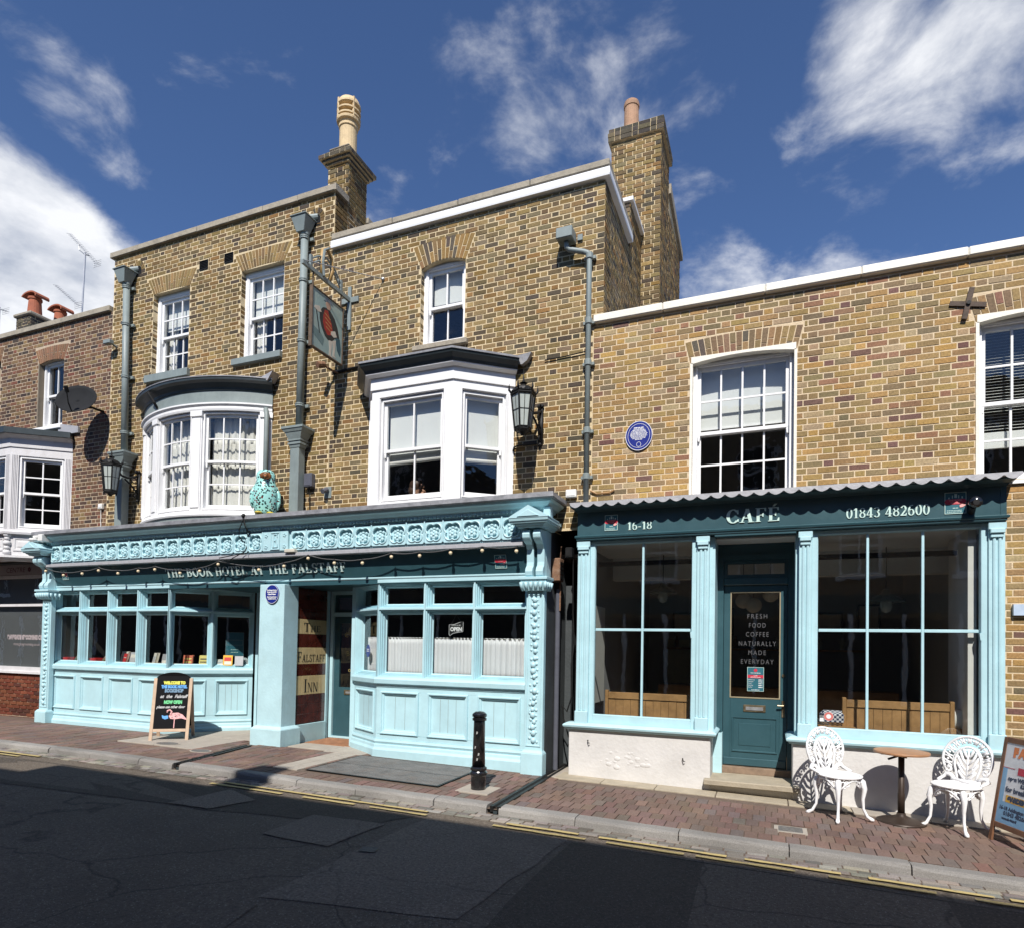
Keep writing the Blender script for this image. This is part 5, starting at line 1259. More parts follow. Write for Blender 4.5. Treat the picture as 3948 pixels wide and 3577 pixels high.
def panel(parent, xf, u0, u1, z0, z1, mt=CY_, boards=0):
    p = MB(xf).rings(u0, u1, z0, z1, [(0, -.029), (.0, .010), (.010, .024), (.024, .022), (.032, .002), (.048, .000), (.058, -.020), (.078, -.024)]).out('panel', mt, parent)
    for k in range(boards): x = u0 + .072 + (u1 - u0 - .144) * (k + 1) / (boards + 1); MB(xf).box(x - .0025, x + .0025, -.026, -.0225, z0 + .08, z1 - .08).out('board_joint', GREYB, p)
    return p


SEG = [('bookshop_bay', [(PL_[0], PL_[1], 4), (PL_[1], PL_[2], 2)], PL_, 4), ('dining_bay', [(PR_[0], PR_[1], 1), (PR_[1], PR_[2], 3)], PR_, 3)]
for nm, faces, path, q in SEG:
    bay = MB(); bay.mould(path, [(-.10, 0), (-.03, 0), (-.03, 1.05), (-.10, 1.05)]); bay = bay.out(nm, CY_, PUB)
    for pn, pf in (('plinth', [(-.09, -.06), (.055, -.06), (.055, .115), (.035, .15), (.03, .185), (.022, .20), (-.09, .20)]), ('skirting_mould', [(-.09, .201), (.012, .201), (.026, .235), (.014, .27), (-.09, .27)]), ('sill', [(-.09, 1.051), (.01, 1.051), (.02, 1.09), (.055, 1.105), (.06, 1.165), (.04, 1.195), (-.12, 1.197)]), ('head', [(-.14, 2.615), (.03, 2.615), (.03, 2.665), (-.14, 2.665)])):
        m = MB(); m.mould(path, pf); m.out(pn, CY_, bay)
    for A, B, n in faces:
        xf = pl(A, B); l = xf.len / n
        for k in range(n):
            light(bay, xf, k * l, (k + 1) * l, ZT_, ZH_); light(bay, xf, k * l, (k + 1) * l, ZS_, ZT_)
            MB(xf).box(max(0, k * l - .075), k * l + .075, -.03, .0, .345, .985).out('stile', CY_, bay, bevel=.004)
            panel(bay, xf, k * l + .075, (k + 1) * l - .075, .345, .985, boards=0 if nm[0] == 'b' and n == 4 else 2 + k % 2)
        MB(xf).box(n * l - .075, n * l, -.03, .0, .345, .985).out('stile', CY_, bay); MB(xf).box(0, n * l, -.03, .0, .272, .3445).out('bottom_rail', CY_, bay); MB(xf).box(0, n * l, -.03, .0, .9855, 1.05).out('top_rail', CY_, bay)
        if nm == 'dining_bay':
            for k in range(n):
                c = curtain(bay, xf, k * l + .03, (k + 1) * l - .03, 1.205, 1.80, -.20, CLOTH, amp=.020, wl=.052 + .01 * k, top=.004, name='cafe_curtain')
                MB(xf).box(k * l + .02, (k + 1) * l - .02, -.205, -.195, 1.785, 1.795).out('curtain_rod', BRASS, bay)
MB().box(-6.30, -6.20, .20, .78, 0, 2.62).out('bay_return', CY_, PUB)
MB(pl((-6.2, .2), (-6.2, .78))).rings(.05, .53, .4, 1.0, [(0, .001), (0, .016), (.03, .02), (.05, -.008)]).out('return_panel', CY_, PUB)

# entrance lobby
MB().box(-7.70, -7.20, -.36, -.02, .0, 2.62).out('pillar', CYG, PUB, bevel=.008)
m = MB(); m.box(-7.765, -7.145, -.425, .04, -.05, .30); frus(m, -7.455, -.1925, .30, .345, .62, .465, .51, .35); m.out('pillar_base', CYG, PUB, bevel=.006)
MB().box(-9.0, -5.45, -.14, .82, 2.60, 2.68).out('lobby_soffit', TEAL, PUB)
MB().box(-7.72, -7.23, -.02, .82, 0, 2.61).out('lobby_pier', CY_, PUB)
tl = MB().box(-7.235, -7.225, -.03, .735, .33, 2.60).out('tile_panel', mat('dark_grout', (.03, .012, .01), .7), PUB)
XT = pl((-7.222, 0), (-7.222, 1)); cz = .345
rows = [('o', .155)] * 3 + [('c', .30)] + [('o', .155)] + [('c', .27)] + [('o', .15)] + [('c', .245)] + [('o', .155)] * 3
zz = .345; bands = []
rows = [.345, .505, .665, .822, 1.14, 1.333, 1.611, 1.837, 2.084, 2.25, 2.42, 2.59]
for i in range(len(rows) - 1):
    z0, z1 = rows[i], rows[i + 1]; cream = i in (3, 5, 7); n = 1 if False else 5
    if cream: bands.append((z0, z1))
    for k in range(n):
        u0, u1 = -.02 + .75 * k / n, -.02 + .75 * (k + 1) / n
        MB(XT).box(u0 + .002, u1 - .002, -.004, .004 + rnd.uniform(0, .0008), z0 + .002, z1 - .002).out('tile', TILEC if cream else TILE, tl, bevel=.002)
for (z0, z1), s, w in zip(reversed(bands), ('THE', 'FALSTAFF', 'INN'), (.44, .70, .36)): serif(tl, XT, s, .36, z0 + .04, z1 - z0 - .10 if s != 'FALSTAFF' else .165, BLACK, .0055, width=w, thick=.001, small=.72, align='C')
MB(XT).box(-.03, .74, -.004, .03, .0, .335).out('lobby_skirting', CY_, PUB, bevel=.004)
MB(XT).box(.735, .80, -.02, .02, 0, 2.6).out('door_post', CY_, PUB)


def pubdoor(x0, x1, Y, lab):
    xf = face_at(Y); MB(xf).frame(x0, x1, .05, 2.6, .06, -.1, .02, wb=.03).box(x0 + .06, x1 - .06, -.08, .012, 2.16, 2.23).out('door_frame', CY_, PUB)
    MB(xf).frame(x0 + .06, x1 - .06, 2.23, 2.54, .05, -.07, -.02).out('fanlight_frame', TEAL, PUB); pane(PUB, xf, x0 + .1, x1 - .1, 2.27, 2.5, -.05, GLASSD)
    a, b = x0 + .065, x1 - .065
    d = MB(xf).frame(a, b, .07, 2.155, .11, -.06, -.02, wb=.86).out('door', TEAL, PUB); d['label'] = lab
    pane(d, xf, a + .105, b - .105, .925, 2.05, -.04, GLASSD)
    for p, q in ((a + .08, (a + b) / 2 - .04), ((a + b) / 2 + .04, b - .08)): MB(xf).rings(p, q, .22, .72, [(0, -.019), (.012, -.03), (.03, -.034), (.05, -.024), (.06, -.022)]).out('door_panel', TEAL, d)
    MB(xf).box((a + b) / 2 - .15, (a + b) / 2 + .15, -.02, -.008, .80, .885).out('letter_box', BRASS, d, bevel=.004)
    MB(xf).box((a + b) / 2 - .11, (a + b) / 2 + .11, -.012, -.004, .825, .86).out('letter_flap', STEEL, d)
    return d, xf, a, b


d, xf, a, b = pubdoor(-7.17, -6.29, .80, 'dark teal half-glazed pub door with brass letter box')
GOLDT = mat('gold_leaf_lettering', (.42, .33, .12), .45)
for s, z in (('CAF\u00c9', 1.80), ('&', 1.64), ('BAR', 1.48)): text(d, xf, s, (a + b) / 2, z, .085 if len(s) > 1 else .06, GOLDT, -.036, name='lettering', space=1.5)
text(d, xf, 'OPEN', (a + b) / 2, 1.20, .05, GOLDT, -.036, name='lettering')
pubdoor(-8.86, -7.76, .80, 'dark teal door behind the pillar in the lobby shade')

# fascia, ledge, frieze, cornice
MB().prism([(-.35, 3.058), (-.24, 2.70), (-.10, 2.70), (-.10, 3.058)], -12.96, -3.10, 'yz').out('fascia_board', TEAL, PUB)
m = MB(); m.mould([(-12.93, -.24), (-3.10, -.24)], [(-.1, 2.666), (.012, 2.666), (.022, 2.68), (.022, 2.694), (.012, 2.70), (-.1, 2.70)]); m.out('fascia_bead', CY_, PUB)
m = MB(); m.mould([(-12.93, -.24), (-3.10, -.24)], [(-.1, 2.60), (.006, 2.60), (.006, 2.665), (-.1, 2.665)]); m.out('fascia_beam', TEAL, PUB)
fs = lambda u, d, v: (u, -.24 - .2937 * v - .9559 * d, 2.70 + .9559 * v - .2937 * d)
fs.ang = 0
serif(PUB, fs, 'THE BOOK HOTEL AT THE FALSTAFF', -9.90, .105, .15, mat('grey_green_lettering', (.58, .72, .69), .5), .004, width=3.84, thick=.010, bold=.012)
x = -12.93
for l in (2.3, 2.5, 2.4, 2.63):
    m = MB(); m.mould([(x, -.24), (x + l - .003, -.24)], [(-.12, 3.06), (.21, 3.04), (.22, 3.05), (.218, 3.095), (.17, 3.114), (-.12, 3.115)]); m.out('lead_ledge', LEADL, PUB); x += l
MB().box(-12.85, -3.02, -.405, -.10, 3.116, 3.46).out('frieze_ground', CY_, PUB)
m = MB(); m.mould([(-12.85, -.385), (-3.0, -.385)], [(-.05, 3.117), (.035, 3.117), (.03, 3.145), (.012, 3.16), (-.05, 3.16)]); m.out('frieze_base', CY_, PUB)


def rosette():
    m = MB(); n = 40; sq = .148; hz = .150
    r_ = lambda a: .088 + .048 * abs(math.sin(2 * a)) ** .55 + (.010 if math.sin(a) > 0 else 0)
    A = [2 * math.pi * k / n + math.pi / n for k in range(n)]
    s2 = []
    for a in A: k = min(sq / max(1e-6, abs(math.cos(a))), hz / max(1e-6, abs(math.sin(a)))); s2.append((k * math.cos(a), k * math.sin(a)))
    o = m.add([(x, -.022, z) for x, z in s2]); c = m.add([(r_(a) * math.cos(a), -.022, r_(a) * math.sin(a)) for a in A]); b = m.add([(.93 * r_(a) * math.cos(a), .018, .93 * r_(a) * math.sin(a)) for a in A])
    for k in range(n): q = (k + 1) % n; m.f += [(o + k, o + q, c + q, c + k), (c + k, c + q, b + q, b + k)]
    m.f.append(tuple(b + k for k in range(n)))
    m.tube([(r_(a) * math.cos(a), -.026, r_(a) * math.sin(a)) for a in A], .011, 6, closed=True)
    for k in range(6): a = k * math.pi / 3 + .5; m.ball(.043 * math.cos(a), -.008, -.028 + .043 * math.sin(a), .030, 8, .75, 1, 5)
    m.ball(0, -.022, -.028, .022, 8); m.ball(0, -.012, .062, .028, 8, .6, .6, 5); m.ball(-.05, -.006, .05, .022, 8, .6, 1, 4); m.ball(.05, -.006, .05, .022, 8, .6, 1, 4)
    me = m.mesh('rosette', fix=False); b_ = bmesh.new(); b_.from_mesh(me); bmesh.ops.recalc_face_normals(b_, faces=b_.faces); b_.to_mesh(me); b_.free(); me.materials.append(CY_); return me


rm = rosette(); fr_ = MB().box(-12.85, -3.0, -.388, -.384, 3.155, 3.165).out('frieze', CY_, PUB)
for x in [-12.655 + .3067 * k for k in range(17)] + [-6.875 + .3007 * k for k in range(13)]:
    o = bpy.data.objects.new('rosette', rm); col.objects.link(o); o.parent = fr_; o.location = (x, -.418, 3.29)
    MB().box(x + .141, x + .163, -.455, -.405, 3.15, 3.458).out('rosette_divider', CY_, fr_, bevel=.006)
MB().box(-7.585, -7.08, -.448, -.405, 3.14, 3.458).out('initial_panel', CY_, fr_, bevel=.006)
ip = face_at(-.449)
MB(ip).rings(-7.425, -7.235, 3.16, 3.44, [(0, .001), (0, .012), (.015, .012), (.025, -.012)]).out('initial_frame', CY_, fr_)
serif(fr_, ip, 'E', -7.39, 3.195, .21, CY_, -.010, width=.13, thick=.022, name='raised_letter')
for x in (-7.515, -7.145):
    for z in (3.21, 3.39):
        m = MB()
        for k in range(5): a = k * 1.2566; m.ball(x + .022 * math.cos(a), -.452, z + .022 * math.sin(a), .014, 7, .7, 1, 4)
        m.out('panel_flower', CY_, fr_)
CPTH = [(-12.93, -.02), (-12.93, -.385), (-2.86, -.385), (-2.86, -.02)]
m = MB(); m.mould(CPTH, [(-.05, 3.46), (.03, 3.46), (.04, 3.478), (.045, 3.512), (.07, 3.518), (.08, 3.54), (.12, 3.555), (.155, 3.585), (.185, 3.60), (.195, 3.628), (-.05, 3.628)]); cor = m.out('cornice', CY_, PUB)
m = MB(); x = -12.9
while x < -2.86:
    m.lathe([(.004, -.030), (.022, -.014), (.024, .008), (.014, .024)], x, -.445, 3.51, 6, 1, .9); m.box(x + .028, x + .035, -.465, -.42, 3.487, 3.528); x += .0625
m.out('egg_and_dart', CY_, cor, kind='stuff')
x = -13.12
lpf = [(-.38, 3.63), (.225, 3.63), (.238, 3.645), (.232, 3.705), (.16, 3.728), (-.38, 3.80)]
for i, l in enumerate((2.1, 1.9, 1.35, 1.6, 1.75)):
    m = MB(); m.mould([(x, -.385), (x + l - .004, -.385)], lpf); m.out('lead_roll', LEAD, PUB); x += l
m = MB(); m.mould([(x, -.385), (-2.86, -.385), (-2.86, -.03)], lpf); m.out('lead_roll', LEAD, PUB)


def console(cx, lab):
    c = MB(); c.box(cx - .13, cx + .13, -.34, -.25, .28, 2.44); g = gz(cx); c = c.out('pilaster', CY_, PUB, bevel=.006); c['label'] = lab
    m = MB(); m.box(cx - .155, cx + .155, -.40, -.235, g - .06, .27); frus(m, cx, -.3175, .27, .31, .31, .165, .26, .10); m.out('pilaster_base', CY_, c, bevel=.006)
    MB(face_at(-.34)).rings(cx - .105, cx + .105, .36, 2.40, [(0, .001), (0, .010), (.012, .010), (.02, -.006)]).out('sunk_panel', CY_, c)
    m = MB(); z = .44; r = random.Random(5)
    while z < 2.34:
        m.ball(cx + r.uniform(-.015, .015), -.345, z, r.uniform(.026, .04), 8, .8, 1.1, 5)
        for s in (-1, 1): m.ball(cx + s * r.uniform(.03, .055), -.338, z + r.uniform(-.02, .03), r.uniform(.016, .026), 7, .7, 1, 4)
        z += r.uniform(.07, .10)
    m.out('fruit_drop', CY_, c, smooth=True)
    m = MB(); frus(m, cx, -.31, 2.44, 2.56, .29, .16, .37, .26); m.box(cx - .20, cx + .20, -.46, -.17, 2.585, 2.625); m.box(cx - .185, cx + .185, -.44, -.18, 2.56, 2.585); m.out('capital', CY_, c, bevel=.006)
    m = MB()
    for k in range(6): m.tube([(cx - .155 + k * .062, -.405, 2.44), (cx - .17 + k * .068, -.435, 2.50), (cx - .175 + k * .070, -.445, 2.555)], [.014, .022, .024], 7)
    for k in range(3): m.tube([(cx + .155, -.37 + k * .075, 2.44), (cx + .18, -.38 + k * .08, 2.50), (cx + .187, -.39 + k * .082, 2.555)], [.014, .022, .024], 7)
    m.out('gadroons', CY_, c, smooth=True)
    MB().box(cx - .13, cx + .13, -.30, -.10, 2.625, 3.26).out('console_block', CY_, c, bevel=.004)
    pf = [(-.28, 2.626), (-.40, 2.626), (-.42, 2.65), (-.43, 2.70), (-.41, 2.75), (-.375, 2.78), (-.365, 2.83), (-.375, 3.00), (-.42, 3.06), (-.50, 3.09), (-.55, 3.13), (-.56, 3.18), (-.53, 3.24), (-.28, 3.26)]
    for s in (-1, 1): MB().prism(pf, cx + s * .075 - .052, cx + s * .075 + .052, 'yz').out('scroll_bracket', CY_, c, bevel=.008)
    MB().prism([(-.28, 2.63), (-.335, 2.63), (-.34, 3.0), (-.43, 3.16), (-.28, 3.24)], cx - .024, cx + .024, 'yz').out('bracket_web', TEAL, c)
    m = MB()
    for z0, z1, w0, w1, y in ((3.262, 3.285, .36, .38, -.60), (3.286, 3.31, .40, .46, -.63), (3.311, 3.335, .50, .52, -.66), (3.336, 3.372, .54, .54, -.68)): i = m.add([(cx - w0 / 2, y + .01, z0), (cx + w0 / 2, y + .01, z0), (cx + w0 / 2, -.1, z0), (cx - w0 / 2, -.1, z0), (cx - w1 / 2, y, z1), (cx + w1 / 2, y, z1), (cx + w1 / 2, -.1, z1), (cx - w1 / 2, -.1, z1)]); m.f += [(i, i + 1, i + 2, i + 3), (i + 4, i + 5, i + 6, i + 7)] + [(i + k, i + (k + 1) % 4, i + 4 + (k + 1) % 4, i + 4 + k) for k in range(4)]
    m.out('console_cornice', CY_, c)
    MB().prism([(cx - .275, 3.373), (cx + .275, 3.373), (cx + .275, 3.385), (cx, 3.535), (cx - .275, 3.385)], -.685, -.2).out('gable', CY_, c)
    MB(face_at(-.686)).prism([(cx - .16, 3.385), (cx + .16, 3.385), (cx, 3.48)], 0, .012).out('gable_panel', CY_, c, bevel=.006)


console(-13.03, 'carved pilaster and gabled console at the left end'); console(-2.945, 'carved pilaster and gabled console at the right end')
MB().box(-2.80, -2.70, -.50, -.38, 3.36, 3.54).out('end_block', CY_, PUB, bevel=.01)

# alley between pub and cafe
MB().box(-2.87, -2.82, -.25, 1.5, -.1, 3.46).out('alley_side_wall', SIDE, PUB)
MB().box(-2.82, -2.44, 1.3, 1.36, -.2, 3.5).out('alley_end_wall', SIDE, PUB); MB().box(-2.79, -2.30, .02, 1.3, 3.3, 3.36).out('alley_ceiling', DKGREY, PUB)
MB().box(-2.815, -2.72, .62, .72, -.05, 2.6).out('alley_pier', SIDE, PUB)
m = MB(); m.tube([(-2.775, .12, -.02), (-2.775, .12, 2.5)], .035, 10); tag(m.out('alley_pipe', GREYP, None), 'grey pipe on the dark alley wall between pub and cafe', 'pipe')
t = thing('junction_box', 'rusty old fuse box on the dark alley wall beside the pub console', 'box', (-2.74, .1, 2.6), world=True)
MB().box(-2.815, -2.70, -.06, .13, 2.60, 2.92).out('case', RUST, t, bevel=.012)
m = MB()
for k in range(4): m.box(-2.699, -2.693, -.04, .11, 2.635 + k * .065, 2.675 + k * .065)
m.out('vents', IRON, t); MB().tube([(-2.74, .08, 2.92), (-2.72, .05, 3.02), (-2.70, .0, 3.08)], .008, 5).out('cable', RUST, t); MB().tube([(-2.74, .1, 2.6), (-2.74, .1, 2.2)], .012, 6).out('conduit', RUST, t)
cable([(-2.52, -.02, 2.9), (-2.55, .1, 2.2), (-2.53, .12, 1.75), (-2.56, .1, 1.45), (-2.55, .1, 1.0), (-2.62, .12, .80), (-2.70, .15, .88), (-2.67, .14, .70), (-2.58, .1, .45)], .010, 'black cables drooping down the alley wall beside the cafe')
wbox('flood_lamp', 'black lamp tucked in the alley top between pub and cafe', 'lamp', -2.56, 2.98, .10, .14, .12, IRON)

# interior of the pub: display shelf and dark rooms
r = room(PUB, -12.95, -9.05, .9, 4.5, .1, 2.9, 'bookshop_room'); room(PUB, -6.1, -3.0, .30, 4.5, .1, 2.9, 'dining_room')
m = MB(); m.prism([(-12.96, -.125), (-9.93, -.125), (-9.02, .83), (-9.3, 1.0), (-12.96, .42)], 1.20, 1.245, 'xy'); m.out('display_shelf', PINE, r)
MB().box(-13.0, -12.95, -.1, 1, .1, 2.9).out('room_side', DARK, r); MB().box(-13.0, -8.95, -.1, .9, 2.7, 2.76).out('display_ceiling', DARK, r)
MB().box(-12.0, -10.2, 2.2, 2.3, .1, 1.05).out('counter', FLOORB, r)

# ------------------------------------------------------------------ the cafe shopfront
CAF = thing('cafe_shopfront', 'cafe shopfront with dark teal fascia, pale blue pilasters and white stall riser', 'shopfront', (-.1, -.05, -.05), world=True)
# lead canopy with scalloped fringe
MB().prism([(-.33, 3.585), (-.33, 3.598), (.0, 3.625), (.0, 3.56)], -2.49, 2.405, 'yz').out('canopy', LEADL, CAF)
pts = [(-2.49, 3.60), (2.405, 3.60)]; lo = []; n = 30; wS = 4.895 / n
for k in range(n):
    a = 2.405 - k * wS
    lo += [(a, 3.572), (a - .012, 3.566)] + [(a - .02 - (wS - .04) * q / 6, 3.566 - .034 * math.sin(math.pi * (.08 + .84 * q / 6)) - rnd.uniform(0, .003)) for q in range(7)] + [(a - wS + .012, 3.566)]
MB(face_at(-.331)).prism(pts + lo, 0, .006).out('scalloped_fringe', LEADL, CAF)
MB(face_at(-.14)).box(-2.43, 2.315, -.12, 0, 3.185, 3.56).out('fascia', TEAL, CAF)
MB().box(2.265, 2.318, -.145, -.02, 3.18, 3.55).out('fascia_end_block', TEAL, CAF)
for nm, pf in (('fascia_mould', [(-.1, 3.125), (.005, 3.125), (.012, 3.135), (.012, 3.15), (.028, 3.16), (.034, 3.18), (.02, 3.192), (-.1, 3.192)]), ('canopy_cove', [(-.1, 3.50), (.012, 3.50), (.03, 3.53), (.08, 3.56), (.09, 3.583), (-.1, 3.583)])):
    m = MB(); m.mould([(-2.43, -.0), (-2.43, -.14), (2.31, -.14), (2.31, 0)], pf); m.out(nm, TEAL, CAF)
XF = face_at(-.141); SC = lambda px, py, Y=-.141: atY(px, py, Y)
a, b = SC(2419, 2042), SC(2516, 2038); serif(CAF, XF, '16-18', a.x, a.z, .098, PALE, .002, width=b.x - a.x, thick=.006, bold=.02)
a, b = SC(2799, 2017), SC(3011, 2008); serif(CAF, XF, 'CAF\u00c9', a.x, a.z, .165, PALE, .002, width=b.x - a.x, thick=.010, bold=.022)
a, b = SC(3262, 1998), SC(3587, 1981); serif(CAF, XF, '01843 482600', a.x, a.z, .112, PALE, .002, width=b.x - a.x, thick=.006, bold=.02)
REDP, PINK, TEALP = mat('red_print', (.52, .03, .06), .5), mat('pink_print', (.75, .38, .36), .5), mat('teal_print', (.03, .13, .17), .4)


def sticker(xf, u, z, w, h, label):
    t = thing('logo_sign', label, 'sign', xf(u, 0, z - h / 2), group='small book hotel logo signs', world=True)
    p = MB(xf).box(u - w / 2, u + w / 2, .001, .006, z - h / 2, z + h / 2).out('plate', TEALP, t); MB(xf).frame(u - w / 2, u + w / 2, z - h / 2, z + h / 2, .006, .0062, .0075).out('border', PALE, p)
    MB(xf).prism(arc(u + w * .36, z + h * .06, h * .12, h * .12, -90, 90, 6) + arc(u - w * .36, z + h * .06, h * .12, h * .12, 90, 270, 6), .0062, .009).out('red_label', REDP, p)
    text(p, xf, 'THE BOOK', u, z + h * .085, h * .08, PINK, .0095, width=w * .62); text(p, xf, 'HOTEL', u, z - h * .03, h * .08, PINK, .0095, width=w * .42)
    MB(xf).prism([(u + w * .18, z - h * .12), (u + w * .30, z - h * .05), (u + w * .5, z - h * .10), (u + w * .34, z - h * .20), (u + w * .2, z - h * .22)], .0095, .0115).out('pink_bird', PINK, p)
    m = MB(xf)
    for x0, x1, z0, z1 in ((-.16, -.12, .22, .36), (-.05, .07, .24, .42), (.13, .17, .22, .36), (.28, .34, .2, .3), (-.33, -.27, .2, .27)): m.box(u + w * x0, u + w * x1, .0062, .007, z + h * z0, z + h * z1)
    m.out('town_skyline', PALE, p)
    words(p, xf, u - w * .05, z - h * .36, w * .7, h * .03, PALE, .0075, 3); words(p, xf, u - w * .05, z - h * .43, w * .7, h * .03, PALE, .0075, 4); words(p, xf, u, z - h * .25, w * .25, h * .03, PALE, .0075, 5)
    return t


a = SC(2357, 2014); sticker(XF, a.x, a.z, .172, .205, 'small logo sign at the left end of the cafe fascia')
a = SC(3683, 1938); sticker(XF, a.x, a.z, .20, .235, 'small logo sign at the right end of the cafe fascia')
a = atY(1933, 2161, -.34); va = (a.z - 2.70) / .9559; sticker(fs, a.x - .03, va, .175, .19, 'small logo sign at the right end of the pub fascia')
a = atY(243, 2225, -.34); sticker(fs, a.x, .22, .17, .19, 'small logo sign at the left end of the pub fascia')
t = thing('security_camera', 'black bullet security camera on the right end of the cafe fascia', 'camera', (2.1, -.14, 3.3), world=True)
a = SC(3760, 1935, -.30); MB().tube([(a.x, -.145, a.z - .08), (a.x, -.17, a.z - .06), (a.x, -.22, a.z - .03)], .03, 10).out('arm', IRON, t)
MB().tube([(a.x + .01, -.16, a.z + .03), (a.x, -.30, a.z + .005), (a.x - .005, -.36, a.z - .01)], [.05, .062, .058], 16).out('body', BOLL, t, smooth=True); MB().lathe([(.03, -.37), (.03, -.362)], a.x - .005, 0, a.z - .012, 14, axis='y').out('lens', IRON, t)

# frames, pilasters, sills
YP = face_at(-.10)
for x0, x1 in ((-2.43, -2.262), (-.875, -.725), (.30, .44), (2.17, 2.318)):
    c = MB(YP).box(x0, x1, -.10, .0, .66, 3.124).out('pilaster', CY_, CAF, bevel=.003)
    m = MB(YP)
    for k in range(2): u = x0 + (x1 - x0) * (.33 + .34 * k); m.tube([(u, .0, .85), (u, .0, 2.96)], .018, 8)
    m.out('reeding', CY_, c)
    MB(YP).box(x0 - .008, x1 + .004, .0, .035, .675, .845).out('pilaster_base', CY_, c, bevel=.008)
    m = MB(YP); m.box(x0 - .01, x1 + .005, 0, .035, 3.04, 3.122); m.box(x0 + .005, x1 - .01, 0, .05, 3.0, 3.05); m.box(x0 + .012, x1 - .018, 0, .03, 2.955, 3.002); m.out('pilaster_head', CY_, c, bevel=.006)
YW = face_at(-.03)
WR_ = [('left', -2.262, -.875, (-1.56,), 1.936), ('right', .44, 2.17, (1.025, 1.571), 1.946)]
for nm, x0, x1, mull, zt in WR_:
    f = MB(YW).frame(x0, x1, .69, 3.124, .062, -.05, .045, wb=.115, wt=.05).out('window', CY_, CAF, bevel=.004)
    MB(YW).rings(x0 + .05, x1 - .05, .79, 3.085, [(0, .046), (.006, .03), (.016, .028), (.02, .004)], cap=False).out('glazing_bead', CY_, f)
    m = MB(YW); xs = [x0 + .062] + list(mull) + [x1 - .062]
    for u in mull: m.box(u - .014, u + .014, -.02, .022, .80, 3.075)
    for p, q in zip(xs, xs[1:]): m.box(p + .014, q - .014, -.02, .018, zt - .018, zt + .018)
    m.out('glazing_bar', CY_, f, bevel=.004)
    MB(YW).prism([(x1 - .075, zt - .02), (x1 - .045, zt - .02), (x1 - .055, zt - .10), (x1 - .068, zt - .10)], .0, .05).out('sash_horn', CY_, f)
    for p, q in zip(xs, xs[1:]):
        for z0, z1 in ((.80, zt), (zt, 3.075)): pane(f, YW, p - .005, q + .005, z0, z1, -.008, GLASSD)
for path in ([(-2.515, .0), (-2.515, -.10), (-.69, -.10), (-.69, .44)], [(.245, .44), (.245, -.10), (2.31, -.10), (2.31, 0)]):
    m = MB(); m.mould(path, [(-.06, .60), (.035, .60), (.045, .612), (.05, .625), (.068, .632), (.075, .655), (.06, .67), (.02, .69), (-.06, .692)]); m.out('sill', CY_, CAF)
MB().box(-2.52, -.69, -.10, .44, -.2, .60).out('stall_riser', RENDER, CAF, bevel=.008); MB().box(.245, 2.31, -.10, .44, -.2, .60).out('stall_riser', RENDER, CAF, bevel=.008)
m = MB()
for x, z in ((-2.25, .46), (-1.02, .32)): m.tube([(x, -.10, z), (x, -.135, z + .005), (x + .015, -.14, z - .035), (x + .03, -.13, z - .03)], .006, 6)
m.out('wall_hook', IRON, CAF)
m = MB(); rr = random.Random(4)
for k in range(26): a_ = rr.uniform(0, 6.28); q = rr.random() ** .5; m.ball(-1.75 + .36 * q * math.cos(a_), -.0985, .24 + .12 * q * math.sin(a_), rr.uniform(.02, .05), 8, .12, .7, 4)
m.out('patched_plaster', RENDER, CAF, smooth=True)
# door recess
MB().box(-.725, -.66, -.02, .46, .62, 3.12).out('door_reveal', CY_, CAF); MB().box(.265, .30, -.02, .46, .62, 3.12).out('door_reveal', CY_, CAF)
MB().box(-.69, -.595, .36, .46, -.1, .62).out('door_reveal', CY_, CAF)
MB().box(-.66, .265, -.14, .50, 3.10, 3.19).out('recess_soffit', TEAL, CAF)
YD = face_at(.45)
MB(YD).box(-.66, .265, -.05, .0, 2.94, 3.10).out('head_panel', TEAL, CAF)
MB(YD).frame(-.66, .27, .15, 2.945, .075, -.08, .03, wb=.03).out('door_frame', TEAL, CAF); MB(YD).box(-.585, .195, -.06, .035, 2.545, 2.64).out('transom', TEAL, CAF, bevel=.008)
MB(YD).frame(-.585, .195, 2.64, 2.87, .045, -.05, .0).out('fanlight_frame', TEAL, CAF); pane(CAF, YD, -.545, .155, 2.68, 2.83, -.03, GLASSD)
d = MB(YD).frame(-.582, .192, .185, 2.54, .09, -.045, 0, wb=.90, wt=.09).out('door', TEAL, CAF, bevel=.003); d['label'] = 'dark teal cafe door with lettered glass, letter box and lower panel'
MB(YD).frame(-.50, .11, 1.075, 2.458, .014, -.01, .006).out('glazing_bead', mat('gilt_line', (.30, .25, .16), .5), d); pane(d, YD, -.49, .10, 1.085, 2.45, -.02, GLASSD)
MB(YD).rings(-.47, .08, .38, .83, [(0, .001), (.0, .012), (.012, .012), (.03, -.012), (.075, -.012), (.085, .006)]).out('door_panel', TEAL, d)
MB(YD).box(-.575, .185, .0, .018, .20, .30).out('weather_board', TEAL, d, bevel=.008)
MB(YD).box(-.33, -.06, .0, .012, .90, .99).out('letter_box', BRASS, d, bevel=.004); MB(YD).box(-.30, -.09, .012, .018, .922, .966).out('letter_flap', STEEL, d)
MB(YD).box(.13, .165, .0, .012, .85, 1.06).out('handle_plate', BRASS, d); MB().tube([(.148, .44, 1.0), (.148, .40, 1.0), (.08, .395, 1.0)], .010, 8).out('door_handle', BRASS, d); MB().lathe([(.02, .435), (.02, .45)], .148, 0, 1.38, 14, axis='y').out('lock', BRASS, d)
GREYT = mat('etched_grey_lettering', (.085, .085, .09), .6)
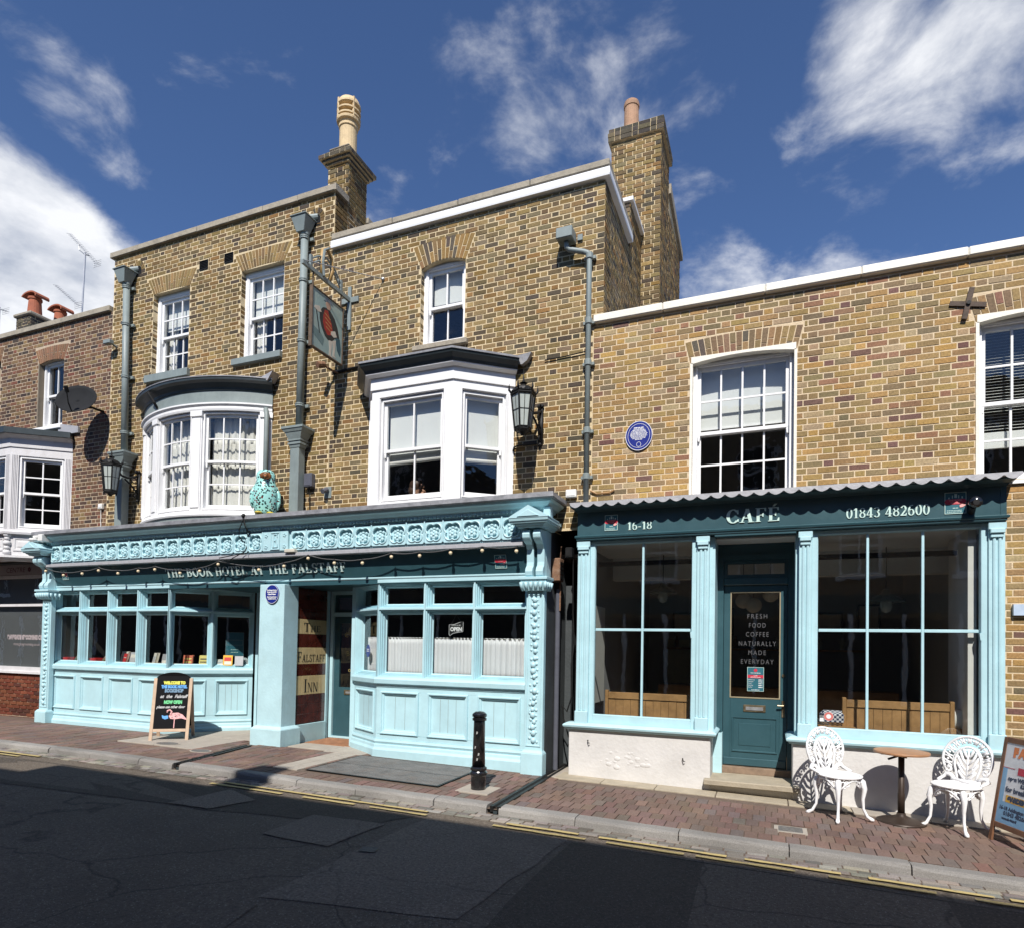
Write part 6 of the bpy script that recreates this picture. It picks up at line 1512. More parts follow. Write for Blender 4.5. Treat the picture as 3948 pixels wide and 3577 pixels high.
for s, py, w in (('FRESH', 2382, .26), ('FOOD', 2417, .22), ('COFFEE', 2452, .30), ('NATURALLY', 2488, .49), ('MADE', 2523, .23), ('EVERYDAY', 2558, .43)):
    a = atY(2922, py, .45); text(d, YD, s, -.17, a.z, .062, GREYT, -.016, width=w * .92, space=1.35)
a = atY(2918, 2617, .45); px0, pz = -.185, a.z
po = MB(YD).box(px0 - .10, px0 + .10, -.017, -.013, pz - .155, pz + .155).out('opening_hours_card', TEALP, d); MB(YD).frame(px0 - .10, px0 + .10, pz - .155, pz + .155, .004, -.0128, -.0122).out('card_border', PALE, po)
MB(YD).box(px0 - .096, px0 + .096, -.0129, -.0122, pz + .015, pz + .055).out('red_band', REDP, po); text(po, YD, 'CAF\u00c9', px0, pz + .038, .014, WTXT, -.0118); text(po, YD, 'OPENING HOURS', px0, pz + .020, .013, WTXT, -.0118, width=.12)
MB(YD).prism(arc(px0, pz + .115, .022, .022, 0, 330, 11), -.0129, -.0122).out('crest', REDP, po); words(po, YD, px0, pz + .078, .12, .006, WTXT, -.012, 9)
for k, s in enumerate(('Wednesday', 'Thursday', 'Friday', 'Saturday', 'Sunday')):
    text(po, YD, s, px0 - .088, pz - .012 - k * .024, .012, WTXT, -.012, 'LEFT'); words(po, YD, px0 + .06, pz - .012 - k * .024, .05, .009, WTXT, -.012, 20 + k)
words(po, YD, px0, pz - .14, .10, .006, WTXT, -.012, 10)
MB().prism([(-.76, -.21), (.32, -.21), (.32, -.06), (.262, -.05), (.262, .40), (-.708, .40), (-.708, -.05), (-.76, -.06)], .035, .105, 'xy').out('door_step', YORK, CAF, bevel=.01)
MB().box(-.69, .245, .36, .47, .105, .19).out('threshold', mat('grey_oak_threshold', (.23, .16, .11), .8, var=.3, scale=8), CAF, bevel=.004)
MB().box(-.69, .245, -.09, .36, -.2, .034).out('step_base', RENDER, CAF)

# cafe interior
r = room(CAF, -2.40, 2.24, .0, 5.2, .02, 3.14, 'cafe_room', ROOMD)
MB().box(-.70, -.58, .30, .47, .106, .62).out('door_reveal', CY_, CAF); MB().box(2.02, 2.10, .06, .9, .1, 3.1).out('pale_column', ROOM, r); MB().box(-2.3, 2.2, 1.4, 1.6, 2.75, 3.12).out('ceiling_beam', ROOM, r)
MB().box(-2.36, 2.20, .02, 1.39, 3.085, 3.10).out('ceiling_boards', ROOM, r)

MB().box(-1.9, 1.9, 3.4, 3.9, .05, 1.05).out('counter', OAK, r); MB().box(-2.0, 1.6, 5.0, 5.15, 1.7, 1.74).out('wall_shelf', OAK, r)
for k in range(9): MB().lathe([(.04, 0), (.045, .14), (.02, .19), (.02, .24)], -1.8 + k * .38, 5.07, 1.741, 10).out('shelf_bottle', FROST if k % 3 else BROWNW, r)
for x, z, w_, h_ in ((-1.9, 2.1, .5, .36), (-1.1, 2.0, .4, .55), (.7, 2.05, .55, .4), (1.5, 2.1, .38, .5)): MB(face_at(5.18)).frame(x, x + w_, z, z + h_, .03, .0, .03).out('picture_frame', BLACK, r); MB(face_at(5.18)).box(x + .03, x + w_ - .03, .0, .01, z + .03, z + h_ - .03).out('picture', CURT, r)
MB().box(-2.38, -2.34, .3, 1.1, .9, 2.3).out('door_curtain', CURT, r); MB().box(-2.0, -1.5, 5.16, 5.19, 1.0, 1.9).out('window_light_panel', mat('painted_garden_light', (.6, .58, .4), .9), r)  # last box is a solid panel; garden daylight is put into its colour
MB().box(-2.3, 2.1, .5, .56, 2.86, 2.92).out('lamp_track', IRON, r)


def settle(px0, px1, py, Y, label, slats):
    a, b = atY(px0, py, Y), atY(px1, py, Y); zt = a.z; xf = pl((a.x, Y), (b.x, Y)); l = b.x - a.x
    t = thing('wooden_settle', label, 'bench', ((a.x + b.x) / 2, Y, .1), group='oak settles in the cafe windows', world=True)
    for s in ((0, .045), (l - .045, l)): MB(xf).box(*s, -.05, .02, .1, zt + .025).out('post', OAK, t, bevel=.006)
    MB(xf).box(.046, l - .046, -.035, .012, zt - .09, zt).out('top_rail', OAK, t, bevel=.004)
    n = slats; w_ = (l - .09) / n
    for k in range(n): MB(xf).box(.046 + k * w_ + .002, .046 + (k + 1) * w_ - .002, -.03, -.004 + rnd.uniform(-.002, .002), .30, zt - .091).out('slat', OAK, t)
    MB(xf).box(0, l, -.45, -.05, .45, .49).out('seat', OAK, t); MB(xf).box(.046, l - .046, -.035, .01, .22, .30).out('bottom_rail', OAK, t)
    for s in (0, l - .05): MB(xf).box(s, s + .05, -.45, -.40, .1, .46).out('leg', OAK, t)


settle(2334, 2745, 2664, .28, 'oak settle back behind the left cafe window', 13); settle(3247, 3680, 2694, .28, 'oak settle back behind the right cafe window', 11)
t = thing('cushion', 'blue and white checked cushion beside the settle in the right cafe window', 'cushion', (.62, .3, .8), world=True)
ck = bpy.data.materials.new('gingham_check'); ck.use_nodes = True; b_ = ck.node_tree.nodes['Principled BSDF']; c_ = ck.node_tree.nodes.new('ShaderNodeTexChecker'); c_.inputs['Scale'].default_value = 38; c_.inputs[1].default_value = (.6, .6, .62, 1); c_.inputs[2].default_value = (.03, .04, .09, 1); tcc = ck.node_tree.nodes.new('ShaderNodeTexCoord'); ck.node_tree.links.new(tcc.outputs['Object'], c_.inputs['Vector']); ck.node_tree.links.new(c_.outputs[0], b_.inputs['Base Color'])
a = atY(3205, 2762, .30); MB().box(a.x - .13, a.x + .16, .24, .40, a.z - .10, a.z + .08).out('cover', ck, t, bevel=.045)
MB().box(a.x - .15, a.x + .25, .12, .55, .45, a.z - .10).out('seat_block', OAK, t)
t = thing('cushion', 'cream cushion at the right end of the settle in the right cafe window', 'cushion', (1.95, .4, .8), world=True)
a = atY(3690, 2772, .33); MB().ball(a.x, .34, a.z, .12, 12, .6, 1, 8).out('cover', CURT, t, smooth=True); MB().box(a.x - .1, a.x + .1, .28, .5, .45, a.z - .1).out('seat_block', OAK, t)


def pendant(px, py, Y, label, k=1):
    a = atY(px, py, Y); t = thing('pendant_lamp', label, 'lamp', (a.x, Y, a.z), group='enamel pendant lamps', world=True)
    MB().lathe([(.03, .18), (.05, .16), (.06, .12), (.19 * k, .03), (.20 * k, 0), (.185 * k, .005), (.05, .10)], a.x, Y, a.z, 20).out('shade', mat('enamel_shade', (.10, .12, .11), .3), t, smooth=True)
    MB().lathe([(.03, .08), (.06, .02), (.075, -.05), (.05, -.11), (.01, -.13)], a.x, Y, a.z, 14).out('globe', FROST, t, smooth=True); MB().tube([(a.x, Y, a.z + .16), (a.x, Y, 3.08)], .006, 6).out('cord', IRON, t)


pendant(2556, 2288, 1.15, 'enamel pendant lamp inside the left cafe window'); pendant(3416, 2322, 1.15, 'enamel pendant lamp inside the right cafe window', 1.15)
GLOB = mat('paper_globe', (.62, .50, .36), .9)
for k, (px, py, q) in enumerate(((2866, 2315, 'upper left'), (2906, 2332, 'lower middle'), (2971, 2290, 'right hand'))):
    a = atY(px, py, 1.0); t = thing('globe_lamp', 'pale round paper lamp behind the cafe door glass, the %s of three' % q, 'lamp', (a.x, 1.0, a.z), group='round paper lamps', world=True)
    MB().ball(a.x, 1.0, a.z, .105, 16, 1, 1, 10).out('shade', GLOB, t, smooth=True); MB().tube([(a.x, 1.0, a.z + .1), (a.x, 1.0, 3.1)], .004, 5).out('cord', IRON, t)
a = atY(3195, 2760, -.03); t = thing('window_sticker', 'round red and white sticker low on the right cafe window', 'sticker', (a.x, -.03, a.z), world=True)
sdk = disc(t, YW, a.x, a.z, .052, -.005, -.002, mat('white_vinyl', (.75, .75, .75), .5), 'disc', 24); ringflat(t, YW, a.x, a.z, .026, .050, -.0015, mat('red_vinyl', (.55, .16, .14), .5), 'ring'); words(sdk, YW, a.x, a.z - .004, .04, .009, WTXT, -.001, 2)
a = atY(3168, 2772, -.03); m = MB(YW).box(a.x - .02, a.x + .02, -.005, -.002, a.z - .02, a.z + .02); tag(m.out('window_sticker', WTXT), 'tiny square white sticker at the bottom left corner of the cafe window', 'sticker')
MB(W0).box(2.40, 2.7, .002, .06, 2.16, 2.24).v
tag(MB(W0).box(2.405, 3.0, .002, .05, 2.12, 2.24).out('street_sign', mat('pale_blue_enamel', (.45, .55, .68), .4)), 'edge of a pale blue sign plate on brick right of the cafe', 'sign')

# ------------------------------------------------------------------ furniture, boards, books and people
def chair():
    t = thing('garden_chair', 'white cast metal garden chair left of the small round table', 'chair', (0, 0, 0), group='white cast metal garden chairs'); W = WHITEM
    # seat: rim, pierced rings and spokes
    m = MB(); zs = .45
    m.lathe([(.205, zs - .012), (.222, zs - .006), (.222, zs + .008), (.205, zs + .014), (.185, zs + .010), (.185, zs - .008)], 0, 0, 0, 32)
    for r in (.155, .12, .075): m.tube([(r * math.cos(a), r * math.sin(a), zs) for a in [2 * math.pi * k / 28 for k in range(28)]], .009, 6, closed=True)
    m.lathe([(.03, zs - .008), (.04, zs), (.03, zs + .008)], 0, 0, 0, 14)
    for k in range(28): a = 2 * math.pi * k / 28; m.tube([(.035 * math.cos(a), .035 * math.sin(a), zs), (.12 * math.cos(a), .12 * math.sin(a), zs)], .0052, 4)
    for k in range(20): a = 2 * math.pi * k / 20; m.tube([(.12 * math.cos(a), .12 * math.sin(a), zs), (.19 * math.cos(a + .1), .19 * math.sin(a + .1), zs)], .009, 5)
    m.out('seat', W, t, smooth=True)
    # back: oval frame, inner arch, leaf fan and fretwork; leans back, slightly curved
    lean = lambda x, z: (x, .175 + .16 * (z - .46) - .22 * x * x * 1.6 + .02, z)
    m = MB()
    fr = [(.235 * math.sin(a) * (1.0), .70 - .225 * math.cos(a) * 1.0) for a in [R_(62 + (298 - 62) * k / 26) for k in range(27)]]
    cur = lambda s: [(s * .208, .594), (s * .19, .56), (s * .165, .555), (s * .15, .575), (s * .158, .598), (s * .178, .60), (s * .183, .585)]
    m.tube([lean(x, z) for x, z in reversed(cur(1))] [::-1][::-1] and [lean(x, z) for x, z in (list(reversed(cur(1))) + fr + cur(-1))], .014, 7)
    ia = [(.125 * math.sin(a), .655 - .165 * math.cos(a)) for a in [R_(80 + 200 * k / 18) for k in range(19)]]
    arch_ = [(.085, .47), (.10, .54)] + ia + [(-.10, .54), (-.085, .47)]
    m.tube([lean(x, z) for x, z in arch_], .012, 6); m.tube([lean(x * 1.16, z + .008) for x, z in ia], .005, 5)
    for k in range(len(ia)): x, z = ia[k]; m.tube([lean(x * 1.02, z), lean(x * 1.16, z + .008)], .006, 4)
    rr = random.Random(3)
    for k in range(22):                                     # fret of leaves between arch and frame
        a = R_(74 + 212 * k / 21); p = (.15 * math.sin(a), .665 - .195 * math.cos(a)); q = (.226 * math.sin(a), .70 - .216 * math.cos(a)); md = ((p[0] + q[0]) / 2 + .012 * (-1) ** k * math.cos(a), (p[1] + q[1]) / 2 + .012 * (-1) ** k * math.sin(a))
        m.tube([lean(*p), lean(*md), lean(*q)], [.008, .012, .008], 5)
        b = R_(74 + 212 * (k + .5) / 21); c = (.19 * math.sin(b), .684 - .205 * math.cos(b)); x_, y_, z_ = lean(*c); m.ball(x_, y_, z_, .013, 6, .6, 1, 4)
    m.tube([lean(0, .46), lean(0, .80)], .010, 6)
    for s in (-1, 1):                                       # leaf fan
        for z0, x1, z1 in ((.48, .08, .58), (.52, .095, .66), (.57, .10, .73), (.63, .085, .79), (.70, .05, .81)):
            m.tube([lean(0, z0), lean(s * x1 * .55, z0 + (z1 - z0) * .35), lean(s * x1 * .95, z1 - .02), lean(s * x1, z1)], [.007, .013, .015, .006], 6)
        m.tube([lean(s * .03, .47), lean(s * .06, .54), lean(s * .05, .62)], [.006, .012, .005], 5)
    m.tube([lean(-.14, .475), lean(0, .465), lean(.14, .475)], .022, 8)
    for s in (-1, 1):                                       # shoulders at the foot of the back
        m.tube([lean(s * .10, .47), lean(s * .15, .52), lean(s * .19, .525), lean(s * .21, .495), (s * .205, .06, .47)], [.02, .024, .024, .02, .014], 7)
    m.out('backrest', W, t, smooth=True)
    for sx, sy in ((-1, -1), (1, -1), (-1, 1), (1, 1)):
        dx, dy = sx * .7071, sy * .7071; f = lambda r, z: (r * dx, r * dy, z)
        m = MB(); m.tube([f(.17, .445), f(.215, .40), f(.235, .33), f(.22, .22), f(.225, .12), f(.26, .045), f(.30, .018), f(.325, .012)], [.02, .032, .027, .018, .014, .016, .022, .012], 8); m.out('leg', W, t, smooth=True)
    m = MB()
    for k in range(4):                                      # pierced apron between the legs
        a0 = R_(45 + 90 * k)
        for q, (da, dz, r) in enumerate(((.22, -.05, .035), (.42, -.035, .028), (1.15, -.035, .028), (1.35, -.05, .035))):
            a = a0 + da; m.tube([(.195 * math.cos(a + r / .2 * math.cos(b)), .195 * math.sin(a + r / .2 * math.cos(b)), .425 + dz + r * math.sin(b)) for b in [k2 * .698 for k2 in range(9)]], .008, 5, closed=True)
        m.tube([(.20 * math.cos(a0 + .1 + 1.37 * q / 10), .20 * math.sin(a0 + .1 + 1.37 * q / 10), .425 - .10 * abs(q - 5) / 5 * (abs(q - 5) / 5)) for q in range(11)], .010, 5)
    m.out('apron', W, t, smooth=True)
    return t


c1 = chair(); c1.location = (.69, -.70, gz(.69) + .002); c1.rotation_euler = (0, 0, R_(37))
dup(c1, (1.76, -.60, gz(1.76) + .002), R_(-40), 'white cast metal garden chair between the small round table and the poster board')
t = thing('bistro_table', 'small round slatted teak table on a dark metal pedestal', 'table', (1.285, -.56, gz(1.285)))
BRZ = mat('bronze_powder_coat', (.045, .030, .022), .45, var=.2, scale=8, metal=.3)
m = MB(); m.lathe([(.215, .722), (.258, .722), (.262, .735), (.258, .748), (.215, .748)], n=48); m.out('table_rim', TEAK, t)
for k in range(13):
    x = -.205 + k * .0342; h = math.sqrt(max(0, .222 ** 2 - x * x)); MB().box(x - .0135, x + .0135, -h, h, .724, .745).out('slat', TEAK, t, bevel=.002)
MB().box(-.19, .19, -.02, .02, .70, .7235).box(-.02, .02, -.19, -.021, .70, .7235).box(-.02, .02, .021, .19, .70, .7235).out('cross_brace', BRZ, t)
MB().lathe([(.23, 0), (.232, .012), (.20, .026), (.10, .05), (.045, .075), (.04, .10)], n=40).out('base', BRZ, t, smooth=True)
MB().lathe([(.034, .09), (.034, .30), (.030, .31), (.030, .70)], n=20).out('pedestal', BRZ, t, smooth=True)
MB().tube([(-.03, -.03, .70), (-.13, -.05, .66)], .012, 6).out('lever', IRON, t)


# A-boards
def aboard(A, B, h, back, label, name, wood, panelmat, arch_=0, sw=.05, v0=.15):
    ga = gz((A[0] + B[0]) / 2); base = pl(A, B); L_ = base.len; sl = math.hypot(h, back); cs, sn = h / sl, back / sl
    f = lambda u, d, v: base(u, d * cs - v * sn, ga + v * cs + d * sn)
    g = lambda u, d, v: base(u, -2 * back - .04 - d * cs + v * sn, ga + v * cs + d * sn)
    t = thing(name, label, 'board sign', base(L_ / 2, -back, ga), world=True); brd = None
    for q, nm in ((f, 'front'), (g, 'rear')):
        for u in (0, L_ - sw): MB(q).box(u, u + sw, -.022, .0, .0, sl).out('leg', wood, t, bevel=.003)
        MB(q).box(sw, L_ - sw, -.02, -.002, v0 - .05, v0).out('bottom_rail', wood, t, bevel=.003)
        if arch_:
            pts = [(sw, v0)] + [(L_ - sw, v0)] + [(L_ / 2 + (L_ / 2 - sw * .6) * math.cos(a), sl - .02 + arch_ * math.sin(a)) for a in [math.pi * k / 14 for k in range(15)]]
            b = MB(q).prism(pts, -.017, -.006).out('panel', panelmat, t)
        else:
            MB(q).box(sw, L_ - sw, -.02, -.002, sl - .05, sl).out('top_rail', wood, t); b = MB(q).box(sw, L_ - sw, -.017, -.006, v0, sl - .05).out('panel', panelmat, t)
        brd = brd or b
    return t, f, brd, L_, sl


A_, B_ = (-9.30, -1.02), (-8.84, -.66)
t, f, bd, L_, sl = aboard(A_, B_, 1.0, .25, 'black chalkboard sign with pine frame, coloured lettering and a flamingo', 'chalkboard_sign', PINE, CHALK, .12, v0=.19)
ck = {}
def chalk(n, c): return mat('chalk_' + n, c, .9, var=.25, scale=60)
for s, v, h, cl, w, sh in (('WELCOME TO', .93, .048, chalk('yellow', (.70, .68, .12)), .33, 0), ('THE BOOK HOTEL', .865, .048, chalk('blue', (.13, .36, .72)), .39, 0), ('BOOKSHOP', .795, .055, chalk('dim_blue', (.16, .26, .36)), .28, 0), ('at  the  Falstaff', .70, .055, chalk('white', (.5, .5, .5)), .42, .35), ('NOW OPEN', .605, .052, chalk('green', (.16, .58, .26)), .27, 0), ('please use other door', .53, .045, chalk('white', (.5, .5, .5)), .43, .35)):
    text(bd, f, s, L_ / 2 + (.02 if s[0] != 'p' else -.01), v, h, cl, -.0045, width=w, bold=.006 if sh == 0 else .002, shear=sh)
pk = chalk('pink', (.75, .40, .40)); bx = L_ / 2 + .06
m = MB(f); m.prism([(bx - .09, .40), (bx - .03, .45), (bx + .05, .455), (bx + .12, .42), (bx + .20, .33), (bx + .10, .36), (bx, .345), (bx - .06, .355)], -.0055, -.004)
m.tube([(bx - .06, -.005, .42), (bx - .045, -.005, .47), (bx - .075, -.005, .50), (bx - .11, -.005, .485), (bx - .115, -.005, .455)], [.016, .014, .014, .016, .006], 6); m.box(bx - .005, bx + .008, -.0055, -.004, .20, .35); m.out('painted_flamingo', pk, bd)
MB(f).prism([(bx - .19, .415), (bx - .15, .40), (bx - .10, .41), (bx - .09, .36), (bx - .14, .345), (bx - .18, .365)], -.0055, -.0035).out('painted_book', chalk('blue', (.13, .36, .72)), bd)
m = MB(f); rr = random.Random(2)
for k in range(14): u, v = bx + rr.uniform(-.05, .07), .40 + rr.uniform(-.03, .03); m.box(u, u + .02, -.004, -.003, v, v + .005)
m.out('painted_feathers', mat('dark_feather_paint', (.10, .06, .08), .9), bd, kind='stuff')

P1, P2 = atZ(3876, 2829, .88), atZ(3948, 2842.6, .88); dv = (P2 - P1); dv.z = 0; dv.normalize()
A2 = atZ(3808, 3230, gz(2.0)); B2_ = (A2.x + dv.x * .62, A2.y + dv.y * .62)
t, f, bd, L_, sl = aboard((A2.x, A2.y), B2_, 1.0, .16, 'brown wooden board with a blue and white menu poster at the right edge', 'poster_board', BROWNW, mat('white_poster', (.72, .73, .74), .5), 0, sw=.045, v0=.19)
BLU = mat('sky_blue_print', (.22, .42, .62), .5); ORG = mat('orange_print', (.70, .22, .07), .5); DBL = mat('navy_print', (.03, .05, .10), .5); YLW = mat('amber_print', (.75, .42, .05), .5)
MB(f).box(.046, L_ - .046, -.0055, -.0048, .195, .40).out('blue_panel', BLU, bd); MB(f).box(.046, .105, -.0055, -.0048, .401, .72).out('blue_edge', BLU, bd)
text(bd, f, 'FALSTAFF', .15, .84, .085, ORG, -.004, 'LEFT', bold=.01, space=1.3); MB(f).box(.046, .20, -.005, -.0042, .722, .727).out('red_rule', REDP, bd); MB(f).box(.24, .50, -.005, -.0042, .675, .745).out('red_block', REDP, bd)
for s, v, h, c, u in (('open WEDNESDAY', .61, .040, DBL, .13), ('8.30', .565, .033, DBL, .30), ('for breakfast', .50, .05, DBL, .12), ('16-18 Addington Street', .325, .034, DBL, .075), ('01843 482600', .275, .04, DBL, .14), ('www.thefalstaff', .235, .022, DBL, .13)): text(bd, f, s, u, v, h, c, -.004, 'LEFT', bold=.003)
MB(f).box(.14, .50, -.005, -.0040, .40, .468).out('amber_label', YLW, bd); text(bd, f, 'GARDEN', .165, .416, .042, DBL, -.0035, 'LEFT', bold=.007)


# books in the bay window
def book(px, py, wp, hp, cv_, label, Y=.0, ang=-8, thick=.03, cat='book', marks=None):
    a = atY(px, py, Y); dep = (a - O).dot(FW); s = dep / F; w, h = wp * s, hp * s
    t = thing('book', label, cat, (a.x, Y, 1.247), R_(ang), group='books in the shop window')
    lean = .22; f = lambda u, d, v: (u, -d + v * lean, v)
    MB(f).box(-w / 2, w / 2, -.004, 0, 0, h).out('front_cover', cv_, t); MB(f).box(-w / 2, w / 2, -thick - .004, -thick, 0, h).out('back_cover', cv_, t); MB(f).box(-w / 2 + .004, w / 2 - .006, -thick + .0005, -.0045, .004, h - .004).out('pages', mat('book_pages', (.62, .58, .48), .9), t)
    if marks:
        for k, (z0, z1, mt) in enumerate(marks): MB(f).box(-w * .38, w * .38, .0005, .0015, h * z0, h * z1).out('cover_print', mt, t)
    return t


WB, RB_, GBk, OB, YB, GYB = mat('cream_book', (.66, .63, .56), .6), mat('red_book', (.52, .03, .03), .5), mat('grey_book', (.42, .43, .45), .6), mat('orange_red_book', (.55, .12, .05), .5), mat('yellow_book', (.68, .58, .16), .5), mat('amber_book', (.80, .42, .03), .5)
for k, (px, q) in enumerate(((254, 'first'), (360, 'second'))):
    a = atY(px, 2556, .02); t = thing('display_box', 'flat red box on the bookshop sill in the %s light from the left' % q, 'box', (a.x, .03, 1.247), group='flat red boxes'); MB().box(-.15, .15, -.08, .12, 0, .06).out('box_base', RB_, t, bevel=.004); MB().box(-.152, .152, -.082, .122, .0605, .075).out('lid', RB_, t, bevel=.003)
    m = MB(); rr = random.Random(k + 3)
    for i in range(4): a0 = .03 * i; m.tube([(.10 - i * .02, .1, .0), (.16 + .03 * i, .12, .10 + .03 * i), (.24 + .02 * i, .1, .17 + .02 * i), (.30, .1, .22 - .05 * i)], [.02, .028, .026, .012], 8)
    o = m.out('striped_ornament', mat('sage_ornament' if k == 0 else 'stone_ornament', (.22, .33, .28) if k == 0 else (.36, .31, .25), .6, var=.4, scale=22), None, smooth=True); o.location = (a.x + .08, .0, 1.247); tag(o, 'curled %s ornament leaning behind the %s red box' % ('green' if k == 0 else 'beige', q), 'ornament')
book(473, 2565, 42, 43, WB, 'large cream book standing behind the red book', .12, -6, marks=[(.3, .6, GBk)]); book(476, 2568, 27, 36, RB_, 'red book standing in the third light', .0, -14, marks=[(.55, .62, WB)]); book(507, 2567, 25, 42, GBk, 'pale grey book beside the red book', .06, 10, marks=[(.5, .8, WB)])
book(589, 2571, 27, 43, WB, 'slim white book standing alone in the fourth light', .02, -20, .05, marks=[(.2, .7, GBk)]); book(630, 2571, 22, 40, mat('black_white_book', (.30, .30, .31), .6), 'black and white book beside the mullion', .02, 12, marks=[(.1, .4, WB)])
book(722, 2572, 34, 36, OB, 'thick orange and red patterned book', .30, 30, .06, marks=[(.2, .35, YB), (.55, .7, YB), (0, .1, WB)]); book(783, 2573, 33, 37, YB, 'yellow and black patterned book', .36, 30, .05, marks=[(.55, .68, BLACK), (.25, .36, BLACK)])
book(843, 2574, 27, 23, WB, 'small white book by the orange book', .45, 40, .03, marks=[(.4, .6, GBk)]); book(877, 2574, 33, 39, GYB, 'amber book with red mark in the last light', .52, 40, .03, marks=[(.45, .8, RB_), (.1, .4, WB)]); book(920, 2574, 30, 36, GBk, 'grey book behind the round sign in the last light', .62, 40, .03)
XC_ = pl(CA, CB); uu = lambda px: min(range(0, 1400), key=lambda k: abs(proj(XC_(k / 1000, -.11, 1.3))[0] - px)) / 1000
u = uu(941); t = thing('round_window_sign', 'round pale sign standing at the right end of the bookshop window', 'sign', XC_(u, -.15, 1.2), world=True)
dd = disc(t, XC_, u, 1.30, .095, -.14, -.132, mat('pale_grey_sign', (.50, .54, .55), .6), 'disc', 28); 
for k in range(4): words(dd, XC_, u, 1.335 - k * .024, .13 - .02 * abs(k - 1), .010, GREYT, -.1305, 40 + k)
u = uu(903); t = thing('window_notice', 'dark teal notice hanging in the last bookshop light', 'notice', XC_(u, -.16, 1.4), world=True)
nb = MB(XC_).box(u - .155, u + .155, -.150, -.145, 1.42, 1.86).out('card', TEALP, t); MB(XC_).frame(u - .14, u + .14, 1.62, 1.72, .006, -.1448, -.144).out('panel_outline', GREYB, nb); MB(XC_).frame(u - .155, u + .155, 1.42, 1.86, .004, -.1448, -.144).out('border', GREYB, nb); words(nb, XC_, u, 1.535, .13, .010, PALE, -.144, 61); words(nb, XC_, u, 1.485, .13, .010, PALE, -.144, 62)
# open sign in the dining bay
YO = face_at(-.075); a = atY(1757, 2420, -.09); t = thing('open_sign', 'black and white ribbon-shaped OPEN sign hanging in the pub window', 'sign', (a.x, -.08, a.z - .07), world=True)
sg = MB(YO).prism([(a.x - .115, a.z + .05), (a.x - .03, a.z + .055), (a.x + .05, a.z + .085), (a.x + .115, a.z + .10), (a.x + .11, a.z - .05), (a.x + .02, a.z - .06), (a.x - .05, a.z - .075), (a.x - .10, a.z - .11), (a.x - .115, a.z - .09)], -.006, 0).out('ribbon', mat('ribbon_black', (.015, .015, .015), .5), t)
out_ = [(a.x - .115, a.z + .05), (a.x - .03, a.z + .055), (a.x + .05, a.z + .085), (a.x + .115, a.z + .10), (a.x + .11, a.z - .05), (a.x + .02, a.z - .06), (a.x - .05, a.z - .075), (a.x - .10, a.z - .11), (a.x - .115, a.z - .09)]
m = MB(); m.tube([YO(p, .001, q) for p, q in out_], .0035, 5, closed=True); m.out('outline', WTXT, sg); text(sg, YO, 'OPEN', a.x, a.z - .04, .058, WTXT, .002, width=.19, bold=.004); text(sg, YO, 'COME IN WE ARE', a.x, a.z + .035, .018, WTXT, .002, width=.15)
MB().tube([(a.x - .08, -.08, a.z + .06), (a.x, -.08, a.z + .20), (a.x + .08, -.08, a.z + .09)], .002, 4).out('cord', STEEL, t)
XQ = pl(PR_[0], PR_[1]); t = thing('window_sticker', 'small oval blue sticker on the narrow left light of the dining bay', 'sticker', XQ(.25, -.1, 1.6), world=True); disc(t, XQ, .24, 1.58, .07, -.114, -.111, BLUEP, 'disc', 24, rz=.10); words(t.children[0], XQ, .24, 1.60, .09, .012, WTXT, -.110, 1); words(t.children[0], XQ, .24, 1.57, .09, .012, WTXT, -.110, 2)
# blue plaque on the pillar
dp = plaque(-.36, -7.43, 2.46, .135, [], 'oval blue award plaque on the pale blue pub pillar', kz=1.12); XP = face_at(-.36)
for s, dz, h, w in (('The Ramsgate Society', .055, .018, .20), ('Design Awards, 2022', .025, .018, .19), ('Overall Winner', -.012, .022, .17), ('The Falstaff Hotel', -.055, .018, .19), ('and Restaurant', -.083, .018, .165)): text(dp, XP, s, -7.43, 2.46 + dz, h, WTXT, .0245, width=w, bold=.002)

# festoon lights
t = thing('festoon_lights', 'string of cream festoon bulbs hanging along the pub fascia', 'string lights', (-8, -.53, 2.9), world=True)
bl = [(177, 2200), (245, 2216), (317, 2210), (380, 2198), (455, 2209), (533, 2200), (597, 2194), (694, 2208), (770, 2200), (841, 2174), (998, 2195), (1095, 2181), (1188, 2151), (1289, 2169), (1397, 2169), (1509, 2145), (1618, 2141), (1737, 2130), (1859, 2121), (1991, 2123)]
BULB = mat('cream_bulb', (.72, .58, .38), .35, var=.08); pts = []
for i, (px, py) in enumerate(bl):
    p = atY(px, py, -.462); pts.append((p.x, -.462, p.z + .055))
    b = MB().ball(p.x, -.462, p.z, .026, 12, 1, 1.05, 8).out('bulb', BULB, t, smooth=True); MB().lathe([(.012, .058), (.019, .052), (.019, .025), (.014, .018)], p.x, -.462, p.z, 10).out('lamp_holder', IRON, b)
cp = []
for p, q in zip(pts, pts[1:]):
    for k in range(4): u = k / 4; cp.append((p[0] + (q[0] - p[0]) * u, -.462, p[2] + (q[2] - p[2]) * u - .02 * math.sin(math.pi * u)))
m = MB(); m.tube(cp + [pts[-1]], .007, 5); m.out('flex', mat('grey_flex', (.10, .10, .10), .6), t)
m = MB()
for i in (0, 3, 6, 9, 12, 15, 17, 19): x, y, z = pts[i]; m.tube([(x, y, z), (x, y + .02, 3.06)], .003, 4)
m.out('hanging_wire', IRON, t)
Q = lambda x, y, Y: atY(800 + x * .34722, 1950 + y * .34722, Y)
t = thing('black_cables', 'knot of loose black cables hanging over the carved frieze left of the initial panel', 'cable', (-8.5, -.6, 3.2), world=True)
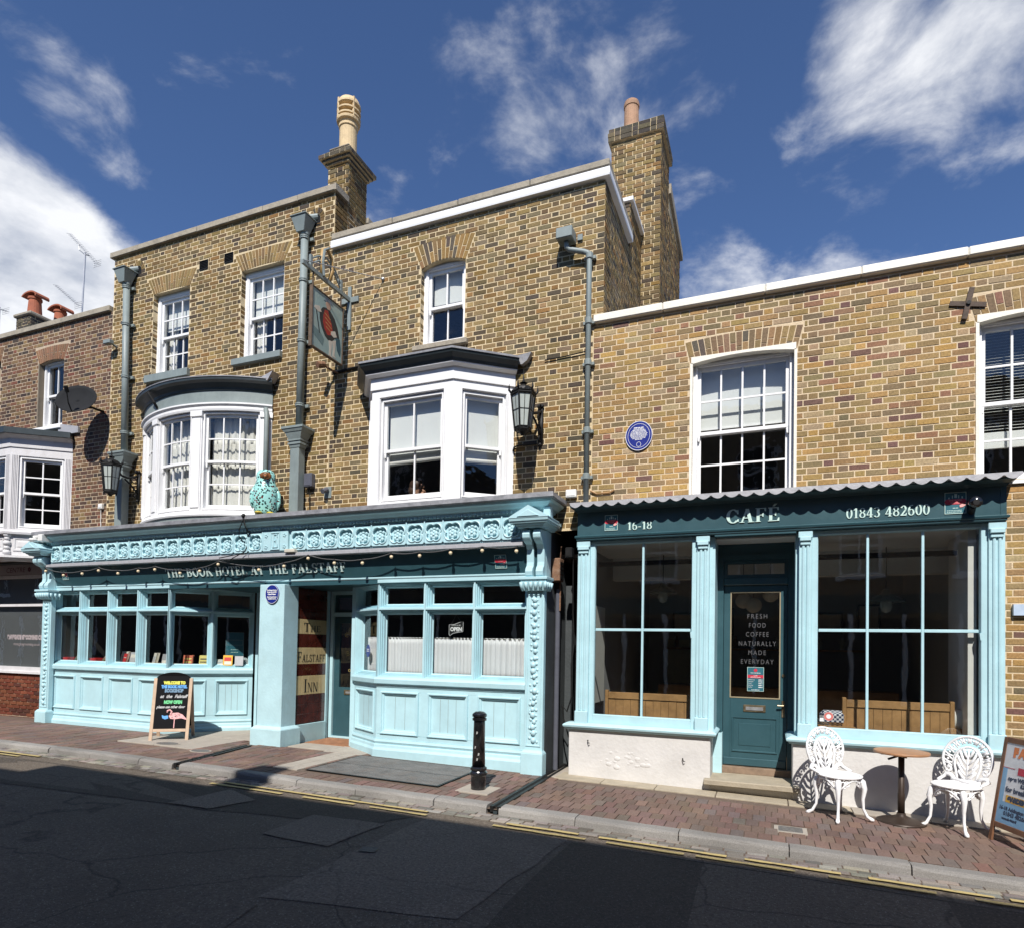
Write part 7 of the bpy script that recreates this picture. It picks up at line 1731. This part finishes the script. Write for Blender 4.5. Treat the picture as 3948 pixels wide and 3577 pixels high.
for pp in ([(400, 95, -.62), (395, 160, -.62), (355, 250, -.60), (350, 330, -.5), (400, 400, -.4), (445, 430, -.4)], [(400, 95, -.62), (420, 220, -.62), (460, 290, -.45), (465, 420, -.4), (465, 490, -.4), (430, 525, -.54), (300, 540, -.55), (130, 575, -.55)], [(410, 100, -.62), (405, 180, -.62), (440, 280, -.5), (455, 400, -.4), (420, 500, -.5), (280, 575, -.54), (220, 625, -.54), (160, 610, -.54)]):
    m = MB(); m.tube([tuple(Q(*p)) for p in pp], .008, 6); m.out('cable', IRON, t)
p = Q(400, 105, -.62); MB().ball(p.x, -.62, p.z, .035, 8).out('cable_knot', IRON, t)
p = Q(935, 480, -.44); tag(MB().box(p.x - .10, p.x + .10, -.50, -.40, 3.10, 3.155).out('light_fitting', mat('beige_plastic', (.55, .52, .44), .5), None, bevel=.008), 'small beige fitting on the lead ledge under the carved frieze', 'light')

# white security camera at the left corner of the pub
t = thing('security_camera', 'white dome security camera at the left corner of the pub cornice', 'camera', (-13.2, -.5, 3.6), world=True)
p = atY(137, 2075, -.62); MB().box(p.x + .12, p.x + .24, -.66, -.30, p.z - .06, p.z + .07).out('mount', PLASTIC, t, bevel=.01); MB().box(p.x - .06, p.x + .14, -.64, -.56, p.z + .01, p.z + .06).out('arm', PLASTIC, t, bevel=.01); MB().lathe([(.09, .0), (.095, -.03), (.07, -.07)], p.x - .02, -.62, p.z, 16).out('housing', PLASTIC, t); MB().ball(p.x - .02, -.63, p.z - .06, .06, 14).out('dome', IRON, t, smooth=True)

# painted bird statue on the lead roof
t = thing('bird_statue', 'turquoise penguin-like statue painted with dark leaves, standing on the pub roof', 'statue', (-7.64, -.36, 3.735), R_(40))
lf = bpy.data.materials.new('turquoise_leaf_painting'); lf.use_nodes = True; T = lf.node_tree; bsd = T.nodes['Principled BSDF']; bsd.inputs['Roughness'].default_value = .25
tcn = T.nodes.new('ShaderNodeTexCoord'); vo = T.nodes.new('ShaderNodeTexVoronoi'); vo.inputs['Scale'].default_value = 26; T.links.new(tcn.outputs['Object'], vo.inputs['Vector'])
mr = T.nodes.new('ShaderNodeMath'); mr.operation = 'LESS_THAN'; mr.inputs[1].default_value = .40; T.links.new(vo.outputs['Distance'], mr.inputs[0])
ramp = T.nodes.new('ShaderNodeValToRGB'); ramp.color_ramp.interpolation = 'CONSTANT'; ramp.color_ramp.elements[0].color = (.012, .03, .03, 1); ramp.color_ramp.elements[1].color = (.14, .012, .016, 1); ramp.color_ramp.elements[1].position = .78
sp = T.nodes.new('ShaderNodeSeparateColor'); T.links.new(vo.outputs['Color'], sp.inputs[0]); T.links.new(sp.outputs[0], ramp.inputs[0])
mxx = T.nodes.new('ShaderNodeMix'); mxx.data_type = 'RGBA'; T.links.new(mr.outputs[0], mxx.inputs[0]); mxx.inputs[6].default_value = (.33, .66, .62, 1); T.links.new(ramp.outputs[0], mxx.inputs[7]); T.links.new(mxx.outputs[2], bsd.inputs['Base Color'])
MB().lathe([(.11, .0), (.155, .02), (.17, .07), (.195, .20), (.20, .32), (.185, .44), (.158, .52), (.145, .57), (.15, .63), (.14, .69), (.10, .735), (.01, .755)], 0, 0, 0, 28, 1, .85).out('body', lf, t, smooth=True)
for s in (-1, 1):
    m = MB(); m.tube([(s * .15, -.01, .48), (s * .20, -.02, .36), (s * .21, -.03, .22), (s * .19, -.04, .10)], [.025, .035, .03, .010], 10); m.out('flipper', lf, t, smooth=True)
    m = MB(); m.ball(s * .09, -.16, .02, .06, 10, 1.3, .4); m.out('foot', mat('yellow_foot_paint', (.62, .48, .06), .4), t, smooth=True)
CPR = mat('copper_glaze', (.36, .15, .06), .25, metal=.5, var=.3, scale=12)
MB().ball(0, -.085, .63, .095, 16, .75, .75, 8).out('face', CPR, t, smooth=True); MB().tube([(0, -.13, .63), (0, -.20, .61), (0, -.25, .585)], [.05, .03, .004], 12).out('beak', CPR, t, smooth=True)

# the person behind the bay window: seated, chin in hand, looking right
p = atY(1612, 1872, -.12); px0, pz0 = p.x, p.z; t = thing('person', 'person in a turquoise top seated behind the bay window, chin in hand', 'person', (px0 - .06, -.12, 3.02), world=True)
SKIN, HAIR, TOP, TRS = mat('skin', (.36, .19, .12), .5, var=.08), mat('brown_hair', (.055, .028, .016), .5, var=.3, scale=30), mat('turquoise_top', (.16, .42, .38), .85), mat('dark_trousers', (.03, .035, .05), .9)


def skin(name, V, E, mt, par, sub=2):
    me = bpy.data.meshes.new(name); me.from_pydata([v[:3] for v in V], E, []); o = bpy.data.objects.new(name, me); col.objects.link(o); attach(o, par); me.materials.append(mt)
    b = o.modifiers.new('skin', 'SKIN'); lay_ = me.skin_vertices[0] if me.skin_vertices else None
    if lay_ is None:
        bm = bmesh.new(); bm.from_mesh(me); bm.verts.layers.skin.verify(); bm.to_mesh(me); bm.free(); lay_ = me.skin_vertices[0]
    for i, v in enumerate(V): lay_.data[i].radius = (v[3], v[3] if len(v) < 5 else v[4]); lay_.data[i].use_root = (i == 0)
    o.modifiers.new('sub', 'SUBSURF').levels = sub; o.modifiers['sub'].render_levels = sub; b.use_smooth_shade = True
    return o


hx, hz = px0, pz0 - .02; Yp = -.12
V = [(hx - .16, Yp, 3.52, .15, .13), (hx - .12, Yp, 3.70, .14, .12), (hx - .09, Yp, hz - .28, .15, .13), (hx - .06, Yp, hz - .17, .07), (hx - .015, Yp, hz - .09, .058), (hx, Yp, hz, .088, .078), (hx + .0, Yp, hz + .075, .07, .065),
     (hx - .08, Yp - .16, hz - .26, .052), (hx + .07, Yp - .15, hz - .48, .042), (hx + .10, Yp - .05, hz - .14, .030), (hx + .10, Yp - .02, hz - .085, .032),
     (hx - .08, Yp + .19, hz - .26, .055), (hx + .05, Yp + .22, hz - .50, .045), (hx + .22, Yp + .05, hz - .48, .032),
     (hx - .10, Yp - .11, 3.46, .09), (hx + .30, Yp - .12, 3.46, .07), (hx + .30, Yp - .12, 3.08, .05), (hx + .42, Yp - .12, 3.05, .04), (hx - .10, Yp + .11, 3.46, .09), (hx + .30, Yp + .12, 3.46, .07), (hx + .30, Yp + .12, 3.08, .05), (hx + .42, Yp + .12, 3.05, .04)]
E_ = [(0, 1), (1, 2), (2, 3), (3, 4), (4, 5), (5, 6), (2, 7), (7, 8), (8, 9), (9, 10), (2, 11), (11, 12), (12, 13), (0, 14), (14, 15), (15, 16), (16, 17), (0, 18), (18, 19), (19, 20), (20, 21)]
bd_ = skin('body', V, E_, SKIN, t)
m = MB(); m.tube([(hx + .075, Yp, hz + .03), (hx + .105, Yp, hz - .005), (hx + .085, Yp, hz - .015)], [.010, .014, .008], 6); m.ball(hx + .08, Yp - .035, hz + .025, .010, 6); m.ball(hx + .08, Yp + .035, hz + .025, .010, 6); m.tube([(hx + .085, Yp - .022, hz - .045), (hx + .092, Yp, hz - .047), (hx + .085, Yp + .022, hz - .045)], .007, 5); m.out('facial_features', SKIN, t, smooth=True)
m = MB()
for k in range(5): m.tube([(hx + .10 + .004 * k, Yp - .04 + .018 * k, hz - .10), (hx + .112 - .002 * k, Yp - .035 + .016 * k, hz - .075 + .01 * (k % 3)), (hx + .10, Yp - .035 + .015 * k, hz - .055 + .008 * (k % 2))], [.0095, .009, .007], 6)
m.out('fingers', SKIN, t, smooth=True)
m = MB(); m.ball(hx - .025, Yp, hz + .03, .11, 14, .95, 1.05, 9); m.ball(hx - .07, Yp, hz - .05, .085, 12, 1.05, 1.2, 8); m.ball(hx - .085, Yp, hz - .13, .06, 10, 1.2, 1.2, 6); m.out('hair', HAIR, t, smooth=True)
skin('top', [(hx - .16, Yp, 3.50, .165, .145), (hx - .12, Yp, 3.70, .155, .135), (hx - .09, Yp, hz - .28, .165, .145), (hx - .07, Yp, hz - .20, .09), (hx - .08, Yp - .20, hz - .26, .072), (hx + .0, Yp - .205, hz - .40, .064), (hx - .08, Yp + .20, hz - .26, .072), (hx + .0, Yp + .21, hz - .40, .064)], [(0, 1), (1, 2), (2, 3), (2, 4), (4, 5), (2, 6), (6, 7)], TOP, t)
tb = thing('cafe_table', 'wooden table edge behind the right light of the white bay', 'table', (hx + .75, .45, 3.02), world=True)
MB().box(hx + .35, hx + 1.25, .15, .85, 3.86, 3.89).out('table_top', OAK, tb, bevel=.005)
for x in (hx + .40, hx + 1.17):
    for y in (.2, .78): MB().box(x, x + .04, y - .02, y + .02, 3.02, 3.86).out('leg', OAK, tb)
st_ = thing('dining_chair', 'chair under the person behind the bay window', 'chair', (hx - .1, -.12, 3.02), world=True)
MB().box(hx - .36, hx + .12, -.29, .06, 3.30, 3.345).out('seat', OAK, st_)
for x in (hx - .34, hx + .09):
    for y in (-.27, .04): MB().box(x - .018, x + .018, y - .018, y + .018, 3.02, 3.30).out('leg', OAK, st_)

# ------------------------------------------------------------------ the other side of the street (behind the camera: its shadow and its reflections)
pv = struct(strip(-10.4, -8.0, -.01, -60, 40).out('opposite_pavement', CONC, fix=False))
def opp(x0, x1, H, mt, n, label, shop):
    Yo = -10.4; t = thing('terraced_house', label, 'house', ((x0 + x1) / 2, -12, 0), group='houses on the far side of the street', world=True)
    xf = pl((x1, Yo), (x0, Yo)); L_ = x1 - x0; hl = []; w_ = L_ / n
    for k in range(n):
        for z0, z1 in ((3.7, 5.3), (6.2, 7.5)): hl.append((k * w_ + w_ / 2 - .5, k * w_ + w_ / 2 + .5, z0, z1))
    wall(t, 'wall', mt, xf, 0, L_, -.5, H, hl)
    for a, b, z0, z1 in hl: wn = MB(xf).frame(a, b, z0, z1, .08, -.15, -.05).box(a + .08, b - .08, -.12, -.06, (z0 + z1) / 2 - .03, (z0 + z1) / 2 + .03).box((a + b) / 2 - .015, (a + b) / 2 + .015, -.115, -.065, z0, z1).out('window', WHITE, t); MB(xf).box(a, b, -.12, -.10, z0, z1).out('pane', DARK, wn); MB(xf).box(a - .08, b + .08, -.1, .08, z0 - .1, z0).out('sill', WHITE, wn)
    MB(xf).box(.3, L_ - .3, .0, .06, 2.7, 3.2).out('shop_fascia', shop, t); MB(xf).box(.5, L_ - .5, .001, .03, .5, 2.6).out('shop_glass', DARK, t)
    m = MB(xf)
    for k in range(n * 2 + 1): u = .5 + (L_ - 1) * k / (n * 2); m.box(u - .05, u + .05, .03, .06, .4, 2.7)
    m.out('shop_mullions', WHITE, t)
    MB(xf).box(-.0, L_, -.28, .06, H + .002, H + .10).out('coping', STONE, t); MB().box(x0 + .02, x1 - .02, -16, Yo - .31, H - .35, H - .25).out('roof', LEAD, t); MB().box(x0 + .02, x1 - .02, -16.1, -15.9, -.5, H - .26).out('rear_wall', mt, t)
    return t


OB1 = mat('buff_opposite_brick', (.32, .24, .16), .9, var=.3, scale=9); OB2 = mat('pale_opposite_render', (.13, .11, .09), .9, var=.15)
h = opp(-6.9, 6, 8.50, OB1, 5, 'brick house with shopfront opposite the pub', TEAL)
MB().box(-3.95, -3.5, -11.3, -10.75, 8.4, 10.25).out('chimney', OB1, h)
opp(6.05, 20, 8.55, OB2, 5, 'rendered house opposite the cafe', DKGREY); opp(-52, -6.95, 7.95, OB2, 16, 'lower rendered house opposite the far left', DKGREY)
